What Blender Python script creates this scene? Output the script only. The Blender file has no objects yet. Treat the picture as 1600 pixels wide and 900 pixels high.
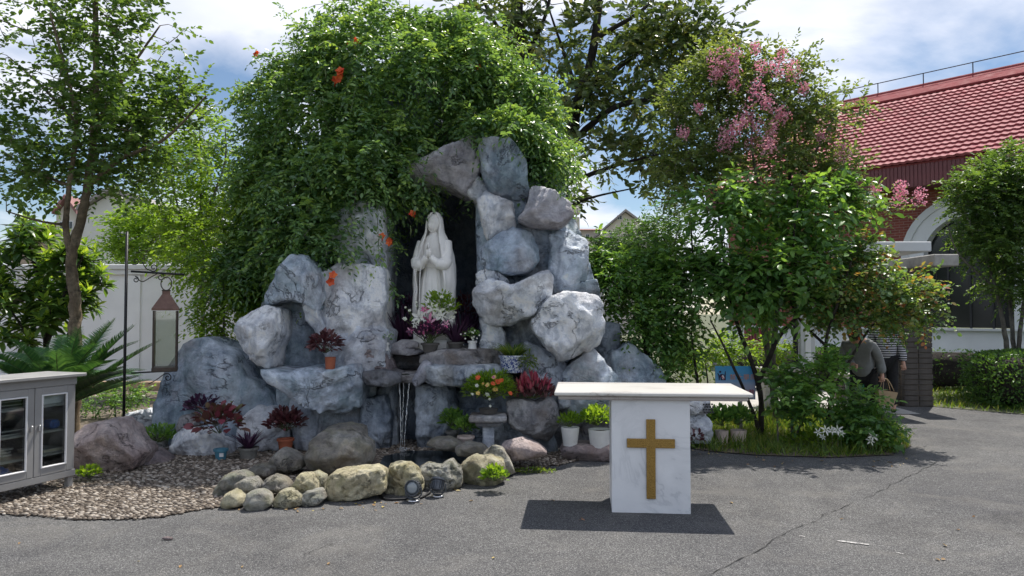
import bpy, bmesh, math, random
import numpy as np
from mathutils import Vector, Matrix

SC = bpy.context.scene
COL = SC.collection
R = math.radians
rng = np.random.default_rng(11)
random.seed(5)

# ------------------------------------------------------------------ camera
CAM_H = 1.6
FPX = 1164.0                       # focal length in pixels of the 1600 px wide photograph
PITCH = math.atan(40.0 / FPX)
cam_d = bpy.data.cameras.new('camera')
cam_d.sensor_width = 36.0
cam_d.lens = FPX / 1600.0 * 36.0
cam_d.clip_start = 0.05
cam_d.clip_end = 3000.0
cam = bpy.data.objects.new('camera', cam_d)
COL.objects.link(cam)
cam.location = (0, 0, CAM_H)
cam.rotation_euler = (math.pi / 2 + PITCH, 0, 0)
SC.camera = cam

# ------------------------------------------------------------------ sky, sun, exposure
SUN_DIR = Vector((0.27, 0.40, 0.93)).normalized()          # towards the sun
SUN_EL = math.asin(SUN_DIR.z)
SUN_ROT = math.atan2(SUN_DIR.x, SUN_DIR.y)
SKY_STRENGTH = 0.055
world = bpy.data.worlds.new('World')
SC.world = world
world.use_nodes = True
wn, wl = world.node_tree.nodes, world.node_tree.links
wn.clear()
w_out = wn.new('ShaderNodeOutputWorld')
w_bg = wn.new('ShaderNodeBackground')
w_bg.inputs['Strength'].default_value = SKY_STRENGTH
w_sky = wn.new('ShaderNodeTexSky')
w_sky.sky_type = 'NISHITA'
w_sky.sun_disc = False
w_sky.sun_elevation = SUN_EL
w_sky.sun_rotation = SUN_ROT
w_sky.air_density = 1.0
w_sky.dust_density = 0.2
w_sky.ozone_density = 2.2
w_tc = wn.new('ShaderNodeTexCoord')
w_sep = wn.new('ShaderNodeSeparateXYZ')
wl.new(w_tc.outputs['Generated'], w_sep.inputs[0])
# project the view direction on a cloud layer
def wmath(op, a, b=None):
    n = wn.new('ShaderNodeMath'); n.operation = op
    for i, v in enumerate((a, b)):
        if v is None: continue
        if isinstance(v, (int, float)): n.inputs[i].default_value = v
        else: wl.new(v, n.inputs[i])
    return n.outputs[0]
zc = wmath('ADD', wmath('MAXIMUM', w_sep.outputs['Z'], 0.0), 0.22)
w_cmb = wn.new('ShaderNodeCombineXYZ')
wl.new(wmath('DIVIDE', w_sep.outputs['X'], zc), w_cmb.inputs['X'])
wl.new(wmath('DIVIDE', w_sep.outputs['Y'], zc), w_cmb.inputs['Y'])
w_cmb.inputs['Z'].default_value = 4.4
w_n1 = wn.new('ShaderNodeTexNoise')
w_n1.inputs['Scale'].default_value = 1.15
w_n1.inputs['Detail'].default_value = 9.0
w_n1.inputs['Roughness'].default_value = 0.55
w_n1.inputs['Distortion'].default_value = 0.35
wl.new(w_cmb.outputs[0], w_n1.inputs['Vector'])
w_r1 = wn.new('ShaderNodeValToRGB')
w_r1.color_ramp.elements[0].position = 0.43
w_r1.color_ramp.elements[1].position = 0.59
wl.new(w_n1.outputs['Fac'], w_r1.inputs['Fac'])
w_n2 = wn.new('ShaderNodeTexNoise')
w_n2.inputs['Scale'].default_value = 2.6
w_n2.inputs['Detail'].default_value = 6.0
wl.new(w_cmb.outputs[0], w_n2.inputs['Vector'])
w_cc = wn.new('ShaderNodeValToRGB')                          # light and grey parts of the clouds
w_cc.color_ramp.elements[0].position = 0.33
w_cc.color_ramp.elements[0].color = (0.74, 0.77, 0.83, 1)
w_cc.color_ramp.elements[1].position = 0.68
w_cc.color_ramp.elements[1].color = (1.0, 1.0, 1.02, 1)
wl.new(w_n2.outputs['Fac'], w_cc.inputs['Fac'])
w_mul = wn.new('ShaderNodeMix'); w_mul.data_type = 'RGBA'; w_mul.blend_type = 'MULTIPLY'
w_mul.inputs['Factor'].default_value = 1.0
wl.new(w_cc.outputs['Color'], w_mul.inputs[6])
w_mul.inputs[7].default_value = (10.2, 10.4, 11.1, 1)
w_mix = wn.new('ShaderNodeMix'); w_mix.data_type = 'RGBA'
wl.new(w_r1.outputs['Color'], w_mix.inputs['Factor'])
wl.new(w_sky.outputs['Color'], w_mix.inputs[6])
wl.new(w_mul.outputs[2], w_mix.inputs[7])
wl.new(w_mix.outputs[2], w_bg.inputs['Color'])
wl.new(w_bg.outputs[0], w_out.inputs['Surface'])

sun_d = bpy.data.lights.new('sun', 'SUN')
sun_d.energy = 2.95
sun_d.angle = R(0.55)
sun_d.color = (1.0, 0.95, 0.87)
sun = bpy.data.objects.new('sun', sun_d)
COL.objects.link(sun)
sun.location = (10, 15, 30)
sun.rotation_euler = (-SUN_DIR).to_track_quat('-Z', 'Y').to_euler()

SC.view_settings.view_transform = 'Standard'
SC.view_settings.look = 'None'
SC.view_settings.exposure = 1.04
SC.view_settings.gamma = 1.0
SC.view_settings.use_curve_mapping = False
SC.cycles.max_bounces = 6
SC.cycles.diffuse_bounces = 4
SC.cycles.transparent_max_bounces = 8
SC.cycles.use_adaptive_sampling = True
SC.cycles.adaptive_threshold = 0.02
SC.cycles.caustics_reflective = False
SC.cycles.caustics_refractive = False

# ------------------------------------------------------------------ where a pixel of the photograph lies
_cp, _sp = math.cos(PITCH), math.sin(PITCH)
def P(px, py, D):
    a = (px - 800.0) / FPX; b = (450.0 - py) / FPX
    d = (a, _cp - b * _sp, _sp + b * _cp)
    k = D / d[1]
    return Vector((d[0] * k, D, CAM_H + d[2] * k))
def G(px, py, z=0.0):
    a = (px - 800.0) / FPX; b = (450.0 - py) / FPX
    d = (a, _cp - b * _sp, _sp + b * _cp)
    k = (z - CAM_H) / d[2]
    return Vector((d[0] * k, d[1] * k, z))
def M_PX(D): return D / FPX              # metres per photo pixel at distance D

# ------------------------------------------------------------------ numpy noise
_gr = np.random.default_rng(77)
_perm = np.concatenate([_gr.permutation(256)] * 3)
_grad = _gr.normal(size=(256, 3)); _grad /= np.linalg.norm(_grad, axis=1)[:, None]
def perlin(p):
    p = np.asarray(p, float)
    i = np.floor(p).astype(int); f = p - i; i &= 255
    u = f * f * f * (f * (f * 6 - 15) + 10)
    out = 0
    for dx in (0, 1):
        for dy in (0, 1):
            for dz in (0, 1):
                h = _perm[_perm[_perm[i[:, 0] + dx] + i[:, 1] + dy] + i[:, 2] + dz]
                g = _grad[h]
                d = g[:, 0] * (f[:, 0] - dx) + g[:, 1] * (f[:, 1] - dy) + g[:, 2] * (f[:, 2] - dz)
                w = (u[:, 0] if dx else 1 - u[:, 0]) * (u[:, 1] if dy else 1 - u[:, 1]) * (u[:, 2] if dz else 1 - u[:, 2])
                out = out + w * d
    return out * 1.6
def fbm(p, octv=4, gain=0.5):
    a, s, o = 1.0, 1.0, 0
    for k in range(octv):
        o = o + a * perlin(np.asarray(p) * s + 17.3 * k); a *= gain; s *= 2.03
    return o

# ------------------------------------------------------------------ mesh helpers
class MB:
    """collects shapes for ONE mesh; M is applied to everything added"""
    def __init__(s, M=None): s.v = []; s.f = []; s.M = M
    def add(s, v, f):
        o = len(s.v)
        if s.M is not None: v = [s.M @ Vector(p) for p in v]
        s.v.extend([tuple(p) for p in v]); s.f.extend([tuple(i + o for i in q) for q in f]); return s
    def box(s, c, d, M=None, bev=0.0):
        x, y, z = d[0] / 2, d[1] / 2, d[2] / 2
        if bev <= 0:
            v = [Vector((sx * x, sy * y, sz * z)) for sz in (-1, 1) for sy in (-1, 1) for sx in (-1, 1)]
            f = [(0, 2, 3, 1), (4, 5, 7, 6), (0, 1, 5, 4), (2, 6, 7, 3), (0, 4, 6, 2), (1, 3, 7, 5)]
        else:
            b = min(bev, x * .9, y * .9, z * .9); v = []; idx = {}
            for sx in (-1, 1):
                for sy in (-1, 1):
                    for sz in (-1, 1):
                        for a, q in enumerate(((x, y - b, z - b), (x - b, y, z - b), (x - b, y - b, z))):
                            idx[(sx, sy, sz, a)] = len(v); v.append(Vector((sx * q[0], sy * q[1], sz * q[2])))
            f = []
            for sx in (-1, 1):
                q = [idx[(sx, sy, sz, 0)] for sy, sz in ((-1, -1), (1, -1), (1, 1), (-1, 1))]; f.append(q if sx > 0 else q[::-1])
            for sy in (-1, 1):
                q = [idx[(sx, sy, sz, 1)] for sx, sz in ((-1, -1), (-1, 1), (1, 1), (1, -1))]; f.append(q if sy > 0 else q[::-1])
            for sz in (-1, 1):
                q = [idx[(sx, sy, sz, 2)] for sx, sy in ((-1, -1), (1, -1), (1, 1), (-1, 1))]; f.append(q if sz > 0 else q[::-1])
            for a in (-1, 1):
                for c2 in (-1, 1):
                    f.append([idx[(a, c2, -1, 0)], idx[(a, c2, 1, 0)], idx[(a, c2, 1, 1)], idx[(a, c2, -1, 1)]])
                    f.append([idx[(a, -1, c2, 0)], idx[(a, 1, c2, 0)], idx[(a, 1, c2, 2)], idx[(a, -1, c2, 2)]])
                    f.append([idx[(-1, a, c2, 1)], idx[(1, a, c2, 1)], idx[(1, a, c2, 2)], idx[(-1, a, c2, 2)]])
            for sx in (-1, 1):
                for sy in (-1, 1):
                    for sz in (-1, 1): f.append([idx[(sx, sy, sz, k)] for k in range(3)])
        if M is not None: v = [M @ p for p in v]
        c = Vector(c)
        return s.add([p + c for p in v], f)
    def tube(s, pts, rad, n=8, cap=True):
        pts = [Vector(p) for p in pts]
        if isinstance(rad, (int, float)): rad = [rad] * len(pts)
        v = []; f = []; ref = None
        for i, p in enumerate(pts):
            t = (pts[min(i + 1, len(pts) - 1)] - pts[max(i - 1, 0)])
            t = t.normalized() if t.length > 1e-9 else Vector((0, 0, 1))
            if ref is None: ref = Vector((1, 0, 0)) if abs(t.x) < 0.8 else Vector((0, 1, 0))
            a = (ref - t * ref.dot(t)).normalized(); b = t.cross(a); ref = a
            for k in range(n):
                an = 2 * math.pi * k / n
                v.append(p + (a * math.cos(an) + b * math.sin(an)) * rad[i])
        for i in range(len(pts) - 1):
            for k in range(n):
                k2 = (k + 1) % n
                f.append((i * n + k, i * n + k2, (i + 1) * n + k2, (i + 1) * n + k))
        if cap:
            f.append(tuple(range(n))[::-1]); f.append(tuple((len(pts) - 1) * n + k for k in range(n)))
        return s.add(v, f)
    def lathe(s, prof, c=(0, 0, 0), n=28, sx=1.0, sy=1.0, cap=True):
        v = []; f = []
        for r, z in prof:
            for k in range(n):
                an = 2 * math.pi * k / n
                v.append((c[0] + r * sx * math.cos(an), c[1] + r * sy * math.sin(an), c[2] + z))
        for i in range(len(prof) - 1):
            for k in range(n):
                k2 = (k + 1) % n
                f.append((i * n + k, i * n + k2, (i + 1) * n + k2, (i + 1) * n + k))
        if cap:
            f.append(tuple(range(n))[::-1]); f.append(tuple((len(prof) - 1) * n + k for k in range(n)))
        return s.add(v, f)
    def prism(s, poly, z0, z1):
        n = len(poly)
        v = [(p[0], p[1], z0) for p in poly] + [(p[0], p[1], z1) for p in poly]
        f = [tuple(range(n))[::-1], tuple(range(n, 2 * n))] + [(i, (i + 1) % n, n + (i + 1) % n, n + i) for i in range(n)]
        return s.add(v, f)
    def ball(s, c, r, n=10, sc=(1, 1, 1)):
        v = []; f = []; m = n // 2 + 1
        for i in range(m):
            ph = math.pi * i / (m - 1)
            for k in range(n):
                an = 2 * math.pi * k / n
                v.append((c[0] + r * sc[0] * math.sin(ph) * math.cos(an), c[1] + r * sc[1] * math.sin(ph) * math.sin(an), c[2] + r * sc[2] * math.cos(ph)))
        for i in range(m - 1):
            for k in range(n):
                k2 = (k + 1) % n
                f.append((i * n + k, (i + 1) * n + k, (i + 1) * n + k2, i * n + k2))
        return s.add(v, f)

def mesh_np(name, v, f, rnd=None):
    """mesh from numpy arrays; f is an (n,3) or (n,4) array or a list of such"""
    me = bpy.data.meshes.new(name)
    fl = f if isinstance(f, list) else [f]
    v = np.asarray(v, np.float32)
    me.vertices.add(len(v)); me.vertices.foreach_set('co', v.ravel())
    loops = np.concatenate([a.ravel() for a in fl]).astype(np.int32)
    tot = np.concatenate([np.full(len(a), a.shape[1]) for a in fl]).astype(np.int32)
    start = np.concatenate([[0], np.cumsum(tot)[:-1]]).astype(np.int32)
    me.loops.add(len(loops)); me.loops.foreach_set('vertex_index', loops)
    me.polygons.add(len(tot)); me.polygons.foreach_set('loop_start', start)
    me.update(calc_edges=True)
    if rnd is not None:
        at = me.attributes.new('rnd', 'FLOAT', 'POINT'); at.data.foreach_set('value', np.asarray(rnd, np.float32))
    return me

def mk(name, shape, mat, parent=None, smooth=False, world=True):
    """link ONE mesh object; its vertices are in world space unless world=False (then in the parent's space)"""
    if isinstance(shape, bpy.types.Mesh): me = shape
    elif isinstance(shape, MB):
        me = bpy.data.meshes.new(name); me.from_pydata(shape.v, [], shape.f); me.update()
    else:
        v, f = shape[0], shape[1]
        me = mesh_np(name, v, f, shape[2] if len(shape) > 2 else None)
    if smooth: me.polygons.foreach_set('use_smooth', np.ones(len(me.polygons), bool))
    if mat is not None and not me.materials: me.materials.append(mat)
    o = bpy.data.objects.new(name, me); COL.objects.link(o)
    if parent is not None:
        o.parent = parent
        if world:
            base = parent.location if parent.parent is None else parent.parent.location + parent.location
            o.location = -base
    return o
def tag(o, label=None, cat=None, group=None, kind=None):
    if label: o['label'] = label
    if cat: o['category'] = cat
    if group: o['group'] = group
    if kind: o['kind'] = kind
    return o
def thing(name, label, cat, loc=(0, 0, 0), group=None):
    o = bpy.data.objects.new(name, None); COL.objects.link(o); o.location = loc
    o.empty_display_size = 0.1
    return tag(o, label, cat, group)
def sharp(o, ang=35):
    try: o.data.set_sharp_from_angle(angle=R(ang))
    except Exception: pass
    return o

# ------------------------------------------------------------------ material helpers
MATS = {}
class NT:
    def __init__(s, name):
        s.m = bpy.data.materials.new(name); s.m.use_nodes = True
        s.t = s.m.node_tree; s.n = s.t.nodes; s.l = s.t.links
        s.b = s.n['Principled BSDF']; s.out = s.n['Material Output']; MATS[name] = s.m
        s.tc = s.n.new('ShaderNodeTexCoord')
    def put(s, sock, v):
        if v is None: return
        if isinstance(v, bpy.types.NodeSocket): s.l.new(v, sock)
        elif isinstance(v, (tuple, list)) and len(v) == 3 and sock.type == 'RGBA': sock.default_value = (*v, 1)
        else: sock.default_value = v
    def mapping(s, scale=(1, 1, 1), coord='Object', loc=(0, 0, 0), rot=(0, 0, 0)):
        m = s.n.new('ShaderNodeMapping'); m.inputs['Scale'].default_value = scale; m.inputs['Location'].default_value = loc; m.inputs['Rotation'].default_value = rot
        s.l.new(s.tc.outputs[coord], m.inputs['Vector']); return m.outputs[0]
    def noise(s, scale, detail=4, rough=0.55, dist=0.0, vec=None):
        t = s.n.new('ShaderNodeTexNoise'); t.inputs['Scale'].default_value = scale; t.inputs['Detail'].default_value = detail
        t.inputs['Roughness'].default_value = rough; t.inputs['Distortion'].default_value = dist
        s.l.new(vec if vec is not None else s.tc.outputs['Object'], t.inputs['Vector']); return t.outputs['Fac']
    def vor(s, scale, feature='F1', vec=None, out='Distance', rand=1.0):
        t = s.n.new('ShaderNodeTexVoronoi'); t.inputs['Scale'].default_value = scale; t.feature = feature
        t.inputs['Randomness'].default_value = rand
        s.l.new(vec if vec is not None else s.tc.outputs['Object'], t.inputs['Vector']); return t.outputs[out]
    def ramp(s, fac, stops, interp='LINEAR'):
        r = s.n.new('ShaderNodeValToRGB'); cr = r.color_ramp; cr.interpolation = interp
        while len(cr.elements) < len(stops): cr.elements.new(0.5)
        for e, (p, c) in zip(cr.elements, stops):
            e.position = p; e.color = (c, c, c, 1) if isinstance(c, (int, float)) else (*c, 1)
        s.l.new(fac, r.inputs['Fac']); return r.outputs['Color']
    def mix(s, fac, a, b, mode='MIX'):
        m = s.n.new('ShaderNodeMix'); m.data_type = 'RGBA'; m.blend_type = mode
        s.put(m.inputs['Factor'], fac); s.put(m.inputs[6], a); s.put(m.inputs[7], b); return m.outputs[2]
    def math(s, op, a, b=None, c=None):
        m = s.n.new('ShaderNodeMath'); m.operation = op
        for i, v in enumerate((a, b, c)): s.put(m.inputs[i], v)
        return m.outputs[0]
    def attr(s, name='rnd'):
        a = s.n.new('ShaderNodeAttribute'); a.attribute_name = name; return a.outputs['Fac']
    def bump(s, h, strength=0.4, dist=0.02, normal=None):
        b = s.n.new('ShaderNodeBump'); b.inputs['Strength'].default_value = strength; b.inputs['Distance'].default_value = dist
        s.l.new(h, b.inputs['Height'])
        if normal is not None: s.l.new(normal, b.inputs['Normal'])
        return b.outputs[0]
    def done(s, col=None, rough=None, nrm=None, metal=None, spec=None):
        s.put(s.b.inputs['Base Color'], col); s.put(s.b.inputs['Roughness'], rough)
        if nrm is not None: s.l.new(nrm, s.b.inputs['Normal'])
        s.put(s.b.inputs['Metallic'], metal); s.put(s.b.inputs['Specular IOR Level'], spec)
        return s.m

def m_simple(name, col, rough=0.6, var=0.25, scale=9.0, bump=0.15, bscale=60.0, metal=None, spec=None, bdist=0.004):
    t = NT(name)
    d = tuple(c * (1 - var) for c in col); l = tuple(min(1, c * (1 + var)) for c in col)
    c = t.ramp(t.noise(scale, 6, 0.6), [(0.3, d), (0.7, l)])
    n = t.bump(t.noise(bscale, 3), bump, bdist) if bump else None
    r = t.ramp(t.noise(scale * 2.3, 3), [(0.3, max(0, rough - .1)), (0.7, min(1, rough + .1))])
    return t.done(c, r, n, metal, spec)

def m_leaf(name, stops, trans=0.35, tcol=None, rough=0.42, spec=0.4):
    """leaf colours picked leaf by leaf; part of the light comes through the blade"""
    t = NT(name)
    c = t.ramp(t.attr(), stops)
    c = t.mix(0.5, c, t.ramp(t.noise(1.3, 2), [(0.35, (0.8, 0.85, 0.8)), (0.65, (1.15, 1.12, 1.0))]), 'MULTIPLY')
    t.done(c, rough, None, None, spec)
    tr = t.n.new('ShaderNodeBsdfTranslucent')
    tc = t.mix(1.0, c, tcol or (2.6, 2.3, 0.9), 'MULTIPLY')
    t.l.new(tc, tr.inputs['Color'])
    ms = t.n.new('ShaderNodeMixShader'); ms.inputs[0].default_value = trans
    t.l.new(t.b.outputs[0], ms.inputs[1]); t.l.new(tr.outputs[0], ms.inputs[2]); t.l.new(ms.outputs[0], t.out.inputs['Surface'])
    return t.m

def m_rock(name, dark, mid, light, stain=None, stain_amt=0.5, vein=0.8, scale=1.0, streak=0.3, vcol=(0.035, 0.04, 0.05), moss=None, moss_amt=0.0, rough=0.85):
    t = NT(name)
    big = t.noise(1.1 * scale, 5, 0.6, 0.6)
    c = t.ramp(big, [(0.28, dark), (0.47, mid), (0.68, light)])
    fine = t.noise(9 * scale, 8, 0.68, 0.4)
    c = t.mix(0.62, c, t.ramp(fine, [(0.32, (0.45, 0.48, 0.52)), (0.47, (1.0, 1.0, 1.0)), (0.66, (1.4, 1.4, 1.38))]), 'MULTIPLY')
    oi = t.n.new('ShaderNodeObjectInfo')
    c = t.mix(1.0, c, t.ramp(oi.outputs['Random'], [(0.0, (0.72, 0.76, 0.82)), (0.5, (0.95, 0.96, 0.98)), (1.0, (1.12, 1.10, 1.08))]), 'MULTIPLY')
    if streak:
        st = t.noise(5 * scale, 5, 0.6, 0.5, t.mapping((1, 1, 0.22)))
        c = t.mix(streak, c, t.ramp(st, [(0.36, (0.5, 0.55, 0.62)), (0.48, (1.05, 1.05, 1.05)), (0.66, (1.4, 1.4, 1.38))]), 'MULTIPLY')
    if stain:
        sf = t.ramp(t.noise(1.7 * scale, 4, 0.6, 0.3, t.mapping(loc=(7, 3, 5))), [(0.5, 0.0), (0.66, stain_amt)])
        c = t.mix(sf, c, stain)
    if moss:
        mf = t.ramp(t.noise(3.1 * scale, 5, 0.65, 0.2, t.mapping(loc=(2, 9, 1))), [(0.45, 0.0), (0.62, moss_amt)])
        c = t.mix(mf, c, moss)
    # meandering painted veins and cracks
    def vein_at(sc, w, loc, gate):
        n1 = t.noise(sc, 6, 0.66, 0.5, t.mapping(loc=loc))
        d = t.math('ABSOLUTE', t.math('SUBTRACT', n1, 0.5))
        line = t.ramp(d, [(0.0, 1.0), (w, 0.0)])
        g = t.ramp(t.noise(1.6 * scale, 3, 0.5, 0, t.mapping(loc=(loc[0] + 4, 1, 2))), [(gate, 0.0), (gate + 0.12, 1.0)])
        return t.math('MULTIPLY', line, g)
    v1 = vein_at(0.9 * scale, 0.010, (3, 1, 8), 0.44); v2 = t.math('MULTIPLY', vein_at(2.3 * scale, 0.03, (9, 4, 2), 0.53), 0.4)
    vv = t.math('MAXIMUM', v1, v2)
    blot = t.ramp(t.noise(3.4 * scale, 9, 0.74, 0.8, t.mapping(loc=(1, 6, 4))), [(0.42, 1.0), (0.53, 0.0)])
    c = t.mix(t.math('MULTIPLY', blot, 0.72 * vein), c, t.mix(1.0, c, (0.38, 0.42, 0.48), 'MULTIPLY'))
    c = t.mix(t.math('MULTIPLY', vv, vein), c, vcol)
    h = t.math('SUBTRACT', t.math('ADD', t.math('MULTIPLY', fine, 0.55), t.noise(34 * scale, 5, 0.7)), t.math('MULTIPLY', vv, 0.9))
    c = t.mix(1.0, c, (0.88, 0.88, 0.88), 'DARKEN')
    nb = t.bump(h, 0.9, 0.03)
    return t.done(c, rough, nb, None, 0.25)
# ------------------------------------------------------------------ rocks
_ICO = {}
def ico(sub):
    if sub not in _ICO:
        bm = bmesh.new(); bmesh.ops.create_icosphere(bm, subdivisions=sub, radius=1.0)
        bm.verts.ensure_lookup_table()
        v = np.array([x.co[:] for x in bm.verts]); f = np.array([[x.index for x in q.verts] for q in bm.faces]); bm.free()
        _ICO[sub] = (v / np.linalg.norm(v, axis=1)[:, None], f)
    return _ICO[sub]

def rock(poly, D, t, seed=0, p=3.2, sub=5, cuts=18, amp=0.055, lump=0.04, crack=0.025, deep=0.68, grow=1.0, shear=0.0, bmax=0.85, relief=0.0, tilt=0.0, ground=None, bulge=0.0):
    """a boulder whose outline follows a photo outline at distance D, t metres half-thick, faceted and weathered"""
    g = np.random.default_rng(seed + 1000)
    Df = D - t * (0.7 if p > 4 else 0.25)            # the outline belongs to the front of the stone
    W = np.array([P(x, y, Df)[:] for x, y in poly])
    Q = W[:, [0, 2]]
    x, z = Q[:, 0], Q[:, 1]; x2, z2 = np.roll(x, -1), np.roll(z, -1)
    cr = x * z2 - x2 * z; A = cr.sum() / 2
    c = np.array([((x + x2) * cr).sum(), ((z + z2) * cr).sum()]) / (6 * A)
    q = Q - c; n = len(q)
    NA = 360; th = np.arange(NA) * 2 * np.pi / NA; dv = np.stack([np.cos(th), np.sin(th)], 1)
    rho = np.zeros(NA)
    for i in range(n):
        a, b = q[i], q[(i + 1) % n]; e = b - a
        den = dv[:, 0] * e[1] - dv[:, 1] * e[0]
        den = np.where(np.abs(den) < 1e-9, 1e-9, den)
        r = (a[0] * e[1] - a[1] * e[0]) / den
        s = (a[0] * dv[:, 1] - a[1] * dv[:, 0]) / den
        rho = np.where((r > 0) & (s >= -1e-6) & (s <= 1 + 1e-6), np.maximum(rho, r), rho)
    k = 7; rho = np.convolve(np.concatenate([rho[-k:], rho, rho[:k]]), np.ones(k) / k, 'same')[k:-k]
    rho = rho * grow
    size = rho.mean()
    u, f = ico(sub)
    ang = np.mod(np.arctan2(u[:, 2], u[:, 0]), 2 * np.pi) / (2 * np.pi) * NA
    i0 = np.floor(ang).astype(int) % NA; fr = ang - np.floor(ang)
    rr = rho[i0] * (1 - fr) + rho[(i0 + 1) % NA] * fr
    cc = np.sqrt(u[:, 0] ** 2 + u[:, 2] ** 2)
    rad = ((cc / rr) ** p + (np.abs(u[:, 1]) / t) ** p) ** (-1 / p)
    X = u * rad[:, None]
    # facets: shave the front with random planes
    for _ in range(cuts):
        a = g.uniform(0, 2 * np.pi); b = g.uniform(0.25, bmax)
        nrm = np.array([math.cos(a) * math.sin(b), -math.cos(b), math.sin(a) * math.sin(b)])
        ext = (X @ nrm).max()
        d = ext * g.uniform(deep, 0.94)
        over = X @ nrm - d
        over = np.where(over > 0, over, 0)
        X = X - nrm[None] * (over * 0.97)[:, None]
    if shear: X[:, 1] += g.normal(0, shear) * X[:, 0] + g.normal(0, shear) * X[:, 2]
    loc = np.array([c[0], D, c[1]])
    Wp = X + loc
    nr = X / np.maximum(np.linalg.norm(X, axis=1), 1e-6)[:, None]
    sd = np.array([seed * 3.1, seed * 1.7, seed * 0.9])
    disp = lump * size * fbm(Wp * (1.1 / max(size, .12)) + sd, 3) + amp * min(size, .4) * fbm(Wp * 7.0 + sd, 4, 0.55)
    disp = disp + 0.07 * min(size, .35) * (1 - 2.2 * np.abs(perlin(Wp * (3.2 / max(size, .15)) ** .8 + sd + 2)))
    rid = np.abs(perlin(Wp * (1.9 / max(size, .15)) + sd + 5) + 0.35 * perlin(Wp * 8 + sd))
    disp = disp - crack * np.exp(-(rid / 0.055) ** 2) * (perlin(Wp * 2 + sd + 9) > -0.2)
    if relief:
        fr_ = np.clip(-nr[:, 1] * 1.5 + .4, 0, 1)
        r1 = 1 - np.abs(perlin(Wp * np.array([2.6, 2.6, 1.7]) + sd + 3)) * 2.4; r2 = 1 - np.abs(perlin(Wp * np.array([6.5, 6.5, 4.5]) + sd + 8)) * 2.4
        Wp[:, 1] -= relief * fr_ * (r1 + .45 * r2 * np.clip(r1 + .4, 0, 1))
    # keep the outline close to the photo's: damp the displacement at the rim
    rim = np.clip(np.abs(nr[:, 1]) * 1.6 + 0.35, 0, 1)
    Wp = Wp + nr * (disp * rim)[:, None]
    if tilt: Wp[:, 1] += tilt * (Wp[:, 2] - c[1])
    if ground is not None: Wp[:, 2] = np.where(Wp[:, 2] < ground, ground + (Wp[:, 2] - ground) * 0.05, Wp[:, 2])
    return Wp, f

# ------------------------------------------------------------------ leaves
TPL = {
    'diamond': (np.array([(0, 0, 0), (.45, .5, .07), (1, 0, -.04), (.45, -.5, .07)]), np.array([(0, 2, 1), (0, 3, 2)])),
    'oval': (np.array([(0, 0, 0), (.28, .46, .07), (.68, .44, .05), (1, 0, -.10), (.68, -.44, .05), (.28, -.46, .07)]), np.array([(0, 3, 2, 1), (0, 5, 4, 3)])),
    'long': (np.array([(0, 0, 0), (.25, .38, .06), (.62, .5, .02), (1, 0, -.16), (.62, -.5, .02), (.25, -.38, .06), (.5, 0, .0)]), np.array([(0, 6, 2, 1), (6, 3, 2, 2), (0, 5, 4, 6), (6, 4, 3, 3)])),
    'blade': (np.array([(0, .5, 0), (0, -.5, 0), (.45, .42, .10), (.45, -.42, .10), (1, 0, -.05)]), np.array([(0, 1, 3), (0, 3, 2), (2, 3, 4)])),
}
TPL['long'] = (TPL['long'][0], np.array([(0, 6, 1), (1, 6, 2), (2, 6, 3), (0, 5, 6), (5, 4, 6), (4, 3, 6)]))
def nrmz(a): return a / np.maximum(np.linalg.norm(a, axis=-1, keepdims=True), 1e-9)
def leaves(pos, dr, up, ln, wr=0.5, tpl='oval', rnd=None):
    """leaf blades: base pos, direction dr, face normal about up, length ln, width ratio wr"""
    pos = np.asarray(pos, float); n = len(pos)
    dr = nrmz(np.asarray(dr, float)); s = nrmz(np.cross(dr, up)); nn = np.cross(s, dr)
    T, F = TPL[tpl]; ln = np.broadcast_to(np.asarray(ln, float), (n,))
    V = (pos[:, None] + dr[:, None] * (T[None, :, 0:1] * ln[:, None, None])
         + s[:, None] * (T[None, :, 1:2] * ln[:, None, None] * wr) + nn[:, None] * (T[None, :, 2:3] * ln[:, None, None]))
    F2 = F[None] + (np.arange(n) * len(T))[:, None, None]
    if rnd is None: rnd = rng.random(n)
    return V.reshape(-1, 3), F2.reshape(-1, F.shape[1]), np.repeat(rnd, len(T))
def join(parts):
    parts = [p for p in parts if len(p[0])]
    o = 0; V = []; F = []; A = []
    for v, f, a in parts:
        V.append(v); F.append(f + o); A.append(a); o += len(v)
    w = {f.shape[1] for f in F}
    return np.concatenate(V), [np.concatenate([f for f in F if f.shape[1] == k]) for k in sorted(w)], np.concatenate(A)
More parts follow.
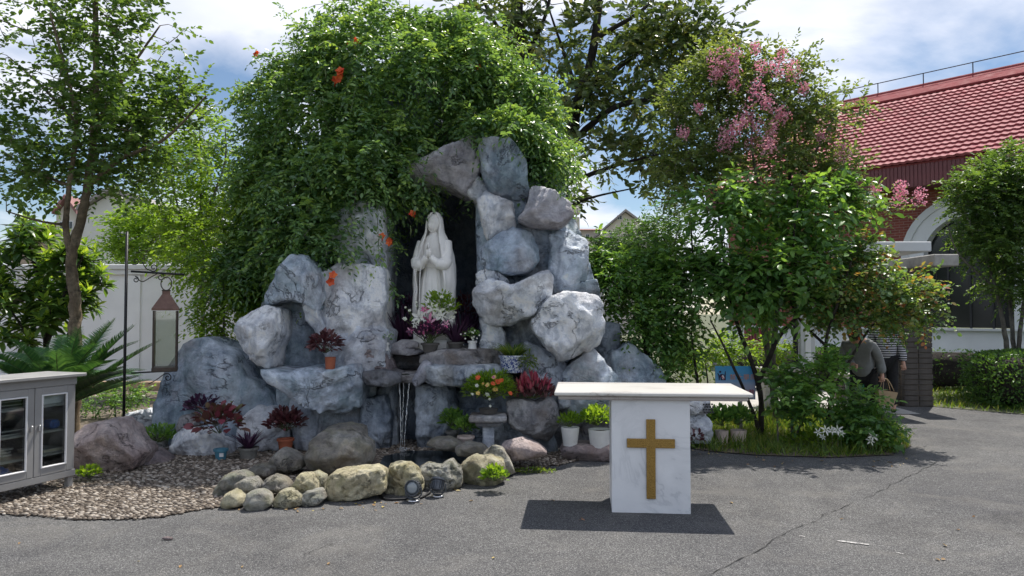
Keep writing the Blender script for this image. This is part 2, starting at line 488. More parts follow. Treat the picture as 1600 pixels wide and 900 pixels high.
def sprays(tg, td, k, L, ll, wr=0.5, tpl='oval', droop=0.3, side=0.9, fwd=0.5, upj=0.5, jit=0.25, upv=(0, 0, 1), terminal=True, g=rng, flat=0.0):
    """k leaves set left and right along a drooping shoot that starts at tg and runs along td"""
    n = len(tg); td = nrmz(td); L = np.broadcast_to(np.asarray(L, float), (n,))
    sv = nrmz(np.cross(td, np.array([0, 0, 1.0])) + 1e-6)
    s = (np.arange(k) + 0.6) / k
    sgn = np.where(np.arange(k) % 2 == 0, 1.0, -1.0)
    pos = tg[:, None] + td[:, None] * (s[None, :, None] * L[:, None, None])
    pos[:, :, 2] -= droop * (s ** 2)[None] * L[:, None]
    d = td[:, None] * fwd + sv[:, None] * (sgn[None, :, None] * side) + g.normal(0, jit, (n, k, 3))
    d[:, :, 2] -= droop * 0.9 * s[None]
    if terminal: d[:, -1] = td * 1.0 - np.array([0, 0, droop]) + g.normal(0, jit, (n, 3))
    up = np.array(upv, float)[None, None] + g.normal(0, upj, (n, k, 3))
    base = g.random(n)
    rnd = np.clip(base[:, None] * 0.72 + g.random((n, k)) * 0.28, 0, 1)
    ln = ll * g.uniform(0.65, 1.2, (n, k))
    return leaves(pos.reshape(-1, 3), d.reshape(-1, 3), up.reshape(-1, 3), ln.ravel(), wr, tpl, rnd.ravel())

def in_blobs(blobs, g=rng, shell=0.45, gap=None, gfreq=1.6):
    """points in ellipsoids given in photo pixels: (px, py, D, rx px, ry px, depth radius m, n)"""
    out = []; cen = []
    for px, py, D, rx, ry, dy, n in blobs:
        c = np.array(P(px, py, D)[:]); r = np.array([rx * M_PX(D), dy, ry * M_PX(D)])
        d = nrmz(g.normal(size=(n, 3))); m = g.random(n) ** shell
        out.append(c + d * m[:, None] * r); cen.append(np.repeat(c[None], n, 0))
    q = np.concatenate(out); cen = np.concatenate(cen)
    if gap is not None:
        k = fbm(q * gfreq + 3.3, 2) > gap; q, cen = q[k], cen[k]
    return q, cen

def tubes_np(segs, n=5):
    """many thin two-ended tubes at once: (a, b, ra, rb)"""
    a = np.array([s[0] for s in segs], float); b = np.array([s[1] for s in segs], float)
    ra = np.array([s[2] for s in segs]); rb = np.array([s[3] for s in segs])
    t = nrmz(b - a); ref = np.where(np.abs(t[:, 2:3]) < 0.8, np.array([[0, 0, 1.0]]), np.array([[1.0, 0, 0]]))
    x = nrmz(np.cross(t, ref)); y = np.cross(t, x)
    an = np.arange(n) * 2 * np.pi / n
    ring = x[:, None] * np.cos(an)[None, :, None] + y[:, None] * np.sin(an)[None, :, None]
    V = np.concatenate([a[:, None] + ring * ra[:, None, None], b[:, None] + ring * rb[:, None, None]], 1).reshape(-1, 3)
    k = np.arange(n); k2 = (k + 1) % n
    F = np.stack([k, k2, n + k2, n + k], 1)[None] + (np.arange(len(a)) * 2 * n)[:, None, None]
    return V, F.reshape(-1, 4)

def limb_nodes(limbs):
    pts = []; rad = []
    for pl, r0, r1 in limbs:
        pl = [Vector(p) for p in pl]
        n = 14
        # Catmull-Rom through the given points
        for i in range(len(pl) - 1):
            p0, p1, p2, p3 = pl[max(i - 1, 0)], pl[i], pl[i + 1], pl[min(i + 2, len(pl) - 1)]
            for j in range(n // 2):
                t = j / (n // 2)
                q = 0.5 * ((2 * p1) + (p2 - p0) * t + (2 * p0 - 5 * p1 + 4 * p2 - p3) * t * t + (3 * p1 - p0 - 3 * p2 + p3) * t ** 3)
                fr = (i + t) / (len(pl) - 1)
                pts.append(q[:]); rad.append(r0 * (1 - fr) + r1 * fr)
        pts.append(pl[-1][:]); rad.append(r1)
    return np.array(pts), np.array(rad)
def curve(pl, n=6):
    pl = [Vector(p) for p in pl]; out = []
    for i in range(len(pl) - 1):
        p0, p1, p2, p3 = pl[max(i - 1, 0)], pl[i], pl[i + 1], pl[min(i + 2, len(pl) - 1)]
        for j in range(n):
            t = j / n
            out.append(0.5 * ((2 * p1) + (p2 - p0) * t + (2 * p0 - 5 * p1 + 4 * p2 - p3) * t * t + (3 * p1 - p0 - 3 * p2 + p3) * t ** 3))
    out.append(pl[-1]); return out
def limb_mesh(limbs, n=10, wob=0.03):
    mb = MB()
    for pl, r0, r1 in limbs:
        c = curve(pl, 7); m = len(c)
        rr = [r0 + (r1 - r0) * i / (m - 1) for i in range(m)]
        c = [p + Vector([random.uniform(-wob, wob) * rr[i] * 6 * (0 < i < m - 1) for _ in range(3)]) for i, p in enumerate(c)]
        rr = [r * random.uniform(0.93, 1.08) for r in rr]
        mb.tube(c, rr, n)
    return mb
def twigs(tg, limbs, rmax=0.02, rmin=0.004, sag=0.0, g=rng, cap=1e9):
    """join every shoot to the nearest limb or twig; returns tube segments and the shoot directions"""
    N, Rd = limb_nodes(limbs)
    N = list(map(np.array, N)); NA = np.zeros((len(N) + len(tg) * 3, 3)); NA[:len(N)] = N; m = len(N)
    core = NA[:m].mean(0)
    order = np.argsort(np.array([np.min(((NA[:m] - q) ** 2).sum(1)) for q in tg]))
    segs = []; dirs = np.zeros((len(tg), 3))
    for i in order:
        q = tg[i]; dd = ((NA[:m] - q) ** 2).sum(1); j = int(np.argmin(dd)); a = NA[j].copy(); d = math.sqrt(dd[j])
        mid = (a + q) / 2 + g.normal(0, 0.08 * d + 1e-4, 3); mid[2] += sag * d
        if d < cap:
            r = rmin + (rmax - rmin) * min(1, d / 1.5)
            segs.append((a, mid, r, (r + rmin) / 2)); segs.append((mid, q, (r + rmin) / 2, rmin * 0.7))
        NA[m] = mid; NA[m + 1] = q; NA[m + 2] = (mid + q) / 2; m += 3
        v = q - mid; dirs[i] = v
    return segs, nrmz(dirs)
# ------------------------------------------------------------------ materials
def m_asphalt():
    t = NT('asphalt')
    vcol = t.vor(165, 'F1', out='Color')
    sep = t.n.new('ShaderNodeSeparateColor'); t.l.new(vcol, sep.inputs[0])
    chips = t.ramp(sep.outputs[0], [(0.0, (0.07, 0.07, 0.073)), (0.5, (0.115, 0.115, 0.118)), (0.85, (0.185, 0.185, 0.185)), (1.0, (0.30, 0.30, 0.295))])
    gap = t.ramp(t.vor(165, 'F1'), [(0.35, 1.0), (0.8, 0.5)])
    c = t.mix(1.0, chips, gap, 'MULTIPLY')
    c = t.mix(0.75, c, t.ramp(t.noise(0.55, 6, 0.6, 0.4), [(0.3, (0.70, 0.70, 0.73)), (0.7, (1.25, 1.24, 1.21))]), 'MULTIPLY')
    c = t.mix(0.6, c, t.ramp(t.noise(3.2, 6, 0.7, 1.0), [(0.3, (0.8, 0.79, 0.78)), (0.65, (1.15, 1.14, 1.12))]), 'MULTIPLY')
    dust = t.ramp(t.noise(1.1, 7, 0.72, 0.8, t.mapping(loc=(4, 2, 0))), [(0.50, 0.0), (0.70, 0.45)])
    c = t.mix(dust, c, (0.19, 0.18, 0.165))
    stain = t.ramp(t.noise(0.42, 5, 0.62, 1.1, t.mapping(loc=(8, 5, 0))), [(0.36, 0.55), (0.46, 0.0)])
    c = t.mix(stain, c, t.mix(1.0, c, (0.62, 0.61, 0.62), 'MULTIPLY'))
    h = t.math('ADD', sep.outputs[0], t.math('MULTIPLY', t.noise(260, 3), 0.5))
    return t.done(c, 0.9, t.bump(h, 0.6, 0.004), None, 0.25)
M_ASPHALT = m_asphalt()
M_CRACK = m_simple('crack_dirt', (0.018, 0.018, 0.018), 0.95, 0.3)
M_SCUFF = m_simple('white_scuff', (0.38, 0.37, 0.36), 0.9, 0.3, 30)
M_SOIL = m_simple('soil', (0.15, 0.12, 0.088), 0.95, 0.4, 7, 0.8, 45, bdist=0.02)
M_MORTAR = m_simple('mortar', (0.095, 0.075, 0.058), 0.9, 0.35, 6, 0.5, 70, bdist=0.008)
M_GROUND = m_simple('earth', (0.09, 0.10, 0.05), 0.95, 0.35, 0.8, 0.5, 20, bdist=0.03)
M_CONC = m_simple('pale_concrete', (0.42, 0.40, 0.37), 0.85, 0.2, 2.5, 0.3, 60)
def m_pebble():
    t = NT('pebble_stone')
    c = t.ramp(t.attr(), [(0.0, (0.065, 0.052, 0.040)), (0.35, (0.14, 0.11, 0.085)), (0.7, (0.25, 0.205, 0.16)), (1.0, (0.46, 0.41, 0.35))])
    c = t.mix(0.5, c, t.ramp(t.noise(60, 4), [(0.3, (0.75, 0.75, 0.75)), (0.7, (1.15, 1.15, 1.15))]), 'MULTIPLY')
    return t.done(c, 0.55, None, None, 0.4)
M_PEB = m_pebble()
M_PLASTER = m_simple('white_plaster', (0.84, 0.85, 0.87), 0.75, 0.07, 1.2, 0.15, 40)
def m_marble(name, base, vein, amt, sc=1.6, streak=(1, 1, 1)):
    t = NT(name)
    n1 = t.noise(sc, 7, 0.6, 1.2, t.mapping(streak))
    d = t.math('ABSOLUTE', t.math('SUBTRACT', n1, 0.5))
    f = t.math('MULTIPLY', t.ramp(d, [(0.0, 1.0), (0.02, 0.35), (0.10, 0.0)]), t.ramp(t.noise(1.3, 3, .5, 0, t.mapping(loc=(5, 2, 3))), [(0.45, 0.0), (0.62, amt)]))
    c = t.mix(f, base, vein)
    c = t.mix(0.3, c, t.ramp(t.noise(3.0, 5, 0.6, 0.5, t.mapping(streak)), [(0.3, (0.85, 0.85, 0.86)), (0.7, (1.08, 1.08, 1.08))]), 'MULTIPLY')
    return t.done(c, 0.32, t.bump(t.noise(90, 3), 0.05, 0.002), None, 0.5)
M_MARBLE = m_marble('white_marble', (0.80, 0.81, 0.83), (0.42, 0.44, 0.47), 0.55)
M_SLABTOP = m_marble('streaked_marble', (0.66, 0.64, 0.60), (0.24, 0.20, 0.165), 0.9, 2.6, (0.35, 3.0, 1.0))
M_SLABEDGE = m_marble('pinkish_marble', (0.50, 0.46, 0.44), (0.30, 0.20, 0.19), 0.8, 6.0, (1, 1, 0.3))
def m_brass():
    t = NT('aged_brass')
    n = t.noise(120, 4, 0.7)
    c = t.ramp(n, [(0.3, (0.20, 0.115, 0.025)), (0.6, (0.42, 0.26, 0.07)), (0.85, (0.62, 0.42, 0.16))])
    return t.done(c, 0.45, t.bump(t.vor(150), 0.9, 0.004), 0.65)
M_BRASS = m_brass()

# the setting ------------------------------------------------------
def sheet(name, pts, z, mat, kind='structure'):
    mb = MB(); mb.add([(p[0], p[1], z) for p in pts], [tuple(range(len(pts)))])
    o = mk(name, mb, mat)
    if o.data.polygons[0].normal.z < 0: o.data.flip_normals()
    return tag(o, kind=kind)
sheet('ground', [(-500, -200), (500, -200), (500, 1500), (-500, 1500)], -0.03, M_GROUND)
asphalt = sheet('asphalt_yard', [(-16, -8), (16, -8), (16, 12.1), (9.2, 12.7), (6.6, 13.0), (6.2, 15.5), (3.2, 15.5), (3.2, 10.0), (-16, 10.0)], 0.0, M_ASPHALT)
garden = sheet('garden_soil', [(-16, 9.4), (3.4, 9.4), (3.4, 17.2), (-16, 17.2)], 0.004, M_SOIL)
sheet('concrete_path', [(3.3, 11.9), (6.5, 11.9), (6.7, 16.4), (3.3, 16.4)], 0.006, M_CONC)
lawn_pts = [G(1437, 634), G(1520, 641), G(1600, 648), (15, 11.4), (16, 21), (6.9, 21), (6.8, 14.0)]
sheet('lawn', [(p[0], p[1]) for p in lawn_pts], 0.008, M_GROUND)

# cracks, joints and worn paint on the asphalt
def wander(a, b, w, n=60, amp=0.02):
    a = Vector(a); b = Vector(b); t = (b - a).normalized(); s = Vector((-t.y, t.x, 0)); mb = MB(); off = 0; V = []; F = []
    for i in range(n + 1):
        off += random.gauss(0, amp * 0.35); off *= 0.96
        c = a.lerp(b, i / n) + s * off; ww = w * random.uniform(0.1, 1.0)
        V += [c + s * ww, c - s * ww]
        if i: F.append((2 * i - 2, 2 * i - 1, 2 * i + 1, 2 * i))
    mb.add([(p.x, p.y, 0.0045) for p in V], F); return mb
for a, b, w, am in ((G(1085, 905), G(1470, 722), 0.0045, 0.022), (G(1470, 684), G(1640, 702), 0.009, 0.02), (G(1440, 797), G(1500, 806), 0.006, 0.02),
                    (G(1585, 835), G(1660, 836), 0.006, 0.01), (G(475, 868), G(520, 850), 0.004, 0.01), (G(1265, 803), G(1300, 806), 0.005, 0.015)):
    mk('crack', wander(a, b, w, 90, am), M_CRACK, asphalt)
for (x0, y0, x1, y1, w) in ((1308, 846, 1358, 852, 0.02), (1248, 839, 1258, 840, 0.012), (1400, 864, 1412, 866, 0.014)):
    mb = wander(G(x0, y0), G(x1, y1), w, 24, 0.006); mb.v = [(p[0], p[1], 0.006) for p in mb.v]
    mk('worn_paint', mb, M_SCUFF, asphalt)

# cobbled pebble bed ----------------------------------------------
def in_poly(q, poly):
    x, y = q[:, 0], q[:, 1]; ins = np.zeros(len(q), bool); n = len(poly)
    for i in range(n):
        (x1, y1), (x2, y2) = poly[i], poly[(i + 1) % n]
        c = ((y1 > y) != (y2 > y)) & (x < (x2 - x1) * (y - y1) / ((y2 - y1) if y2 != y1 else 1e-9) + x1)
        ins ^= c
    return ins
bed_px = [(-80, 806), (0, 808), (50, 808), (100, 812), (175, 816), (250, 811), (287, 802), (345, 795), (420, 790), (510, 776), (600, 766), (660, 758), (730, 750), (800, 740), (860, 730), (905, 720), (960, 716)]
bed = [(G(x, y).x, G(x, y).y) for x, y in bed_px] + [(1.6, 9.5), (-8.5, 9.5)]
def ragged(poly, step=.12, amp=.018):
    out = []
    for i, a in enumerate(poly):
        b = poly[(i + 1) % len(poly)]; L = math.hypot(b[0] - a[0], b[1] - a[1]); n = max(1, int(L / step))
        for k in range(n): out.append((a[0] + (b[0] - a[0]) * k / n + random.gauss(0, amp), a[1] + (b[1] - a[1]) * k / n + random.gauss(0, amp)))
    return out
bed = ragged(bed)
pebble_bed = sheet('pebble_paving', [(x, y + (.035 if y < 8 else 0)) for x, y in bed], 0.010, M_MORTAR)
POND = [(G(x, y, 0.03).x, G(x, y, 0.03).y) for x, y in ((585, 740), (600, 712), (640, 704), (700, 704), (745, 716), (738, 728), (690, 728), (640, 734))]
g = np.random.default_rng(3)
sp = 0.041
gx, gy = np.meshgrid(np.arange(-7.2, 1.5, sp), np.arange(5.5, 9.45, sp * 0.8))
q = np.stack([gx.ravel(), gy.ravel()], 1) + g.normal(0, sp * 0.2, (gx.size, 2))
keep = in_poly(q, bed) & ~in_poly(q, POND)
pxs = 800 + FPX * q[:, 0] / q[:, 1]
keep &= (pxs > -40) & (pxs < 970)
# further back the gravel thins out
q = q[keep]; q = q[(g.random(len(q)) < 0.93)]
def pebble_shape(n, seed):
    gg = np.random.default_rng(seed); v, f = ico(2)
    s = np.array([1.0, 0.66, 0.55]); v = v * s * (1 + 0.16 * perlin(v * 1.3 + seed))[:, None]
    return v, f
shapes = [pebble_shape(1, s) for s in range(8)]
dcam = np.hypot(q[:, 0], q[:, 1]); order = np.argsort(dcam); q = q[order]
near = []
pxn = 800 + FPX * q[:, 0] / q[:, 1]
vis = np.where((pxn > 5) & (pxn < 340))[0][:300]
vis_set = set(vis.tolist())
V = []; F = []; A = []; off = 0
peb_me = []
for k, (v, f) in enumerate(shapes):
    for tone in range(3):
        me = mesh_np('pebble', v, f, np.full(len(v), 0.15 + 0.36 * tone)); me.materials.append(M_PEB)
        me.polygons.foreach_set('use_smooth', np.ones(len(me.polygons), bool)); peb_me.append(me)
for i, (x, y) in enumerate(q):
    r = g.uniform(0.014, 0.025); a = g.normal(0.0, 0.5)
    if i in vis_set:
        o = bpy.data.objects.new('pebble', peb_me[g.integers(len(peb_me))]); COL.objects.link(o)
        o.parent = pebble_bed; o.location = (x, y, 0.012); o.scale = (r, r, r); o.rotation_euler = (0, 0, a)
        continue
    v, f = shapes[g.integers(8)]; ca, sa = math.cos(a) * r, math.sin(a) * r
    V.append(np.stack([x + v[:, 0] * ca - v[:, 1] * sa, y + v[:, 0] * sa + v[:, 1] * ca, 0.012 + v[:, 2] * r], 1)); F.append(f + off); off += len(v)
    A.append(np.full(len(v), g.random()))
o = mk('pebbles', (np.concatenate(V), np.concatenate(F), np.concatenate(A)), M_PEB, pebble_bed, True); o['kind'] = 'stuff'
def m_water():
    t = NT('pond_water')
    t.done((0.012, 0.016, 0.014), 0.06, t.bump(t.noise(18, 3, 0.5, 0.4), 0.25, 0.01), None, 0.6)
    return t.m
sheet('pond_water', POND, 0.03, m_water())

# boundary wall, far houses -----------------------------------------
M_WALLCAP = m_simple('wall_cap', (0.72, 0.73, 0.74), 0.7, 0.06, 2, 0.1)
bw = thing('boundary_wall', 'long white plastered boundary wall with projecting coping behind the lantern', 'wall', (-8, 17.0, 0))
x0, x1 = -16.0, 2.5
mb = MB(); mb.box(((x0 + x1) / 2, 17.1, 1.3), (x1 - x0, 0.24, 2.6)); mk('wall_face', mb, M_PLASTER, bw)
mb = MB(); mb.box(((x0 + x1) / 2, 17.08, 2.66), (x1 - x0 + .1, 0.40, 0.12), bev=0.015); mk('coping', mb, M_WALLCAP, bw)
mb = MB(); mb.box(((x0 + x1) / 2, 17.07, 2.54), (x1 - x0 + .1, 0.32, 0.115), bev=0.01); mk('coping_moulding', mb, M_WALLCAP, bw)
for xx in (-14.2, -11.4, -8.6, -5.8, -3.0):
    mb = MB(); mb.box((xx, 16.96, 1.24), (0.28, 0.05, 2.46)); mk('pilaster', mb, M_PLASTER, bw)
kb = thing('garden_kerb', 'low tan kerb edging the bed at the foot of the white wall', 'kerb', (-8, 15.6, 0))
for i in range(9):
    mb = MB(); mb.box((-12.3 + i * 1.02, 15.6, 0.09), (1.0, 0.16, 0.2), bev=0.02); mk('kerb_block', mb, m_simple('tan_kerb', (0.40, 0.29, 0.19), 0.8) if i == 0 else MATS['tan_kerb'], kb)
M_CREAM = m_simple('cream_render', (0.62, 0.57, 0.50), 0.8, 0.06, 1.0, 0.1)
M_GREYR = m_simple('pale_render', (0.66, 0.64, 0.62), 0.8, 0.05, 1.0, 0.1)
M_FARROOF = m_simple('far_grey_roof', (0.30, 0.27, 0.27), 0.8, 0.15, 1.5, 0.3, 6, bdist=0.1)
M_REDROOF = m_simple('far_red_roof', (0.30, 0.15, 0.14), 0.8, 0.15, 1.5, 0.3, 6, bdist=0.1)
M_FARGLASS = m_simple('far_window_glass', (0.06, 0.075, 0.09), 0.2, 0.2, 1, 0)
M_FARWHITE = m_simple('far_white_trim', (0.75, 0.75, 0.75), 0.7, 0.05, 1, 0)
def house(label, px0, px1, py_eave, py_ridge, D, depth, wmat, rmat, wins=(), gable=True, cx=None):
    """far house: walls, pitched roof and every window the photo shows"""
    a, b = P(px0, py_eave, D), P(px1, py_eave, D); zr = P(px0, py_ridge, D).z; ze = a.z
    t = thing('far_house', label, 'house', ((a.x + b.x) / 2, D, 0), 'houses beyond the garden')
    mb = MB(); xa, xb = a.x, b.x; xm = (xa + xb) / 2 if cx is None else P(cx, 0, D).x
    if gable:
        mb.add([(xa, D, -1), (xb, D, -1), (xb, D, ze), (xm, D, zr), (xa, D, ze), (xa, D + depth, -1), (xb, D + depth, -1), (xb, D + depth, ze), (xm, D + depth, zr), (xa, D + depth, ze)],
               [(0, 1, 2, 3, 4), (9, 8, 7, 6, 5), (0, 4, 9, 5), (1, 6, 7, 2), (2, 7, 8, 3), (4, 3, 8, 9)])
        mk('wall', mb, wmat, t)
        for (p, q_) in (((xa, ze), (xm, zr)), ((xb, ze), (xm, zr))):
            dx, dz = q_[0] - p[0], q_[1] - p[1]; e = 0.06
            r = MB(); v = []
            for yy in (D - 0.35, D + depth + 0.35):
                for (k, h) in ((-e, 0.06), (1.0, 0.06), (1.0, 0.26), (-e, 0.26)): v.append((p[0] + dx * k, yy, p[1] + dz * k + h))
            r.add(v, [(0, 1, 2, 3), (7, 6, 5, 4), (0, 4, 5, 1), (2, 6, 7, 3), (1, 5, 6, 2), (0, 3, 7, 4)]); mk('roof', r, rmat, t)
    else:
        mb.box(((xa + xb) / 2, D + depth / 2, (ze - 1) / 2), (xb - xa, depth, ze + 1)); mk('wall', mb, wmat, t)
        r = MB(); o = 0.5
        v = [(xa - o, D - o, ze), (xb + o, D - o, ze), (xb + o, D + depth + o, ze), (xa - o, D + depth + o, ze), (xa + (xb - xa) * .12, D + depth / 2, zr), (xb - (xb - xa) * .12, D + depth / 2, zr)]
        r.add(v, [(0, 1, 5, 4), (1, 2, 5), (2, 3, 4, 5), (3, 0, 4), (3, 2, 1, 0)]); mk('roof', r, rmat, t)
    for (wx, wy, ww, wh) in wins:
        c = P(wx, wy, D - 0.03); k = M_PX(D)
        f = MB(); f.box(c, (ww * k, 0.10, wh * k)); w = mk('window', f, M_FARWHITE, t)
        for s in (-1, 1):
            pnl = MB(); pnl.box(c + Vector((s * ww * k * 0.22, -0.035, 0)), (ww * k * 0.36, 0.06, wh * k * 0.8)); mk('pane', pnl, M_FARGLASS, w)
    return t
house('cream gabled house end wall rising above the white boundary wall', 128, 247, 330, 301, 34, 9, M_GREYR, M_FARROOF, ((232, 372, 14, 18),), cx=182)
house('small house with reddish roof beside the cream gabled house', 88, 124, 336, 313, 38, 8, M_CREAM, M_REDROOF, ((110, 352, 9, 14), (97, 352, 6, 12)))
house('brownish low house farthest towards the photo edge over the wall', 20, 90, 352, 338, 44, 8, m_simple('brown_render', (0.42, 0.32, 0.25), .8, .1), M_FARROOF, ((64, 372, 10, 14), (40, 372, 10, 14)), gable=False)
house('pale house with small white dormer seen above the distant shrub', 946, 1012, 358, 332, 62, 10, M_CREAM, M_FARROOF, ((956, 368, 7, 9), (968, 340, 8, 7)), cx=975)
house('long red roofed house between the grotto and the dormer house', 893, 952, 360, 349, 70, 9, M_CREAM, M_REDROOF, ((918, 370, 6, 9), (934, 370, 6, 9)), gable=False)
tw = thing('chimney_tower', 'slim cream tower just behind the pinkish overhanging boulder', 'tower', (P(899, 0, 55).x, 55, 0))
c = P(899, 340, 55); k = M_PX(55)
mb = MB(); mb.box((c.x, 55, c.z / 2 - 0.3), (12 * k, 0.8, c.z + 0.6), bev=0.03); mk('shaft', mb, M_CREAM, tw)
mb = MB(); mb.box((c.x, 55, P(0, 330, 55).z), (14 * k, 0.95, 10 * k), bev=0.05); mk('cap', mb, M_CREAM, tw)
mb = MB(); mb.box((c.x, 55, P(0, 321, 55).z), (9 * k, 0.6, 8 * k), bev=0.05); mk('finial', mb, M_CREAM, tw)
# ------------------------------------------------------------------ church (long wall runs away to the photo's left)
CU = Vector((0.6706, -0.7418, 0)).normalized(); CI = Vector((0.7418, 0.6706, 0)).normalized()
CA = Vector((12.03, 20.0, 0))
CM = Matrix(((CU.x, CI.x, 0, CA.x), (CU.y, CI.y, 0, CA.y), (0, 0, 1, 0), (0, 0, 0, 1)))
def m_brick():
    t = NT('red_brick')
    b = t.n.new('ShaderNodeTexBrick'); b.inputs['Scale'].default_value = 1.0
    # wall coordinates: along the wall, height
    sep = t.n.new('ShaderNodeSeparateXYZ'); t.l.new(t.mapping(rot=(0, 0, math.atan2(0.7418, 0.6706)), loc=(0, 0, 0)), sep.inputs[0])
    cmb = t.n.new('ShaderNodeCombineXYZ'); t.l.new(sep.outputs[0], cmb.inputs[0]); t.l.new(sep.outputs[2], cmb.inputs[1]); t.l.new(cmb.outputs[0], b.inputs['Vector'])
    b.inputs['Brick Width'].default_value = 0.24; b.inputs['Row Height'].default_value = 0.075; b.inputs['Mortar Size'].default_value = 0.007
    b.inputs['Color1'].default_value = (0.22, 0.055, 0.042, 1); b.inputs['Color2'].default_value = (0.30, 0.082, 0.06, 1); b.inputs['Mortar'].default_value = (0.34, 0.22, 0.19, 1)
    return t.done(b.outputs['Color'], 0.85, t.bump(t.math('SUBTRACT', 1.0, b.outputs['Fac']), 0.5, 0.01))
M_BRICK = m_brick()
M_TILE = m_simple('glazed_red_tile', (0.33, 0.088, 0.10), 0.72, 0.22, 1.6, 0.1, 30, spec=0.25)
M_RIDGE = m_simple('ridge_red', (0.24, 0.055, 0.06), 0.85, 0.15, 2, spec=.15)
M_FASCIA = m_simple('fascia_brown_red', (0.17, 0.055, 0.06), 0.6, 0.15, 3)
M_PLINTH = m_simple('blue_grey_plinth', (0.25, 0.31, 0.38), 0.7, 0.1, 2)
M_DKFRAME = m_simple('dark_frame', (0.03, 0.03, 0.035), 0.5, 0.2)
def m_glass(name, tint=(1, 1, 1), refl=0.08):
    t = NT(name)
    tr = t.n.new('ShaderNodeBsdfTransparent'); tr.inputs[0].default_value = (*tint, 1)
    gl = t.n.new('ShaderNodeBsdfGlossy'); gl.inputs['Roughness'].default_value = 0.03
    lw = t.n.new('ShaderNodeFresnel'); lw.inputs[0].default_value = 1.45
    fac = t.math('ADD', lw.outputs[0], refl)
    ms = t.n.new('ShaderNodeMixShader'); t.l.new(fac, ms.inputs[0]); t.l.new(tr.outputs[0], ms.inputs[1]); t.l.new(gl.outputs[0], ms.inputs[2])
    t.l.new(ms.outputs[0], t.out.inputs['Surface']); return t.m
M_DARKGLASS = NT('church_window_glass').done((0.018, 0.020, 0.024), 0.12, None, None, 0.5)
ch = thing('church', 'red brick church with pink-red tiled roof and white arched window', 'church', CA)
S0, S1 = -7.0, 9.0
ZE, ZR, OV, RUN = 5.67, 9.33, 1.0, 6.0        # eave and ridge heights, overhang, run from eave to ridge
ws0, ws1, wr = -0.86, 1.26, 1.06               # arched window: jambs and inner radius
wc = (ws0 + ws1) / 2; zs = 3.15; sill = 1.20; wo = 0.50
def arch(r, n=20): return [(wc - r * math.cos(math.pi * i / n), zs + r * math.sin(math.pi * i / n)) for i in range(n + 1)]
# brick wall above the sill with an arched hole (left piece, right piece, top piece)
ro = wr + wo - 0.03
def slabpoly(poly, y0, y1):
    mb = MB(CM); n = len(poly)
    mb.add([(p[0], y0, p[1]) for p in poly] + [(p[0], y1, p[1]) for p in poly], [tuple(range(n)), tuple(range(n, 2 * n))[::-1]] + [(i, n + i, n + (i + 1) % n, (i + 1) % n) for i in range(n)])
    return mb
ar = arch(ro)
mk('wall', slabpoly([(S0, sill), (wc - ro, sill)] + ar[:11] + [(wc, ZE + .3), (S0, ZE + .3)], 0.0, 0.35), M_BRICK, ch)
mk('wall', slabpoly([(wc, ZE + .3)] + ar[10:] + [(wc + ro, sill), (S1, sill), (S1, ZE + .3)], 0.0, 0.35), M_BRICK, ch)
mb = MB(CM); mb.box(((S0 + S1) / 2, 0.14, (0.45 + sill) / 2), (S1 - S0 + .06, 0.4, sill - 0.45)); mk('lower_wall', mb, M_PLASTER, ch)
mb = MB(CM); mb.box(((S0 + S1) / 2, 0.10, 0.225), (S1 - S0 + .16, 0.44, 0.45), bev=.02); mk('plinth', mb, M_PLINTH, ch)
mb = MB(CM); mb.box((S0 + .18, 6.2, 2.9), (0.35, 11.7, 5.8)); mk('end_wall', mb, M_BRICK, ch)
gw = MB(CM); gw.add([(S0 + .02, 0.1, 5.8), (S0 + .02, 10.9, 5.8), (S0 + .02, 5.5, 9.0), (S0 + .34, .1, 5.8), (S0 + .34, 10.9, 5.8), (S0 + .34, 5.5, 9.0)], [(0, 2, 1), (3, 4, 5), (0, 1, 4, 3), (1, 2, 5, 4), (2, 0, 3, 5)]); mk('gable', gw, M_BRICK, ch)
# window: white surround, frame, glass, mullions, sill
wi = mk('window', slabpoly(([(wc - ro - .03, sill)] + arch(ro + .03) + [(wc + ro + .03, sill)])[::1] + [(wc + wr, sill)] + arch(wr)[::-1] + [(wc - wr, sill)], -0.10, 0.30), M_PLASTER, ch)
mk('surround_moulding', slabpoly(([(wc - ro - .10, sill)] + arch(ro + .10) + [(wc + ro + .10, sill)]) + [(wc + ro - .08, sill)] + arch(ro - .08)[::-1] + [(wc - ro + .08, sill)], -0.15, -0.103), M_WALLCAP, wi)
mk('pane', slabpoly([(wc - wr + .02, sill + .02)] + arch(wr - .02) + [(wc + wr - .02, sill + .02)], 0.20, 0.22), M_DARKGLASS, wi)
for s in (-0.53, 0.0, 0.53):
    mb = MB(CM); mb.box((wc + s, 0.18, (sill + zs) / 2 + .25), (0.05, 0.035, zs - sill + .5)); mk('mullion', mb, M_DKFRAME, wi)
mb = MB(CM); mb.box((wc, 0.175, zs), (2 * wr - .04, 0.03, 0.06)); mk('transom', mb, M_DKFRAME, wi)
mb = MB(CM); mb.box(((S0 + S1) / 2, -0.10, sill - .03), (S1 - S0, 0.12, 0.07), bev=.012); mk('sill', mb, M_WALLCAP, ch)
# red louvred door near the far end of the wall
dm = MB(CM); dm.box((-5.9, -0.08, 1.15), (0.95, 0.06, 2.2)); door = mk('door', dm, M_FASCIA, ch)
for i in range(9):
    mb = MB(CM); mb.box((-5.9 - .42 + i * .105, -0.125, 1.15), (0.045, 0.026, 2.1)); mk('slat', mb, M_TILE, door)
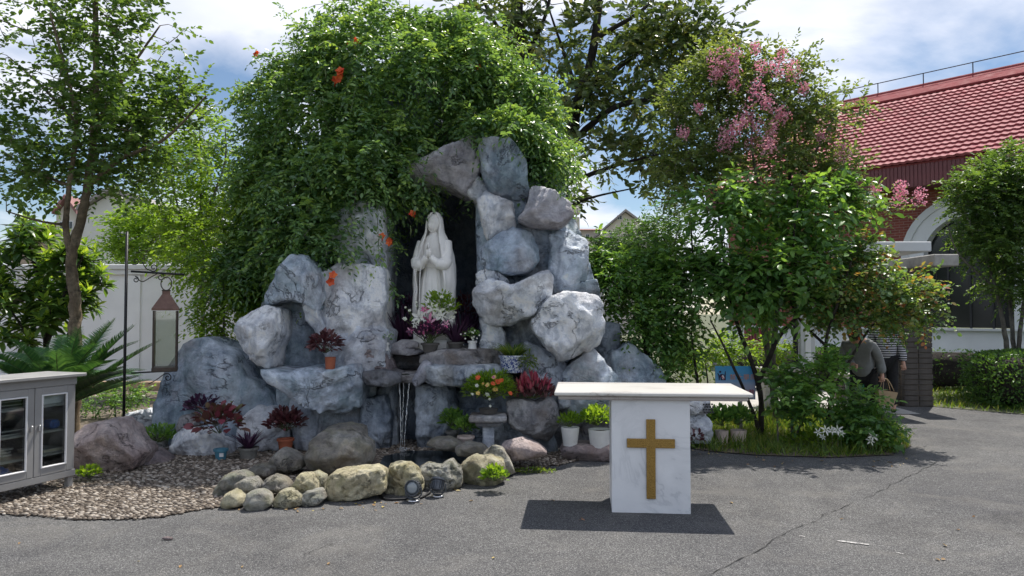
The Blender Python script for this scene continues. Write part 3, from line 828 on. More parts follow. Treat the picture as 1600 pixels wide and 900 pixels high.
# roof
rise = ZR - ZE; sl = math.hypot(RUN, rise); ca_, sa_ = RUN / sl, rise / sl
RM = CM @ Matrix(((1, 0, 0, 0), (0, ca_, -sa_, -OV), (0, sa_, ca_, ZE), (0, 0, 0, 1)))   # roof plane: x along, y up the slope, z out
mb = MB(RM); mb.box(((S0 + S1) / 2, sl / 2, -0.08), (S1 - S0 + .8, sl, 0.10)); roof = mk('roof', mb, M_RIDGE, ch)
RB = CM @ Matrix(((1, 0, 0, 0), (0, -ca_, sa_, -OV + 2 * RUN), (0, sa_, ca_, ZE), (0, 0, 0, 1)))
mb = MB(RB); mb.box(((S0 + S1) / 2, sl / 2, -0.08), (S1 - S0 + .8, sl, 0.10)); mk('roof_back_slope', mb, M_RIDGE, ch)
tw_, tl_ = 0.20, 0.315
def tile_shape():
    prof = [(0.0, 0.0), (0.033, 0.016), (0.066, 0.022), (0.10, 0.016), (0.127, 0.004), (0.167, 0.0), (0.207, 0.002)]
    v = []; f = []
    for (y, lift) in ((-0.03, 0.062), (tl_ + .02, 0.0)):
        for x, z in prof: v.append((x, y, z + lift))
    n = len(prof)
    for x, z in prof: v.append((x, -0.028, z - 0.01))
    for i in range(n - 1):
        f.append((i, i + 1, n + i + 1, n + i)); f.append((2 * n + i, 2 * n + i + 1, i + 1, i))
    return v, f
tv, tf = tile_shape()
tme = bpy.data.meshes.new('tile'); tme.from_pydata(tv, [], tf); tme.materials.append(M_TILE); tme.update()
tme.polygons.foreach_set('use_smooth', np.ones(len(tme.polygons), bool)); tme.set_sharp_from_angle(angle=R(40))
rows = int((sl - 0.95) / tl_); cols = int((S1 - S0 + .7) / tw_)
cand = []
for r_ in range(rows):
    for c_ in range(cols):
        p = RM @ Vector((S0 - .35 + c_ * tw_, r_ * tl_, 0.0))
        px = 800 + FPX * p.x / p.y; py = 490 - FPX * (p.z - CAM_H) / p.y
        hid = px > 1640 or px < 1290 or (px > 1480 and py > 235 - (px - 1480) * .1)
        cand.append((hid, p.length, r_, c_))
cand.sort()
V = []; F = []; off = 0
RQ = RM.to_quaternion()
for i, (hid, d_, r_, c_) in enumerate(cand):
    lo = Vector((S0 - .35 + c_ * tw_, r_ * tl_, random.uniform(-.004, .004)))
    if i < 300 and not hid:
        o = bpy.data.objects.new('tile', tme); COL.objects.link(o); o.parent = roof
        o.location = RM @ lo - ch.location; o.rotation_mode = 'QUATERNION'; o.rotation_quaternion = RQ
        o.location = (RM @ lo)          # roof itself sits at minus the church's base, so add it back below
        o.location = o.location - (ch.location + roof.location)
    else:
        for p in tv: V.append((RM @ (Vector(p) + lo))[:])
        F.extend([tuple(k + off for k in q_) for q_ in tf]); off += len(tv)
me = bpy.data.meshes.new('tiles'); me.from_pydata(V, [], F); me.update()
me.polygons.foreach_set('use_smooth', np.ones(len(me.polygons), bool)); me.set_sharp_from_angle(angle=R(40))
o = mk('tiles', me, M_TILE, roof); o['kind'] = 'stuff'
mb = MB(RM); mb.box(((S0 + S1) / 2, sl - .45, 0.03), (S1 - S0 + .86, 0.95, 0.10), bev=.02); mk('ridge_band', mb, M_RIDGE, roof)
mb = MB(CM); mb.tube([(S0 - .4, RUN - OV, ZR + .02), (S1 + .4, RUN - OV, ZR + .02)], 0.11, 10); mk('ridge_cap', mb, M_RIDGE, roof)
# rail along the ridge
rl = MB(CM); rl.tube([(S0 - .4, RUN - OV, ZR + .48), (S1 + .4, RUN - OV, ZR + .48)], 0.016, 6); rail = mk('ridge_rail', rl, M_DKFRAME, ch)
for i in range(11):
    mb = MB(CM); mb.tube([(S0 + i * 1.5, RUN - OV, ZR + .1), (S0 + i * 1.5, RUN - OV, ZR + .49)], 0.018, 6); mk('rail_post', mb, M_DKFRAME, rail)
# fascia of upright boards and a soffit
mb = MB(CM); mb.box(((S0 + S1) / 2, -OV + .10, ZE - .36), (S1 - S0 + .5, 0.08, 0.62)); fas = mk('fascia', mb, M_FASCIA, ch)
fb = bpy.data.meshes.new('fascia_board'); b_ = MB(); b_.box((0, 0, 0), (0.085, 0.024, 0.60), bev=.006); fb.from_pydata(b_.v, [], b_.f); fb.materials.append(M_FASCIA); fb.update()
CQ = CM.to_quaternion()
for i in range(110):
    s_ = -5.2 + i * 0.102
    if s_ > 5.0: break
    o = bpy.data.objects.new('fascia_board', fb); COL.objects.link(o); o.parent = fas
    o.location = (CM @ Vector((s_, -OV + .05, ZE - .36))) - (ch.location + fas.location); o.rotation_mode = 'QUATERNION'; o.rotation_quaternion = CQ
mb = MB(CM); mb.box(((S0 + S1) / 2, -OV / 2 + .07, ZE - .62), (S1 - S0 + .4, OV - .1, 0.05)); mk('soffit', mb, M_FASCIA, ch)

# ------------------------------------------------------------------ pergola of slate-brick columns with white beams
M_SLATE = m_simple('dark_slate_brick', (0.075, 0.066, 0.06), 0.85, 0.4, 6, 0.5, 40, bdist=0.01)
M_GREYCONC = m_simple('stained_concrete', (0.34, 0.33, 0.31), 0.9, 0.3, 5, 0.4, 40)
M_WHITEMETAL = m_simple('white_paint', (0.62, 0.64, 0.66), 0.55, 0.08, 2, 0.05)
M_BLACKMETAL = m_simple('black_iron', (0.018, 0.018, 0.02), 0.5, 0.3, 20, 0.2, metal=0.4)
PB = G(1425, 633)
pg = thing('pergola', 'garden pergola with dark brick column, grey concrete head and white beams', 'pergola', PB)
cw = 0.50; H_col = P(0, 420, PB.y).z
mb = MB(); mb.box((PB.x, PB.y + .02, H_col / 2), (cw - .03, cw - .03, H_col)); column = mk('column', mb, M_MORTAR, pg)
bme = {}
for key, d in (('a', (0.245, 0.10, 0.082)), ('b', (0.10, 0.245, 0.082))):
    b_ = MB(); b_.box((0, 0, 0), d, bev=.008); m_ = bpy.data.meshes.new('brick'); m_.from_pydata(b_.v, [], b_.f); m_.materials.append(M_SLATE); m_.update(); bme[key] = m_
nr = int(H_col / 0.092)
for r_ in range(nr):
    z = 0.05 + r_ * 0.092
    for (key, dx, dy) in (('a', -0.127, -0.20), ('a', 0.127, -0.20), ('b', -0.20, 0.03), ('b', -0.20, 0.20)):
        o = bpy.data.objects.new('brick', bme[key]); COL.objects.link(o); o.parent = column
        sh = 0.03 if r_ % 2 else -0.03
        o.location = Vector((PB.x + dx + random.uniform(-.006, .006), PB.y + .02 + dy + random.uniform(-.008, .008), z)) - (pg.location + column.location)
        o.rotation_euler = (0, 0, random.uniform(-.02, .02))
zt = H_col
mb = MB(); mb.box((P(1440, 0, PB.y - .1).x, PB.y + .6, zt + .105), (0.42, 2.6, 0.20), bev=.015); mk('concrete_head', mb, M_GREYCONC, pg)
wc_x = P(1248, 600, 13.4).x
b0, b1 = Vector((wc_x - .3, 12.6, 0)), P(1440, 398, 12.35)
mb = MB(); mb.box(((b0.x + b1.x) / 2, 12.65, zt + .30), (b1.x - b0.x, 1.2, 0.16), bev=.01); mk('beam', mb, M_WHITEMETAL, pg)
wc_ = P(1248, 600, 13.4)
mb = MB(); mb.box((wc_.x, 13.1, (zt + .2) / 2), (0.27, 0.27, zt + .20), bev=.02); mk('white_column', mb, M_WHITEMETAL, pg)
mb = MB(); mb.box((wc_.x, 12.965 - .008, (zt + .1) / 2 + .05), (0.10, 0.016, zt - .05), bev=.004); mk('column_groove_strip', mb, M_PLASTER, pg)
mb = MB(); mb.tube([(wc_.x - .20, 13.0, 0), (wc_.x - .20, 13.0, zt + .21)], 0.045, 10); mk('drain_pipe', mb, M_BLACKMETAL, pg)
lw = thing('low_wall', 'low dark brick wall with pale coping beside the pergola column', 'wall', G(1355, 632))
xa, xb = P(1300, 0, 13.5).x, PB.x - .27
mb = MB(); mb.box(((xa + xb) / 2, 13.5, 0.22), (xb - xa, 0.30, 0.44)); lwb = mk('core', mb, M_MORTAR, lw)
for r_ in range(4):
    for i in range(int((xb - xa) / 0.255)):
        o = bpy.data.objects.new('brick', bme['a']); COL.objects.link(o); o.parent = lwb
        o.location = Vector((xa + .13 + i * .255, 13.335, 0.05 + r_ * .096)) - (lw.location + lwb.location)
mb = MB(); mb.box(((xa + xb) / 2, 13.48, 0.485), (xb - xa, 0.42, 0.09), bev=.012); mk('coping', mb, M_CONC, lw)
bn = thing('stone_bench', 'long pale stone bench behind the blue sign', 'bench', G(1210, 615))
x_a, x_b = P(1178, 0, 12.9).x, P(1262, 0, 12.9).x
mb = MB(); mb.box(((x_a + x_b) / 2, 12.9, P(0, 577, 12.9).z), (x_b - x_a, 0.4, 0.07), bev=.012); mk('seat', mb, M_CONC, bn)
for xx in (x_a + .15, x_b - .15):
    mb = MB(); mb.box((xx, 12.9, P(0, 577, 12.9).z / 2 - .02), (0.16, 0.34, P(0, 577, 12.9).z - .03), bev=.01); mk('leg', mb, M_GREYCONC, bn)
# ------------------------------------------------------------------ the rock grotto
RK_BLUE = m_rock('rock_blue_grey', (0.36, 0.43, 0.51), (0.57, 0.63, 0.71), (0.77, 0.80, 0.84), (0.25, 0.21, 0.18), 0.55, 0.65, 1.0, 0.6, moss=(0.16, 0.27, 0.30), moss_amt=0.45)
RK_PALE = m_rock('rock_pale_grey', (0.56, 0.59, 0.64), (0.74, 0.76, 0.80), (0.84, 0.86, 0.88), (0.30, 0.25, 0.22), 0.5, 0.6, 1.0, 0.6)
RK_PINK = m_rock('rock_pinkish', (0.38, 0.37, 0.39), (0.52, 0.50, 0.525), (0.64, 0.62, 0.64), (0.20, 0.16, 0.15), 0.4, 0.5, 1.2, 0.2)
RK_BROWN = m_rock('rock_brown_grey', (0.16, 0.155, 0.155), (0.30, 0.29, 0.295), (0.46, 0.455, 0.46), (0.17, 0.12, 0.085), 0.6, 0.7, 1.3, 0.15)
RK_RED = m_rock('rock_reddish', (0.27, 0.20, 0.185), (0.43, 0.345, 0.325), (0.56, 0.48, 0.46), (0.24, 0.17, 0.15), 0.5, 0.6, 1.2, 0.1)
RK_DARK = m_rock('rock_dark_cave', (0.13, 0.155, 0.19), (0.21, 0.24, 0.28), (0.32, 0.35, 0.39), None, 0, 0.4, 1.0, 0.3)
RK_WET = m_rock('rock_wet_streaked', (0.13, 0.155, 0.185), (0.33, 0.37, 0.42), (0.60, 0.63, 0.67), (0.14, 0.125, 0.09), 0.5, 0.5, 1.3, 0.85)
RK_WHITE = m_rock('rock_whitewashed', (0.56, 0.58, 0.63), (0.68, 0.70, 0.74), (0.76, 0.77, 0.80), None, 0, 0.25, 1.0, 0.2)
RK_TAN = m_rock('stone_tan', (0.34, 0.30, 0.20), (0.54, 0.49, 0.34), (0.68, 0.64, 0.50), (0.28, 0.22, 0.12), 0.5, 0.45, 2.2, 0.0, moss=(0.36, 0.33, 0.15), moss_amt=0.5)
RK_TAN2 = m_rock('stone_grey_tan', (0.25, 0.235, 0.20), (0.42, 0.40, 0.34), (0.58, 0.56, 0.49), (0.30, 0.22, 0.14), 0.5, 0.6, 2.6, 0.0, moss=(0.20, 0.21, 0.13), moss_amt=0.6)
RK_OVAL = m_rock('stone_weathered', (0.17, 0.155, 0.135), (0.30, 0.275, 0.24), (0.42, 0.40, 0.36), (0.20, 0.16, 0.11), 0.6, 0.5, 1.8, 0.0, moss=(0.24, 0.23, 0.15), moss_amt=0.5)

grotto = thing('rock_grotto', 'tall artificial rock grotto with dark arched cave holding the statue', 'grotto', (P(680, 0, 9.5).x, 9.5, 0))
GR = [
 # poly, D, t, material, (options)
 ([(640, 262), (690, 236), (726, 222), (741, 210), (751, 222), (750, 249), (744, 273), (726, 300), (706, 288), (680, 282), (650, 290)], 9.45, .55, RK_PINK, {}),
 ([(750, 240), (755, 220), (798, 222), (820, 250), (822, 283), (828, 300), (819, 309), (797, 303), (778, 305), (763, 292), (755, 268)], 9.35, .55, RK_BLUE, {'p': 4}),
 ([(744, 270), (756, 286), (763, 300), (750, 314), (739, 309), (728, 300), (733, 284)], 9.35, .28, RK_PALE, {'sub': 4}),
 ([(746, 314), (761, 299), (775, 307), (800, 319), (804, 355), (783, 367), (763, 374), (756, 356), (751, 332)], 9.3, .42, RK_PALE, {}),
 ([(827, 314), (831, 291), (841, 290), (866, 298), (890, 318), (893, 338), (876, 350), (846, 350), (827, 347), (811, 339), (822, 327)], 9.05, .50, RK_PINK, {'p': 4.5, 'amp': .03}),
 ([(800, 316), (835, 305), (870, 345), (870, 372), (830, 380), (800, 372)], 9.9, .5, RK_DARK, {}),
 ([(757, 384), (778, 366), (802, 357), (827, 365), (838, 383), (838, 408), (822, 425), (790, 427), (760, 417), (750, 402)], 9.15, .45, RK_BLUE, {'p': 3}),
 ([(861, 368), (876, 358), (907, 367), (917, 381), (917, 420), (914, 434), (905, 448), (872, 449), (856, 441), (858, 420), (862, 392)], 9.3, .45, RK_BLUE, {'p': 4.5}),
 ([(834, 400), (851, 395), (864, 402), (867, 425), (860, 442), (845, 428)], 9.45, .35, RK_BLUE, {'sub': 4}),
 ([(744, 428), (757, 420), (779, 425), (796, 440), (764, 450), (745, 447)], 9.15, .35, RK_PALE, {'sub': 4}),
 ([(742, 452), (769, 436), (801, 447), (823, 437), (852, 422), (860, 437), (856, 471), (838, 491), (813, 497), (801, 505), (781, 507), (762, 505), (742, 474)], 9.0, .50, RK_PALE, {'crack': .035}),
 ([(855, 448), (905, 443), (930, 436), (938, 466), (900, 470), (862, 468)], 9.3, .42, RK_BLUE, {}),
 ([(834, 502), (862, 467), (881, 460), (930, 464), (942, 481), (941, 517), (935, 534), (918, 548), (891, 558), (876, 560), (867, 549), (854, 539), (836, 514)], 8.85, .50, RK_PALE, {'crack': .03}),
 ([(750, 501), (778, 503), (787, 522), (792, 545), (782, 566), (746, 556), (755, 520)], 9.2, .38, RK_PALE, {}),
 ([(772, 500), (840, 496), (850, 540), (850, 572), (780, 572), (770, 540)], 9.55, .35, RK_WET, {}),
 ([(822, 537), (857, 553), (880, 560), (892, 590), (880, 640), (830, 640), (820, 590)], 9.1, .42, RK_PALE, {}),
 ([(882, 586), (925, 545), (942, 566), (962, 590), (966, 650), (884, 650)], 8.95, .42, RK_BLUE, {}),
 ([(925, 540), (940, 503), (967, 508), (968, 540), (956, 556), (935, 560)], 9.9, .40, RK_DARK, {}),
 ([(940, 560), (985, 540), (1030, 575), (1055, 640), (950, 660)], 9.9, .5, RK_BLUE, {}),
 ([(748, 300), (800, 300), (860, 350), (900, 380), (930, 450), (945, 540), (940, 600), (760, 600), (752, 480)], 9.75, .42, RK_BLUE, {'crack': .04}),
 ([(735, 240), (830, 220), (880, 300), (870, 360), (770, 350), (738, 300)], 9.95, .45, RK_BLUE, {}),
 ([(425, 420), (500, 400), (606, 330), (608, 600), (440, 600)], 9.85, .42, RK_BLUE, {'crack': .04}),
 # side to the left of the cave
 ([(522, 380), (530, 335), (562, 318), (598, 325), (598, 354), (598, 397), (597, 421), (575, 419), (549, 416), (530, 400)], 9.4, .45, RK_PALE, {'p': 4.5}),
 ([(492, 445), (512, 428), (535, 416), (597, 421), (600, 470), (595, 497), (601, 525), (599, 552), (592, 570), (570, 580), (520, 580), (498, 545), (488, 490)], 9.2, .48, RK_PALE, {'p': 4.5, 'crack': .03}),
 ([(440, 418), (455, 400), (478, 404), (497, 430), (503, 465), (492, 484), (476, 472), (450, 467), (425, 472), (411, 484), (413, 462), (428, 440)], 9.0, .50, RK_BLUE, {}),
 ([(474, 456), (497, 470), (500, 495), (512, 520), (498, 528), (478, 497)], 9.0, .36, RK_PALE, {}),
 ([(363, 518), (375, 500), (409, 480), (428, 486), (432, 520), (419, 545), (414, 578), (393, 564), (378, 545), (366, 530)], 8.75, .50, RK_PALE, {'p': 2.8}),
 ([(408, 574), (445, 584), (485, 577), (520, 578), (556, 570), (558, 600), (552, 637), (530, 645), (500, 643), (470, 630), (452, 615), (436, 607), (418, 594)], 8.75, .55, RK_BLUE, {'p': 4, 'crack': .03}),
 ([(415, 474), (485, 474), (510, 520), (505, 590), (405, 590), (405, 530)], 9.55, .40, RK_BLUE, {'cuts': 4}),
 ([(520, 505), (560, 500), (604, 520), (600, 580), (570, 590), (520, 588), (508, 545)], 9.05, .44, RK_PALE, {}),
 ([(440, 600), (500, 590), (580, 600), (585, 705), (440, 710)], 9.35, .42, RK_BLUE, {}),
 ([(458, 610), (488, 612), (498, 650), (496, 708), (462, 708), (452, 650)], 8.95, .25, RK_PALE, {}),
 ([(235, 662), (250, 590), (268, 556), (292, 536), (322, 533), (363, 553), (387, 590), (424, 618), (440, 652), (438, 702), (380, 706), (240, 704)], 9.3, .55, RK_BLUE, {'crack': .03, 'p': 2.8}),
 ([(370, 682), (380, 655), (400, 637), (425, 639), (444, 660), (446, 704), (372, 706)], 8.95, .34, RK_WHITE, {'p': 2.5, 'cuts': 3}),
 ([(266, 724), (269, 685), (287, 671), (320, 677), (349, 698), (358, 722), (300, 724)], 8.7, .36, RK_PALE, {'crack': .04}),
 # centre: spring, ledge and shelf
 ([(564, 562), (578, 544), (594, 545), (607, 568), (612, 584), (596, 590), (570, 588), (562, 574)], 8.9, .30, RK_RED, {'sub': 5}),
 ([(560, 582), (596, 578), (622, 584), (624, 598), (605, 604), (578, 602), (563, 594)], 8.75, .34, RK_BROWN, {}),
 ([(594, 547), (620, 543), (660, 545), (664, 551), (640, 555), (600, 554)], 9.25, .36, RK_PINK, {'sub': 4, 'p': 5}),
 ([(606, 541), (625, 532), (650, 533), (656, 542), (630, 545)], 9.2, .22, RK_PINK, {'sub': 4}),
 ([(590, 552), (670, 552), (672, 596), (590, 596)], 9.75, .35, RK_BROWN, {'cuts': 3}),
 ([(642, 594), (660, 564), (674, 568), (668, 592), (652, 604)], 8.85, .32, RK_PINK, {'sub': 4}),
 ([(618, 583), (650, 583), (652, 598), (618, 598)], 8.95, .30, RK_BROWN, {'sub': 4, 'p': 5, 'cuts': 2}),
 ([(655, 558), (690, 547), (772, 547), (782, 560), (778, 576), (700, 574), (662, 574)], 9.05, .48, RK_BROWN, {'p': 5, 'crack': .04}),
 ([(652, 592), (668, 571), (700, 572), (778, 570), (784, 588), (762, 598), (735, 603), (680, 603)], 8.85, .42, RK_WET, {'crack': .04}),
 ([(550, 598), (620, 600), (620, 702), (548, 704)], 9.45, .30, RK_WET, {'p': 5, 'cuts': 3}),
 ([(564, 628), (600, 622), (610, 650), (608, 702), (566, 702)], 9.05, .26, RK_WET, {}),
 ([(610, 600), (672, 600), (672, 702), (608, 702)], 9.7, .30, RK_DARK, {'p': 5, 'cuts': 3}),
 ([(652, 604), (705, 604), (712, 640), (708, 702), (654, 702)], 9.1, .28, RK_WET, {'p': 4}),
 ([(690, 600), (800, 590), (830, 640), (830, 704), (690, 704)], 9.4, .32, RK_WET, {'p': 4.5}),
 ([(795, 629), (814, 623), (839, 632), (857, 622), (869, 634), (873, 661), (864, 678), (857, 690), (839, 684), (823, 676), (798, 664)], 8.65, .34, RK_BROWN, {'crack': .03}),
 ([(776, 660), (812, 655), (860, 672), (868, 704), (778, 704)], 8.85, .28, RK_WET, {}),
 ([(862, 608), (890, 600), (935, 610), (960, 640), (960, 706), (866, 706)], 9.15, .32, RK_BROWN, {'crack': .03}),
 ([(872, 612), (889, 610), (892, 634), (874, 640)], 8.7, .2, RK_PALE, {'sub': 4}),
]
for i, (poly, D, t, m, kw) in enumerate(GR):
    kw = dict(kw); kw['p'] = max(kw.get('p', 5.5) + 1.2, 5.0); kw.setdefault('cuts', 7); kw['deep'] = .80; kw['bmax'] = .9; kw.setdefault('amp', .05)
    v, f = rock(poly, D, t * .98, seed=i * 7 + 3, ground=-0.05, grow=1.06, shear=.16, relief=.035, lump=.03, **kw)
    mk('boulder', (v, f), m, grotto, True)
# the cave: a rough dark shell behind the statue, its floor and the shelf
def shell(cx, cz, D0, D1, rx, rz, seed):
    n, m = 48, 30; V = []; F = []
    for j in range(m + 1):
        s = j / m
        for i in range(n + 1):
            a = -0.35 * math.pi + 1.70 * math.pi * i / n
            k = math.sqrt(max(0.0, 1 - (max(0, s - .45) / .55) ** 2)) if s > .45 else 1.0
            V.append((cx + rx * k * math.cos(a), D0 + (D1 - D0) * s, cz + rz * k * math.sin(a)))
    for j in range(m):
        for i in range(n): a = j * (n + 1) + i; F.append((a, a + n + 1, a + n + 2, a + 1))
    V = np.array(V); V += (V - np.array([cx, 10.5, cz])) * (0.09 * fbm(V * 2.1 + seed, 4))[:, None]
    return V, np.array(F)
cc = P(680, 430, 10.3)
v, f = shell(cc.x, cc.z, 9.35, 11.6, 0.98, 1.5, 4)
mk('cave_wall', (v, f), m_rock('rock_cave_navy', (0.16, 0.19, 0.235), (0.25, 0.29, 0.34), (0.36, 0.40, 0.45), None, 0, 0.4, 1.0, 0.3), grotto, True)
zsh = P(0, 548, 9.3).z
mb = MB(); mb.box((cc.x, 10.35, zsh - .12), (1.9, 2.2, 0.22), bev=.05); mk('cave_floor', mb, RK_BROWN, grotto)
# rock mass at the back so that the mound is solid from every side
for i, (poly, D, t) in enumerate((([(480, 330), (505, 190), (590, 95), (690, 65), (790, 110), (850, 190), (850, 290), (740, 260), (640, 265), (560, 330)], 11.15, .55), ([(410, 420), (470, 330), (560, 240), (606, 250), (606, 700), (380, 700)], 10.6, .8), ([(560, 250), (640, 190), (740, 180), (800, 215), (790, 300), (560, 300)], 10.5, .75),
                                  ([(752, 240), (830, 210), (900, 330), (935, 480), (960, 700), (752, 700)], 10.6, .8))):
    v, f = rock(poly, D, t, seed=200 + i, ground=-0.05); mk('boulder', (v, f), RK_DARK if i in (0, 2) else RK_BLUE, grotto, True)

# falling water
def m_stream():
    t = NT('falling_water')
    tr = t.n.new('ShaderNodeBsdfTransparent'); gl = t.n.new('ShaderNodeBsdfGlossy'); gl.inputs['Roughness'].default_value = 0.08
    df = t.n.new('ShaderNodeBsdfDiffuse'); df.inputs[0].default_value = (0.8, 0.84, 0.88, 1)
    a = t.n.new('ShaderNodeMixShader'); a.inputs[0].default_value = .45; t.l.new(gl.outputs[0], a.inputs[1]); t.l.new(df.outputs[0], a.inputs[2])
    b = t.n.new('ShaderNodeMixShader'); t.l.new(t.ramp(t.noise(30, 3, .6, 0, t.mapping((1, 1, .25))), [(.35, .18), (.65, .6)]), b.inputs[0])
    t.l.new(tr.outputs[0], b.inputs[1]); t.l.new(a.outputs[0], b.inputs[2]); t.l.new(b.outputs[0], t.out.inputs['Surface']); return t.m
wf = thing('waterfall', 'thin streams of water falling from the stone spout into the pond', 'water', P(630, 724, 8.62))
M_STREAM = m_stream()
for xa, xb, w in ((624, 627, .009), (640, 630, .008), (631, 628, .005)):
    a = P(xa, 597, 8.63); b = P(xb, 722, 8.55)
    pts = []; rr = []
    for i in range(40):
        s = i / 39; q_ = a.lerp(b, s); q_.x = a.x + (b.x - a.x) * s ** 0.7 + random.gauss(0, .003); pts.append(q_); rr.append(w * random.uniform(.35, 1.0))
    mk('stream', MB().tube(pts, rr, 6), M_STREAM, wf, True)
mb = MB(); c_ = P(630, 722, 8.55)
for i in range(50):
    a = random.uniform(0, 6.3); r = abs(random.gauss(0, .06)); mb.ball((c_.x + r * math.cos(a), c_.y + r * math.sin(a) * .6, .035 + random.random() * .05 * (1 - r * 4 if r < .2 else .1)), random.uniform(.004, .009), 6)
mk('splash', mb, M_STREAM, wf, True)['kind'] = 'stuff'
mb = MB(); a = P(618, 586, 9.1); b = P(648, 586, 9.1)
mb.box(((a.x + b.x) / 2, 8.95, P(0, 584, 8.95).z + .012), (b.x - a.x, .62, .018), bev=.006); mk('spout_water', mb, MATS['pond_water'], wf)

# ------------------------------------------------------------------ loose stones, each a thing
def stone(label, poly, D, t, mat, seed, name='stone', cat='stone', group=None, **kw):
    kw.setdefault('sub', 4); kw.setdefault('p', 2.6); kw.setdefault('cuts', 8); kw.setdefault('deep', .8); kw.setdefault('amp', .05)
    v, f = rock(poly, D, t, seed=seed, ground=-0.02, **kw)
    o = mk(name, (v, f), mat, None, True); tag(o, label, cat, group); return o
BS = 'stones edging the little pond'
stone('large mossy tan stone at the end of the pond edging, next to the pebbles', [(330, 774), (340, 757), (352, 743), (375, 736), (392, 745), (389, 762), (365, 774), (340, 779)], 6.65, .17, RK_TAN2, 1, group=BS)
stone('pale oval stone resting on two round ones at the end of the edging', [(366, 757), (380, 749), (398, 746), (406, 757), (405, 766), (385, 769), (369, 767)], 6.42, .13, RK_OVAL, 2, group=BS, cuts=3)
stone('small round yellowish stone, frontmost beside the pebble paving', [(345, 786), (352, 772), (365, 766), (380, 775), (382, 788), (360, 795), (347, 793)], 6.25, .13, RK_TAN, 3, group=BS, cuts=3)
stone('round yellowish stone with dark base, second along the front row', [(380, 788), (388, 770), (405, 766), (420, 774), (425, 788), (410, 797), (388, 798)], 6.2, .14, RK_TAN2, 4, group=BS, cuts=4)
stone('purplish grey oval stone between the pale oval and the crossed stones', [(404, 763), (415, 748), (430, 742), (448, 751), (455, 760), (440, 769), (413, 771)], 6.5, .14, RK_OVAL, 5, group=BS, cuts=3)
stone('olive wedge stone laid across two lower stones of the edging', [(454, 760), (468, 741), (485, 739), (496, 755), (497, 765), (480, 771), (460, 771)], 6.42, .13, RK_TAN, 6, group=BS)
stone('upright narrow stone against the squared block', [(482, 741), (496, 736), (508, 744), (509, 782), (500, 788), (492, 760)], 6.55, .13, RK_TAN, 7, group=BS)
stone('low rounded stone under the olive wedge, nearer the pebbles', [(426, 784), (437, 768), (455, 764), (472, 775), (473, 788), (450, 795), (431, 793)], 6.28, .15, RK_TAN, 8, group=BS)
stone('low rounded stone under the olive wedge, touching the squared block', [(465, 776), (480, 767), (503, 765), (509, 778), (497, 789), (470, 792)], 6.32, .14, RK_TAN2, 9, group=BS)
stone('long squared tan block with brown stains, largest of the pond edging', [(509, 781), (511, 748), (519, 741), (588, 734), (599, 739), (599, 770), (580, 778), (530, 786), (514, 785)], 6.55, .20, RK_TAN, 10, group=BS, p=4.5, sub=5)
stone('humped tan stone with creased top behind the round spotlight', [(598, 767), (602, 740), (612, 727), (640, 724), (653, 735), (662, 752), (661, 768), (645, 775), (608, 775)], 6.75, .20, RK_TAN, 11, group=BS, sub=5, lump=.16, crack=.035)
stone('two-humped tan stone behind the upturned spotlight', [(653, 736), (668, 726), (690, 728), (706, 720), (720, 733), (724, 758), (700, 765), (668, 767), (657, 754)], 6.95, .20, RK_TAN2, 12, group=BS, sub=5, lump=.14, crack=.035)
stone('squarish tan stone behind the bright green weed', [(720, 727), (740, 713), (765, 713), (787, 720), (792, 747), (775, 759), (740, 761), (723, 753)], 7.1, .20, RK_TAN, 13, group=BS)
stone('curved yellow stone at the end of the edging by the white gravel', [(753, 711), (769, 697), (785, 700), (801, 726), (805, 740), (790, 744), (776, 724)], 7.45, .17, RK_TAN2, 14, group=BS)
stone('flat dark mossy rock at the back rim of the pond', [(663, 693), (680, 685), (705, 685), (724, 695), (716, 704), (685, 703)], 8.1, .25, RK_OVAL, 15, group=BS)
stone('low grey mossy rock between pond rim and curved yellow stone', [(710, 700), (730, 691), (755, 696), (768, 708), (742, 715), (714, 711)], 7.8, .2, RK_OVAL, 16, group=BS)
stone('smooth brown whale-backed rock lying on the white gravel', [(776, 706), (790, 692), (815, 686), (840, 694), (860, 708), (842, 714), (800, 720), (783, 717)], 7.75, .24, RK_RED, 17, cuts=3)
stone('big smooth oval boulder with lichen between pots and pond', [(476, 715), (484, 690), (500, 677), (528, 673), (560, 678), (581, 695), (584, 715), (571, 735), (540, 743), (500, 740), (481, 730)], 7.45, .33, RK_OVAL, 18, name='boulder', cat='boulder', sub=5, p=2.2, cuts=4)
stone('grey rock peeping out behind the big oval boulder', [(503, 676), (515, 666), (545, 663), (568, 668), (572, 690), (510, 692)], 8.1, .3, RK_OVAL, 19, name='boulder', cat='boulder')
stone('pointed brown stone in front of the terracotta pot', [(416, 729), (428, 710), (440, 701), (455, 706), (472, 718), (474, 732), (450, 738), (424, 738)], 7.45, .2, RK_OVAL, 20, name='boulder', cat='boulder')
stone('small mossy stone beside the pointed brown stone', [(387, 739), (395, 728), (410, 726), (426, 732), (426, 743), (405, 748), (390, 746)], 7.2, .16, RK_OVAL, 21, name='boulder', cat='boulder', cuts=3)
stone('low reddish rock slab under the white plastic pots', [(877, 702), (890, 695), (960, 694), (1000, 700), (1000, 722), (915, 724), (880, 717)], 8.3, .22, RK_RED, 22, name='boulder', cat='boulder', p=4.5, sub=5)
stone('big reddish boulder beside the grey cabinet', [(112, 702), (122, 675), (140, 662), (180, 657), (191, 664), (208, 692), (223, 709), (214, 730), (173, 742), (128, 742)], 7.75, .42, RK_RED, 23, name='boulder', cat='boulder', p=3, sub=5, crack=.03)
stone('small grey-pink rock behind the big reddish boulder', [(212, 724), (219, 702), (240, 704), (263, 720), (258, 733), (224, 737)], 8.1, .26, RK_RED, 24, name='boulder', cat='boulder')
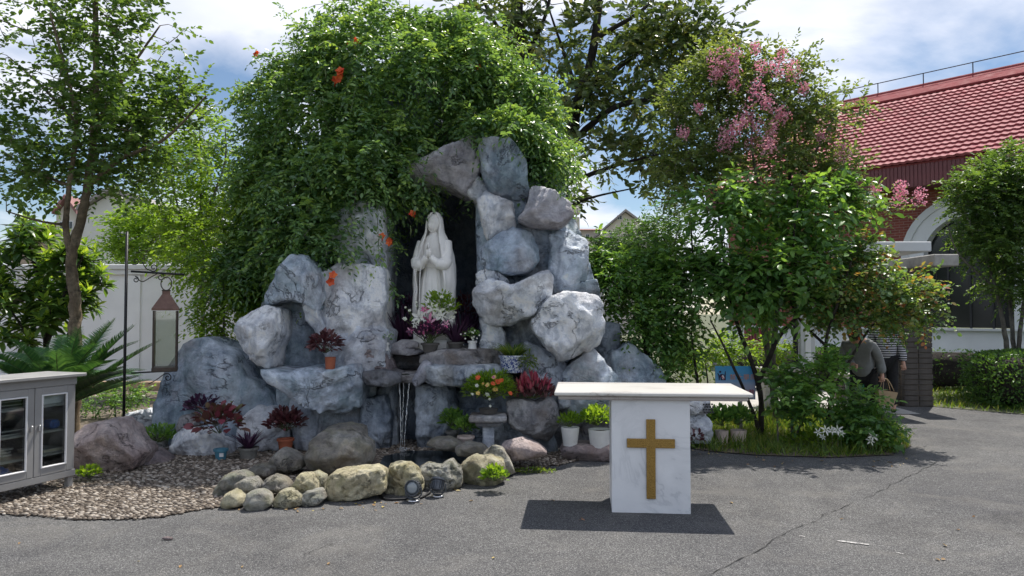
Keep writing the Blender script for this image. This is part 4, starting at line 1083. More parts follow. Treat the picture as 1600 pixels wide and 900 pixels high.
stone('pale flat rock behind the lamp post foot', [(186, 662), (200, 645), (230, 640), (250, 655), (245, 680), (195, 684)], 9.6, .3, RK_PALE, 25, name='boulder', cat='boulder')
stone('dark rock half hidden under leaves beside the slab rock', [(205, 690), (225, 676), (260, 680), (272, 705), (260, 716), (210, 714)], 9.0, .26, RK_BROWN, 26, name='boulder', cat='boulder')
stone('dark ledge stone under the purple leaves', [(278, 668), (283, 650), (300, 646), (312, 660), (312, 690), (280, 690)], 8.75, .2, RK_BROWN, 27, name='boulder', cat='boulder')
# ------------------------------------------------------------------ marble altar
def frame_of(o, ux, uy): return Matrix(((ux.x, uy.x, 0, o.x), (ux.y, uy.y, 0, o.y), (0, 0, 1, o.z), (0, 0, 0, 1)))
a0, a1 = G(956, 801), G(1079.5, 804)
ux = (a1 - a0).normalized(); uy = Vector((-ux.y, ux.x, 0)); O = (a0 + a1) / 2; pw = (a1 - a0).length
AM = frame_of(O, ux, uy)
ztop = 0.972
altar = thing('altar_table', 'white marble altar with broad slab top and brass cross on its pedestal', 'altar', O)
mb = MB(AM); mb.box((0, 0.262, (ztop - .066) / 2), (pw - .05, 0.472, ztop - .070)); mk('pedestal', mb, M_MORTAR, altar)
mb = MB(AM); mb.box((0, 0.0125, (ztop - .066) / 2), (pw, 0.025, ztop - .068), bev=.003); mk('front_panel', mb, M_MARBLE, altar)
for sx_ in (-1, 1):
    mb = MB(AM); mb.box((sx_ * (pw / 2 - .0145), 0.264, (ztop - .066) / 2), (.025, 0.470, ztop - .068), bev=.003); mk('side_panel', mb, M_MARBLE, altar)
mb = MB(AM); mb.box((0.01, 0.35, ztop - .049), (1.50, 0.80, 0.034), bev=.010); mk('lower_slab', mb, M_SLABEDGE, altar)
mb = MB(AM); mb.box((0.01, 0.35, ztop - .016), (1.56, 0.87, 0.032), bev=.008); mk('top_slab', mb, M_SLABTOP, altar)
k = O.y / FPX
cz = 0.972 - (692 - 614) * k
mb = MB(AM)
cl = MB(AM); hw = 0.036; vx = (1017.5 - 1017.7) * k
zt_, zb_ = P(0, 655, O.y).z, P(0, 779, O.y).z; za = P(0, 692.5, O.y).z; ha = 0.19
poly = [(-hw, zb_), (hw, zb_), (hw, za - hw), (ha, za - hw), (ha, za + hw), (hw, za + hw), (hw, zt_), (-hw, zt_), (-hw, za + hw), (-ha, za + hw), (-ha, za - hw), (-hw, za - hw)]
n = len(poly); e = .004
cl.add([(x, 0.002, z) for x, z in poly] + [(x, -.018, z) for x, z in poly], [tuple(range(n))[::-1], tuple(range(n, 2 * n))] + [(i, (i + 1) % n, n + (i + 1) % n, n + i) for i in range(n)])
cr_ = mk('cross', cl, M_BRASS, altar); bv_ = cr_.modifiers.new('edge', 'BEVEL'); bv_.width = .004; bv_.segments = 2

# ------------------------------------------------------------------ glazed cabinet
M_GREYWOOD = m_simple('grey_painted_wood', (0.28, 0.275, 0.27), 0.6, 0.13, 3, 0.25, 30)
M_GREYWOOD2 = m_simple('grey_shelf_wood', (0.40, 0.39, 0.37), 0.65, 0.1, 4, 0.1)
M_BEAD = m_simple('white_sealant_bead', (0.75, 0.75, 0.76), 0.6, 0.06, 8, 0.3, 60)
M_CHROME = NT('brushed_steel').done((0.62, 0.62, 0.64), 0.3, None, 1.0)
M_CLEAR = m_glass('clear_glass', (0.9, 0.94, 0.93), 0.03)
cO = G(115, 762); cx = Vector((-.345, -.939, 0)).normalized(); cy = Vector((cx.y, -cx.x, 0))
if cy.y < 0: cy = -cy
CB = frame_of(cO, cx, cy); CWD, CDP, CZ0, CZ1 = 0.82, 0.40, 0.115, 1.02
cab = thing('glazed_cabinet', 'grey wooden cabinet with two glass doors and shelves', 'cabinet', cO)
def cbx(name, c, d, mat, par=cab, bev=.004): b = MB(CB); b.box(c, d, bev=bev); return mk(name, b, mat, par)
cbx('side_panel', (0.012, CDP / 2, (CZ0 + CZ1) / 2), (0.024, CDP, CZ1 - CZ0), M_GREYWOOD)
cbx('side_panel', (CWD - .012, CDP / 2, (CZ0 + CZ1) / 2), (0.024, CDP, CZ1 - CZ0), M_GREYWOOD)
cbx('back_panel', (CWD / 2, CDP - .008, (CZ0 + CZ1) / 2), (CWD - .05, 0.014, CZ1 - CZ0), MATS['dark_frame'])
cbx('bottom_panel', (CWD / 2, CDP / 2, CZ0 + .014), (CWD - .05, CDP - .03, 0.026), M_GREYWOOD)
cbx('bottom_rail', (CWD / 2, -.004, CZ0 + .03), (CWD, 0.03, 0.06), M_GREYWOOD)
cbx('top_rail', (CWD / 2, -.004, CZ1 - .035), (CWD, 0.03, 0.07), M_GREYWOOD)
cbx('top', (CWD / 2, CDP / 2 - .02, CZ1 + .017), (CWD + .12, CDP + .10, 0.032), M_GREYWOOD, bev=.006)
for x, y in ((.03, .03), (CWD - .03, .03), (.03, CDP - .04), (CWD - .03, CDP - .04)): cbx('leg', (x, y, CZ0 / 2), (0.05, 0.05, CZ0), M_GREYWOOD)
dz0, dz1 = CZ0 + .062, CZ1 - .072
for di, (xa, xb, hx) in enumerate(((0.034, CWD / 2 - .003, CWD / 2 - .036), (CWD / 2 + .003, CWD - .034, CWD / 2 + .036))):
    fw = 0.062
    d = cbx('door', ((xa + fw / 2), -.006, (dz0 + dz1) / 2), (fw, 0.028, dz1 - dz0), M_GREYWOOD)
    cbx('stile', (xb - fw / 2, -.006, (dz0 + dz1) / 2), (fw, 0.028, dz1 - dz0), M_GREYWOOD, d)
    cbx('rail', ((xa + xb) / 2, -.006, dz0 + fw / 2), (xb - xa - 2 * fw, 0.028, fw), M_GREYWOOD, d)
    cbx('rail', ((xa + xb) / 2, -.006, dz1 - fw / 2), (xb - xa - 2 * fw, 0.028, fw), M_GREYWOOD, d)
    ia, ib, za_, zb2 = xa + fw, xb - fw, dz0 + fw, dz1 - fw; bw_ = .014
    for c, s in (((ia + bw_ / 2, (za_ + zb2) / 2), (bw_, zb2 - za_)), ((ib - bw_ / 2, (za_ + zb2) / 2), (bw_, zb2 - za_)), (((ia + ib) / 2, za_ + bw_ / 2), (ib - ia - 2 * bw_, bw_)), (((ia + ib) / 2, zb2 - bw_ / 2), (ib - ia - 2 * bw_, bw_))):
        cbx('bead', (c[0], -.016, c[1]), (s[0], .02, s[1]), M_BEAD, d)
    cbx('pane', ((ia + ib) / 2, -.002, (za_ + zb2) / 2), (ib - ia - .004, .004, zb2 - za_ - .004), M_CLEAR, d, bev=0)
    b = MB(CB); b.box((hx, -.034, .60), (.014, .026, .055), bev=.005); mk('handle', b, M_CHROME, d)
zsv = [0.34, 0.545, 0.775]
for z in zsv: cbx('shelf', (CWD / 2, CDP / 2, z), (CWD - .05, CDP - .06, .022), M_GREYWOOD2)
# what stands in the cabinet
M_WHITEBOX = m_simple('white_card', (0.72, 0.72, 0.72), .7, .06)
M_BLUEPL = m_simple('blue_plastic', (0.03, 0.12, 0.42), .4, .25, 20)
M_DARKSTUFF = m_simple('dark_paper', (0.05, 0.05, 0.055), .8, .5, 15)
M_PAPER = m_simple('yellowed_paper', (0.52, 0.47, 0.36), .8, .15, 15)
def inside(name, label, cat, c, d, mat, bev=.006, rz=0.0):
    b = MB(CB @ Matrix.Translation(c) @ Matrix.Rotation(rz, 4, 'Z')); b.box((0, 0, 0), d, bev=bev); return tag(mk(name, b, mat), label, cat)
inside('white_box', 'white cardboard box on the top shelf inside the cabinet', 'box', (.17, .15, zsv[2] + .066), (.22, .2, .108), M_WHITEBOX)
inside('blue_packet', 'bright blue packet on the middle shelf inside the cabinet', 'packet', (.13, .13, zsv[1] + .052), (.10, .12, .08), M_BLUEPL, .02)
inside('white_tin', 'small white tin beside the blue packet inside the cabinet', 'tin', (.25, .13, zsv[1] + .046), (.06, .06, .07), M_WHITEBOX, .015)
def pile(label, c, n, w, mat, seed):
    t = thing('paper_pile', label, 'papers', CB @ Vector(c)); gg = random.Random(seed)
    z = c[2]
    for i in range(n):
        h = gg.uniform(.006, .016); b = MB(CB @ Matrix.Translation((c[0] + gg.uniform(-.01, .01), c[1], z + h / 2)) @ Matrix.Rotation(gg.uniform(-.12, .12), 4, 'Z')); b.box((0, 0, 0), (w, .24, h - .0006), bev=.002); z += h
        mk('booklet', b, mat if i % 3 else M_GREYWOOD2, t)
pile('pile of yellowed booklets on the low shelf behind the glass door by the boulder', (.2, .17, zsv[0] + .012), 4, .25, M_PAPER, 1)
pile('pile of dark booklets on the middle shelf of the outer cabinet door', (.60, .17, zsv[1] + .012), 5, .26, M_DARKSTUFF, 2)
pile('low pile of dark booklets on the top shelf of the outer cabinet door', (.60, .17, zsv[2] + .012), 7, .26, M_DARKSTUFF, 3)
pile('stack of dark booklets at the cabinet bottom beside the boulder', (.21, .18, CZ0 + .028), 9, .26, M_DARKSTUFF, 4)
t_ = thing('cable_coil', 'loose coil of pale cable on the low shelf of the outer cabinet door', 'cable', CB @ Vector((.6, .17, zsv[0] + .02)))
pts = [CB @ Vector((.6 + .1 * math.cos(a) * (1 + .15 * math.sin(a * 1.7)), .15 + .07 * math.sin(a), zsv[0] + .03 + a * .004)) for a in [i * .3 for i in range(64)]]
mk('cable', MB().tube(pts, .008, 6), M_GREYWOOD2, t_, True)
v, f = ico(4); gg = v * (1 + .22 * fbm(v * 2.1, 4))[:, None]; mtx = np.array([(CB @ Vector((.61 + p[0] * .11, .15 + p[1] * .10, CZ0 + .105 + p[2] * .075)))[:] for p in gg])
tag(mk('plastic_bag', (mtx, f), M_BLUEPL, None, False), 'crumpled blue plastic bag at the bottom of the cabinet', 'bag')

# ------------------------------------------------------------------ lamp post with hanging lantern
LD = 8.5; lk = M_PX(LD)
lp0 = P(205, 0, LD).x
post = thing('lantern_post', 'thin black iron post with scrolled brackets beside the cabinet', 'post', (lp0, LD, 0))
mk('pole', MB().tube([(lp0, LD, -.05), (lp0, LD, P(0, 362, LD).z)], .016, 10), M_BLACKMETAL, post, True)
ya, yb = P(205, 424, LD), P(288, 429, LD)
mk('crossbar', MB().tube([ya, yb], .012, 8), M_BLACKMETAL, post, True)
yc, yd = P(205, 583, LD), P(275, 579, LD)
mk('lower_bar', MB().tube([yc, yd], .009, 8), M_BLACKMETAL, post, True)
def scroll(pts_px, curl, name='scroll'):
    pts = [P(x, y, LD) for x, y in pts_px]
    mk(name, MB().tube(curve(pts, 8), .0055, 6), M_BLACKMETAL, post, True)
def spiral(cx, cy, r, a0, turns, n=22): return [(cx + r * (1 - .75 * i / n) * math.cos(a0 + turns * 6.283 * i / n), cy + r * (1 - .75 * i / n) * math.sin(a0 + turns * 6.283 * i / n)) for i in range(n + 1)]
scroll(spiral(212, 437, 5, math.pi * 1.5, 1.2)[::-1] + [(222, 440), (236, 433), (247, 427)] + spiral(251, 433, 6, -math.pi / 2, 1.2), 1)
scroll(spiral(212, 408, 5, math.pi * .5, -1.2)[::-1] + [(207, 413)], 1)
scroll([(222, 409), (228, 419), (236, 423)] + spiral(240, 418, 6, math.pi / 2, -1.2), 1)
scroll([(232, 600), (245, 593), (256, 585)] + spiral(262, 590, 6, -math.pi / 2, 1.2), 1)
M_RUST = m_simple('rusty_copper', (0.16, 0.095, 0.075), 0.6, 0.35, 8, 0.3, 50, metal=.5)
M_DARKIRON = m_simple('dark_bronze', (0.07, 0.055, 0.045), 0.55, 0.35, 12, 0.3, 50, metal=.5)
lc = P(267, 0, LD).x; zt_, zr_, zb_ = P(0, 457, LD).z, P(0, 485, LD).z, P(0, 580, LD).z
lan = thing('lantern', 'tall weathered copper lantern with glass panes hanging from the iron post', 'lantern', (lc, LD, zb_))
LM = Matrix.Translation((lc, LD, 0)) @ Matrix.Rotation(R(22), 4, 'Z'); hw = .118
b = MB(LM); v = []
for (w, z) in ((hw + .022, zr_), (hw + .022, zr_ + .02), (.04, zt_ - .02), (.04, zt_ + .015)):
    v += [(-w, -w, z), (w, -w, z), (w, w, z), (-w, w, z)]
b.add(v, [(3, 2, 1, 0), (12, 13, 14, 15)] + [(i * 4 + j, i * 4 + (j + 1) % 4, (i + 1) * 4 + (j + 1) % 4, (i + 1) * 4 + j) for i in range(3) for j in range(4)]); mk('roof', b, M_RUST, lan)
b = MB(LM); b.box((0, 0, zt_ + .022), (.09, .09, .016), bev=.004); mk('cap', b, M_DARKIRON, lan)
b = MB(LM); b.box((0, 0, zb_ + .025), (2 * hw + .03, 2 * hw + .03, .05), bev=.006); mk('base', b, M_DARKIRON, lan)
for sx in (-1, 1):
    for sy in (-1, 1):
        b = MB(LM); b.box((sx * hw, sy * hw, (zr_ + zb_) / 2 + .02), (.02, .02, zr_ - zb_ - .05), bev=.003); mk('corner_bar', b, M_DARKIRON, lan)
M_LGLASS = m_glass('dusty_glass', (0.86, 0.88, 0.87), 0.06)
for (dx, dy, w, d) in ((0, -hw, 2 * hw - .02, .004), (0, hw, 2 * hw - .02, .004), (-hw, 0, .004, 2 * hw - .02), (hw, 0, .004, 2 * hw - .02)):
    b = MB(LM); b.box((dx, dy, (zr_ + zb_) / 2 + .02), (w, d, zr_ - zb_ - .06)); mk('pane', b, M_LGLASS, lan)
ring = [Vector((lc + .062 * math.sin(a), LD, zt_ + .10 - .075 * math.cos(a))) for a in [i * 2 * math.pi / 24 for i in range(25)]]
mk('ring', MB().tube(ring, .006, 6, False), M_DARKIRON, lan, True)

# ------------------------------------------------------------------ spotlights on the asphalt
def spotlight(label, px, py, D, aim, size=.075):
    base = G(px, py); t = thing('spotlight', label, 'spotlight', base, 'garden spotlights')
    mk('base', MB().lathe([(size * .85, 0.002), (size * .9, .008), (size * .85, .016), (.01, .018)], base, 20), M_CHROME, t, True)
    c = base + Vector((0, 0, size * 1.75)); aim = Vector(aim).normalized(); q = aim.to_track_quat('Z', 'Y').to_matrix().to_4x4()
    Mx = Matrix.Translation(c) @ q
    b = MB(Mx); b.lathe([(.02, -size), (size * .72, -size * .9), (size * .75, size * .3), (size, size * .36), (size, size * .62), (size * .9, size * .62), (size * .88, size * .45)], (0, 0, 0), 26, cap=True)
    body = mk('housing', b, M_DARKIRON if False else m_simple('spot_grey', (.10, .11, .125), .45, .2, 15, .1, metal=.5) if 'spot_grey' not in MATS else MATS['spot_grey'], t, True); sharp(body)
    b = MB(Mx); b.lathe([(size * .88, size * .50), (size * .5, size * .53), (.002, size * .55)], (0, 0, 0), 26); mk('lens', b, M_CLEAR if False else MATS['spot_lens'], t, True)
    for i in range(16):
        a = i * 2 * math.pi / 16; b = MB(Mx @ Matrix.Rotation(a, 4, 'Z')); b.box((size * .80, 0, -size * .3), (size * .16, .006, size * 1.0)); mk('fin', b, MATS['spot_grey'], t)
    side = aim.cross(Vector((0, 0, 1))); side = side.normalized() if side.length > .1 else Vector((1, 0, 0))
    pts = [c + side * size * 1.08, c + side * size * 1.08 - Vector((0, 0, size * .9)), base + side * size * .5 + Vector((0, 0, .02)), base - side * size * .5 + Vector((0, 0, .02)), c - side * size * 1.08 - Vector((0, 0, size * .9)), c - side * size * 1.08]
    mk('yoke', MB().tube(pts, .007, 6), MATS['spot_grey'], t)
    return t
NT('spot_lens').done((.25, .28, .30), .08, None, None, .8)
spotlight('round spotlight facing the camera in front of the humped stone', 646, 783, 0, (-.25, -1, .12), .066)
spotlight('spotlight tipped upward in front of the two-humped stone', 684, 776, 0, (.12, .55, 1), .066)
mk_c = [G(597, 765, .02), G(596, 774, .015), G(603, 780, .012), G(625, 780, .012), G(655, 778, .012), G(668, 772, .012), G(674, 765, .03)]
tag(mk('power_cable', MB().tube(curve(mk_c, 8), .010, 7), M_BLACKMETAL, None, True), 'black power cable lying between the two spotlights', 'cable')

# ------------------------------------------------------------------ blue notice board
def m_sign():
    t = NT('sign_print')
    sep = t.n.new('ShaderNodeSeparateXYZ'); t.l.new(t.tc.outputs['Generated'], sep.inputs[0])
    c = t.ramp(sep.outputs['Z'], [(0.0, (0.52, 0.54, 0.66)), (0.42, (0.47, 0.50, 0.66)), (0.62, (0.16, 0.42, 0.70)), (1.0, (0.06, 0.36, 0.66))])
    return t.done(c, 0.35, None, None, .4)
SD = 9.75; sk = M_PX(SD)
sc0, sc1 = P(1117.5, 572, SD), P(1180, 624, SD); scx = (sc0.x + sc1.x) / 2; sw, sh = sc1.x - sc0.x, sc0.z - sc1.z
sg = thing('notice_sign', 'small blue and white notice board with climbing pictogram on a grey post', 'sign', (scx, SD, 0))
mb = MB(); mb.box((scx, SD, (sc0.z + sc1.z) / 2), (sw, .02, sh)); mk('board', mb, m_sign(), sg)
mk('post', MB().tube([(P(1152, 0, SD).x, SD + .035, -.05), (P(1152, 0, SD).x, SD + .035, sc0.z - .05)], .022, 10), M_GREYWOOD2, sg, True)
M_ORANGE = m_simple('sign_orange', (.80, .36, .22), .5, .05, 5, 0); M_NAVY = m_simple('sign_navy', (.02, .018, .07), .5, .05, 5, 0); M_REDP = m_simple('sign_red', (.65, .06, .08), .5, .05, 5, 0); M_WHP = m_simple('sign_white', (.8, .8, .82), .5, .05, 5, 0)
def lettering(txt, px, py, h_px, mat, D, par, name='lettering'):
    cu = bpy.data.curves.new('lettering', 'FONT'); cu.body = txt; cu.size = h_px * M_PX(D) * 1.05; cu.align_x = 'CENTER'; cu.align_y = 'CENTER'; cu.extrude = .001; cu.space_character = 1.12
    o = bpy.data.objects.new('lettering', cu); COL.objects.link(o)
    dg = bpy.context.evaluated_depsgraph_get(); me = bpy.data.meshes.new_from_object(o.evaluated_get(dg)); bpy.data.objects.remove(o)
    c = P(px, py, D); me.transform(Matrix.Translation((c.x, D, c.z)) @ Matrix.Rotation(math.pi / 2, 4, 'X')); me.materials.clear()
    mk(name, me, mat, par)
lettering('禁止攀爬', 1161, 590, 9.5, M_ORANGE, SD - .014, sg)
lettering('危险', 1170, 613, 8, M_REDP, SD - .014, sg)
def flat(poly_px, mat, name='pictogram', d=.0125):
    mb = MB(); n = len(poly_px); D = SD - d
    mb.add([P(x, y, D) for x, y in poly_px] + [P(x, y, D - .0015) for x, y in poly_px], [tuple(range(n)), tuple(range(n, 2 * n))[::-1]] + [(i, n + i, n + (i + 1) % n, (i + 1) % n) for i in range(n)])
    mk(name, mb, mat, sg)
flat([(1123.5, 580.5), (1125, 579), (1127, 580), (1127, 582), (1125, 583), (1123.8, 582)], M_NAVY)
flat([(1121, 583.5), (1122, 582.5), (1124, 586), (1127.5, 584), (1128.5, 586), (1125, 590), (1124.5, 594), (1123, 594), (1122.5, 588)], M_NAVY)
flat([(1126, 594), (1126, 587), (1128.5, 584), (1132, 586), (1133, 580), (1134, 580), (1134, 594)], M_NAVY, d=.0150)
flat([(1127.5, 589), (1128.5, 585.8), (1131, 587), (1132, 591), (1130, 593), (1128.5, 592)], M_WHP, d=.0175)
flat([(1126.5, 588), (1127.4, 587.4), (1132.4, 592.2), (1131.6, 593)], M_REDP, d=.020)
mb = MB(); mb.ball(P(1117, 568.5, SD + .01), .022, 10, (1.4, 1, 1)); mk('clip', mb, M_GREYWOOD2, sg, True)

# ------------------------------------------------------------------ stone pedestal and carved pillar
PD = 8.28; pc = P(764, 0, PD).x; zp = P(0, 646, PD).z; pk = M_PX(PD)
ped = thing('stone_pedestal', 'small weathered stone pedestal table carrying the mixed flowers', 'pedestal', (pc, PD, 0))
b = MB(); b.box((pc - .005, PD, zp - .045), (58 * pk, .36, .075), bev=.02); mk('top', b, RK_BROWN, ped)
b = MB(); b.box((pc, PD, zp - .105), (40 * pk, .26, .05), bev=.02); mk('neck', b, RK_BROWN, ped)
b = MB(); b.box((pc, PD, (zp - .13) / 2 - .01), (18 * pk, .14, zp - .11), bev=.015); mk('shaft', b, RK_PALE, ped)
VD = 8.9; vc = P(1092, 0, VD).x; vk = M_PX(VD)
pil = thing('carved_pillar', 'pale carved stone pillar with lattice window behind the altar', 'pillar', (vc, VD, 0))
v, f = rock([(1070, 640), (1098, 640), (1112, 660), (1112, 694), (1072, 694)], VD, .2, seed=61, ground=-.02, sub=4); mk('base', (v, f), RK_PALE, pil, True)
v, f = rock([(1068, 604), (1100, 602), (1106, 612), (1111, 640), (1106, 648), (1070, 648)], VD - .02, .16, seed=62, sub=4, p=6, cuts=2); mk('head', (v, f), RK_WHITE, pil, True)
for i in range(4):
    for j in range(4):
        b = MB(); b.box((P(1088 + i * 4.2 + (j % 2) * 1.5, 0, VD).x, VD - .178, P(0, 629 + j * 4, VD).z), (2.4 * vk, .02, 2.6 * vk)); mk('lattice_hole', b, MATS['dark_frame'], pil)

# ------------------------------------------------------------------ statue
M_STATUE = m_simple('statue_white_stone', (0.84, 0.825, 0.80), 0.62, 0.07, 5, 0.08, 70)
STD = 9.28; zb = 1.14
sx0 = P(681, 0, STD).x
st = thing('praying_statue', 'white stone statue of veiled woman praying inside the cave', 'statue', (sx0, STD, zb))
ST = Matrix.Translation((sx0, STD, zb)) @ Matrix.Rotation(R(-14), 4, 'Z') @ Matrix.Diagonal((.93, 1, 1, 1))
HS = 0.985
b = MB(ST); b.box((0, 0, .07), (.56, .48, .14), bev=.03); mk('plinth', b, M_STATUE, st)
def loft(levels, fn, n=72):
    V = []; F = []
    for j, lv in enumerate(levels):
        for i in range(n): V.append(fn(lv, 2 * math.pi * i / n))
    for j in range(len(levels) - 1):
        for i in range(n): F.append((j * n + i, j * n + (i + 1) % n, (j + 1) * n + (i + 1) % n, (j + 1) * n + i))
    F.append(tuple(range(n))[::-1]); F.append(tuple((len(levels) - 1) * n + i for i in range(n)))
    return V, F
def ip(z, tab):
    zs_ = [t[0] for t in tab]; return [float(np.interp(z, zs_, [t[k] for t in tab])) for k in range(1, len(tab[0]))]
gtab = [(.14, .235, .20), (.3, .225, .19), (.6, .21, .175), (.85, .19, .155), (1.02, .155, .125), (1.12, .16, .125), (1.3, .185, .125), (1.42, .15, .10), (1.47, .075, .07), (1.56, .06, .06)]
def gown(z, a):
    rx, ry = ip(z, gtab); fold = max(0, (1.08 - z)) * .13 * math.sin(11 * a + 2.2 * z + .8 * math.sin(3 * a)) + .022 * math.sin(23 * a + 3 * z) * (z < 1.05)
    r = 1 + fold
    return (rx * r * math.cos(a), ry * r * math.sin(a), z * HS)
v, f = loft([.14 + 1.42 * i / 60 for i in range(61)], gown, 96); mk('gown', MB(ST).add(v, f), M_STATUE, st, True)
# mantle: an open shell from the crown of the head to the hem
mtab = [(.14, .262, .22, .95), (.35, .268, .23, .9), (.6, .278, .235, .82), (.85, .292, .24, .75), (1.05, .285, .235, .7), (1.2, .262, .215, .66), (1.32, .228, .185, .62), (1.42, .175, .15, .62), (1.50, .130, .135, .80), (1.58, .120, .135, 1.05), (1.66, .110, .125, 1.0), (1.72, .085, .10, .6), (1.755, .045, .055, .3), (1.765, .01, .012, .05)]
nz, na = 64, 56; V = []; F = []
for j in range(nz + 1):
    z = .14 + (1.765 - .14) * j / nz; rx, ry, op = ip(z, mtab)
    for i in range(na + 1):
        s = i / na; a = -math.pi / 2 + op + (2 * math.pi - 2 * op) * s
        edge = math.exp(-min(s, 1 - s) * 16)
        w = 1 + (.05 * math.sin(9 * a + 4 * z) + .03 * math.sin(17 * a - 3 * z)) * (1.5 - z if z < 1.5 else 0)
        w += edge * .07 * math.sin(z * 14 + (2 if s < .5 else 0)) * (z < 1.35)
        V.append((rx * w * math.cos(a), ry * w * math.sin(a) - .01, z * HS))
for j in range(nz):
    for i in range(na): q_ = j * (na + 1) + i; F.append((q_, q_ + 1, q_ + na + 2, q_ + na + 1))
mo = mk('mantle', MB(ST).add(V, F), M_STATUE, st, True)
sm = mo.modifiers.new('thickness', 'SOLIDIFY'); sm.thickness = .022; sm.offset = -1
# head with face
v, f = ico(4); H = v.copy(); H = H * np.array([.088, .105, .128])
def bumpat(c, s, d, k): 
    w = np.exp(-(((v - np.array(c)) / np.array(s)) ** 2).sum(1)); H[:] += w[:, None] * np.array(d) * k
bumpat((0, -1, -.05), (.14, .35, .30), (0, -1, -.1), .026)        # nose
for s in (-1, 1): bumpat((s * .38, -.92, .12), (.20, .3, .13), (0, 1, 0), .016); bumpat((s * .45, -.8, -.3), (.3, .3, .25), (0, -1, 0), .006); bumpat((s * .38, -.92, .10), (.09, .2, .05), (0, -1, 0), .008)
bumpat((0, -.93, -.46), (.26, .2, .05), (0, -1, 0), .010); bumpat((0, -.9, -.55), (.22, .2, .04), (0, 1, 0), .006); bumpat((0, -.75, -.8), (.25, .3, .15), (0, -1, -.3), .012)
Hm = ST @ Matrix.Translation((0, -.03, 1.60 * HS)) @ Matrix.Rotation(R(10), 4, 'X') @ Matrix.Rotation(R(-16), 4, 'Z')
mk('head', (np.array([(Hm @ Vector(p))[:] for p in H]), f), M_STATUE, st, True)
for s in (-1, 1):
    pts = [(s * .17, -.02, 1.36), (s * .205, -.08, 1.20), (s * .19, -.15, 1.08), (s * .10, -.20, 1.10), (s * .03, -.225, 1.17)]
    mk('sleeve', MB(ST).tube(curve([(p[0], p[1], p[2] * HS) for p in pts], 6), [.075 - .035 * (i / 24) + (.02 if 8 < i < 18 else 0) for i in range(25)], 14), M_STATUE, st, True)
    hb = MB(ST); hb.tube([(s * .022, -.222, 1.16 * HS), (s * .014, -.24, 1.22 * HS), (s * .012, -.243, 1.27 * HS)], [.022, .026, .022], 8); hand = mk('hand', hb, M_STATUE, st, True)
    for fi, (dy, L) in enumerate(((-.024, .062), (-.008, .075), (.008, .07), (.022, .055))):
        mk('finger', MB(ST).tube([(s * .012, -.243 + dy, 1.265 * HS), (s * .009, -.243 + dy, 1.265 * HS + L * .6), (s * .006, -.243 + dy, 1.265 * HS + L)], [.0085, .008, .006], 6), M_STATUE, hand, True)
    mk('thumb', MB(ST).tube([(s * .016, -.215, 1.20 * HS), (s * .014, -.212, 1.24 * HS), (s * .01, -.218, 1.275 * HS)], [.010, .009, .007], 6), M_STATUE, hand, True)
b = MB(ST); b.lathe([(.162, 1.035 * HS), (.170, 1.05 * HS), (.170, 1.085 * HS), (.162, 1.10 * HS)], (0, 0, 0), 40, 1, .82); mk('sash', b, M_STATUE, st, True)
bd = MB(ST)
for i in range(58):
    s = i / 57; x = -.135 + (.06 if False else 0) + (-.05) * math.sin(s * math.pi) if i < 29 else -.10
    if i < 29: q_ = i / 28; bd.ball((-.165 - .03 * math.sin(q_ * 3), -.205 - .02 * q_, (1.10 - .62 * q_) * HS), .0105, 6)
    else: q_ = (i - 29) / 28; bd.ball((-.115 - .008 * math.sin(q_ * 3), -.215 - .02 * q_, (1.08 - .55 * q_) * HS), .0105, 6)
mk('bead_chain', bd, M_STATUE, st, True)['kind'] = 'stuff'

# ------------------------------------------------------------------ people behind the shrubs
def skin_mesh(joints, edges, root, sub=2):
    names = list(joints); me = bpy.data.meshes.new('body'); me.from_pydata([joints[n][0] for n in names], [(names.index(a), names.index(b)) for a, b in edges], [])
    o = bpy.data.objects.new('tmp_body', me); COL.objects.link(o)
    o.modifiers.new('skin', 'SKIN')
    for i, n in enumerate(names):
        sv = me.skin_vertices[0].data[i]; r = joints[n][1]; sv.radius = (r, r) if isinstance(r, (int, float)) else r; sv.use_root = (n == root)
    ss = o.modifiers.new('sub', 'SUBSURF'); ss.levels = sub; ss.render_levels = sub
    dg = bpy.context.evaluated_depsgraph_get(); out = bpy.data.meshes.new_from_object(o.evaluated_get(dg)); bpy.data.objects.remove(o); return out
M_SKIN = m_simple('skin', (.50, .28, .20), .5, .08, 6, .05); M_HOOD = m_simple('grey_knit', (.20, .21, .215), .9, .15, 10, .4, 120); M_BLACKCL = m_simple('black_cloth', (.012, .012, .015), .85, .3, 10, .2); M_HAIR = m_simple('dark_hair', (.015, .012, .01), .5, .3, 40, .4, 80)
def m_stripes():
    t = NT('striped_knit'); w = t.n.new('ShaderNodeTexWave'); w.bands_direction = 'Z'; w.inputs['Scale'].default_value = 8.5; w.inputs['Distortion'].default_value = .3
    t.l.new(t.tc.outputs['Object'], w.inputs['Vector']); return t.done(t.ramp(w.outputs['Fac'], [(.42, (.012, .012, .02)), (.55, (.5, .5, .52))]), .9)
M_STRIPE = m_stripes(); M_SHOE = m_simple('grey_shoe', (.45, .45, .44), .6, .1)
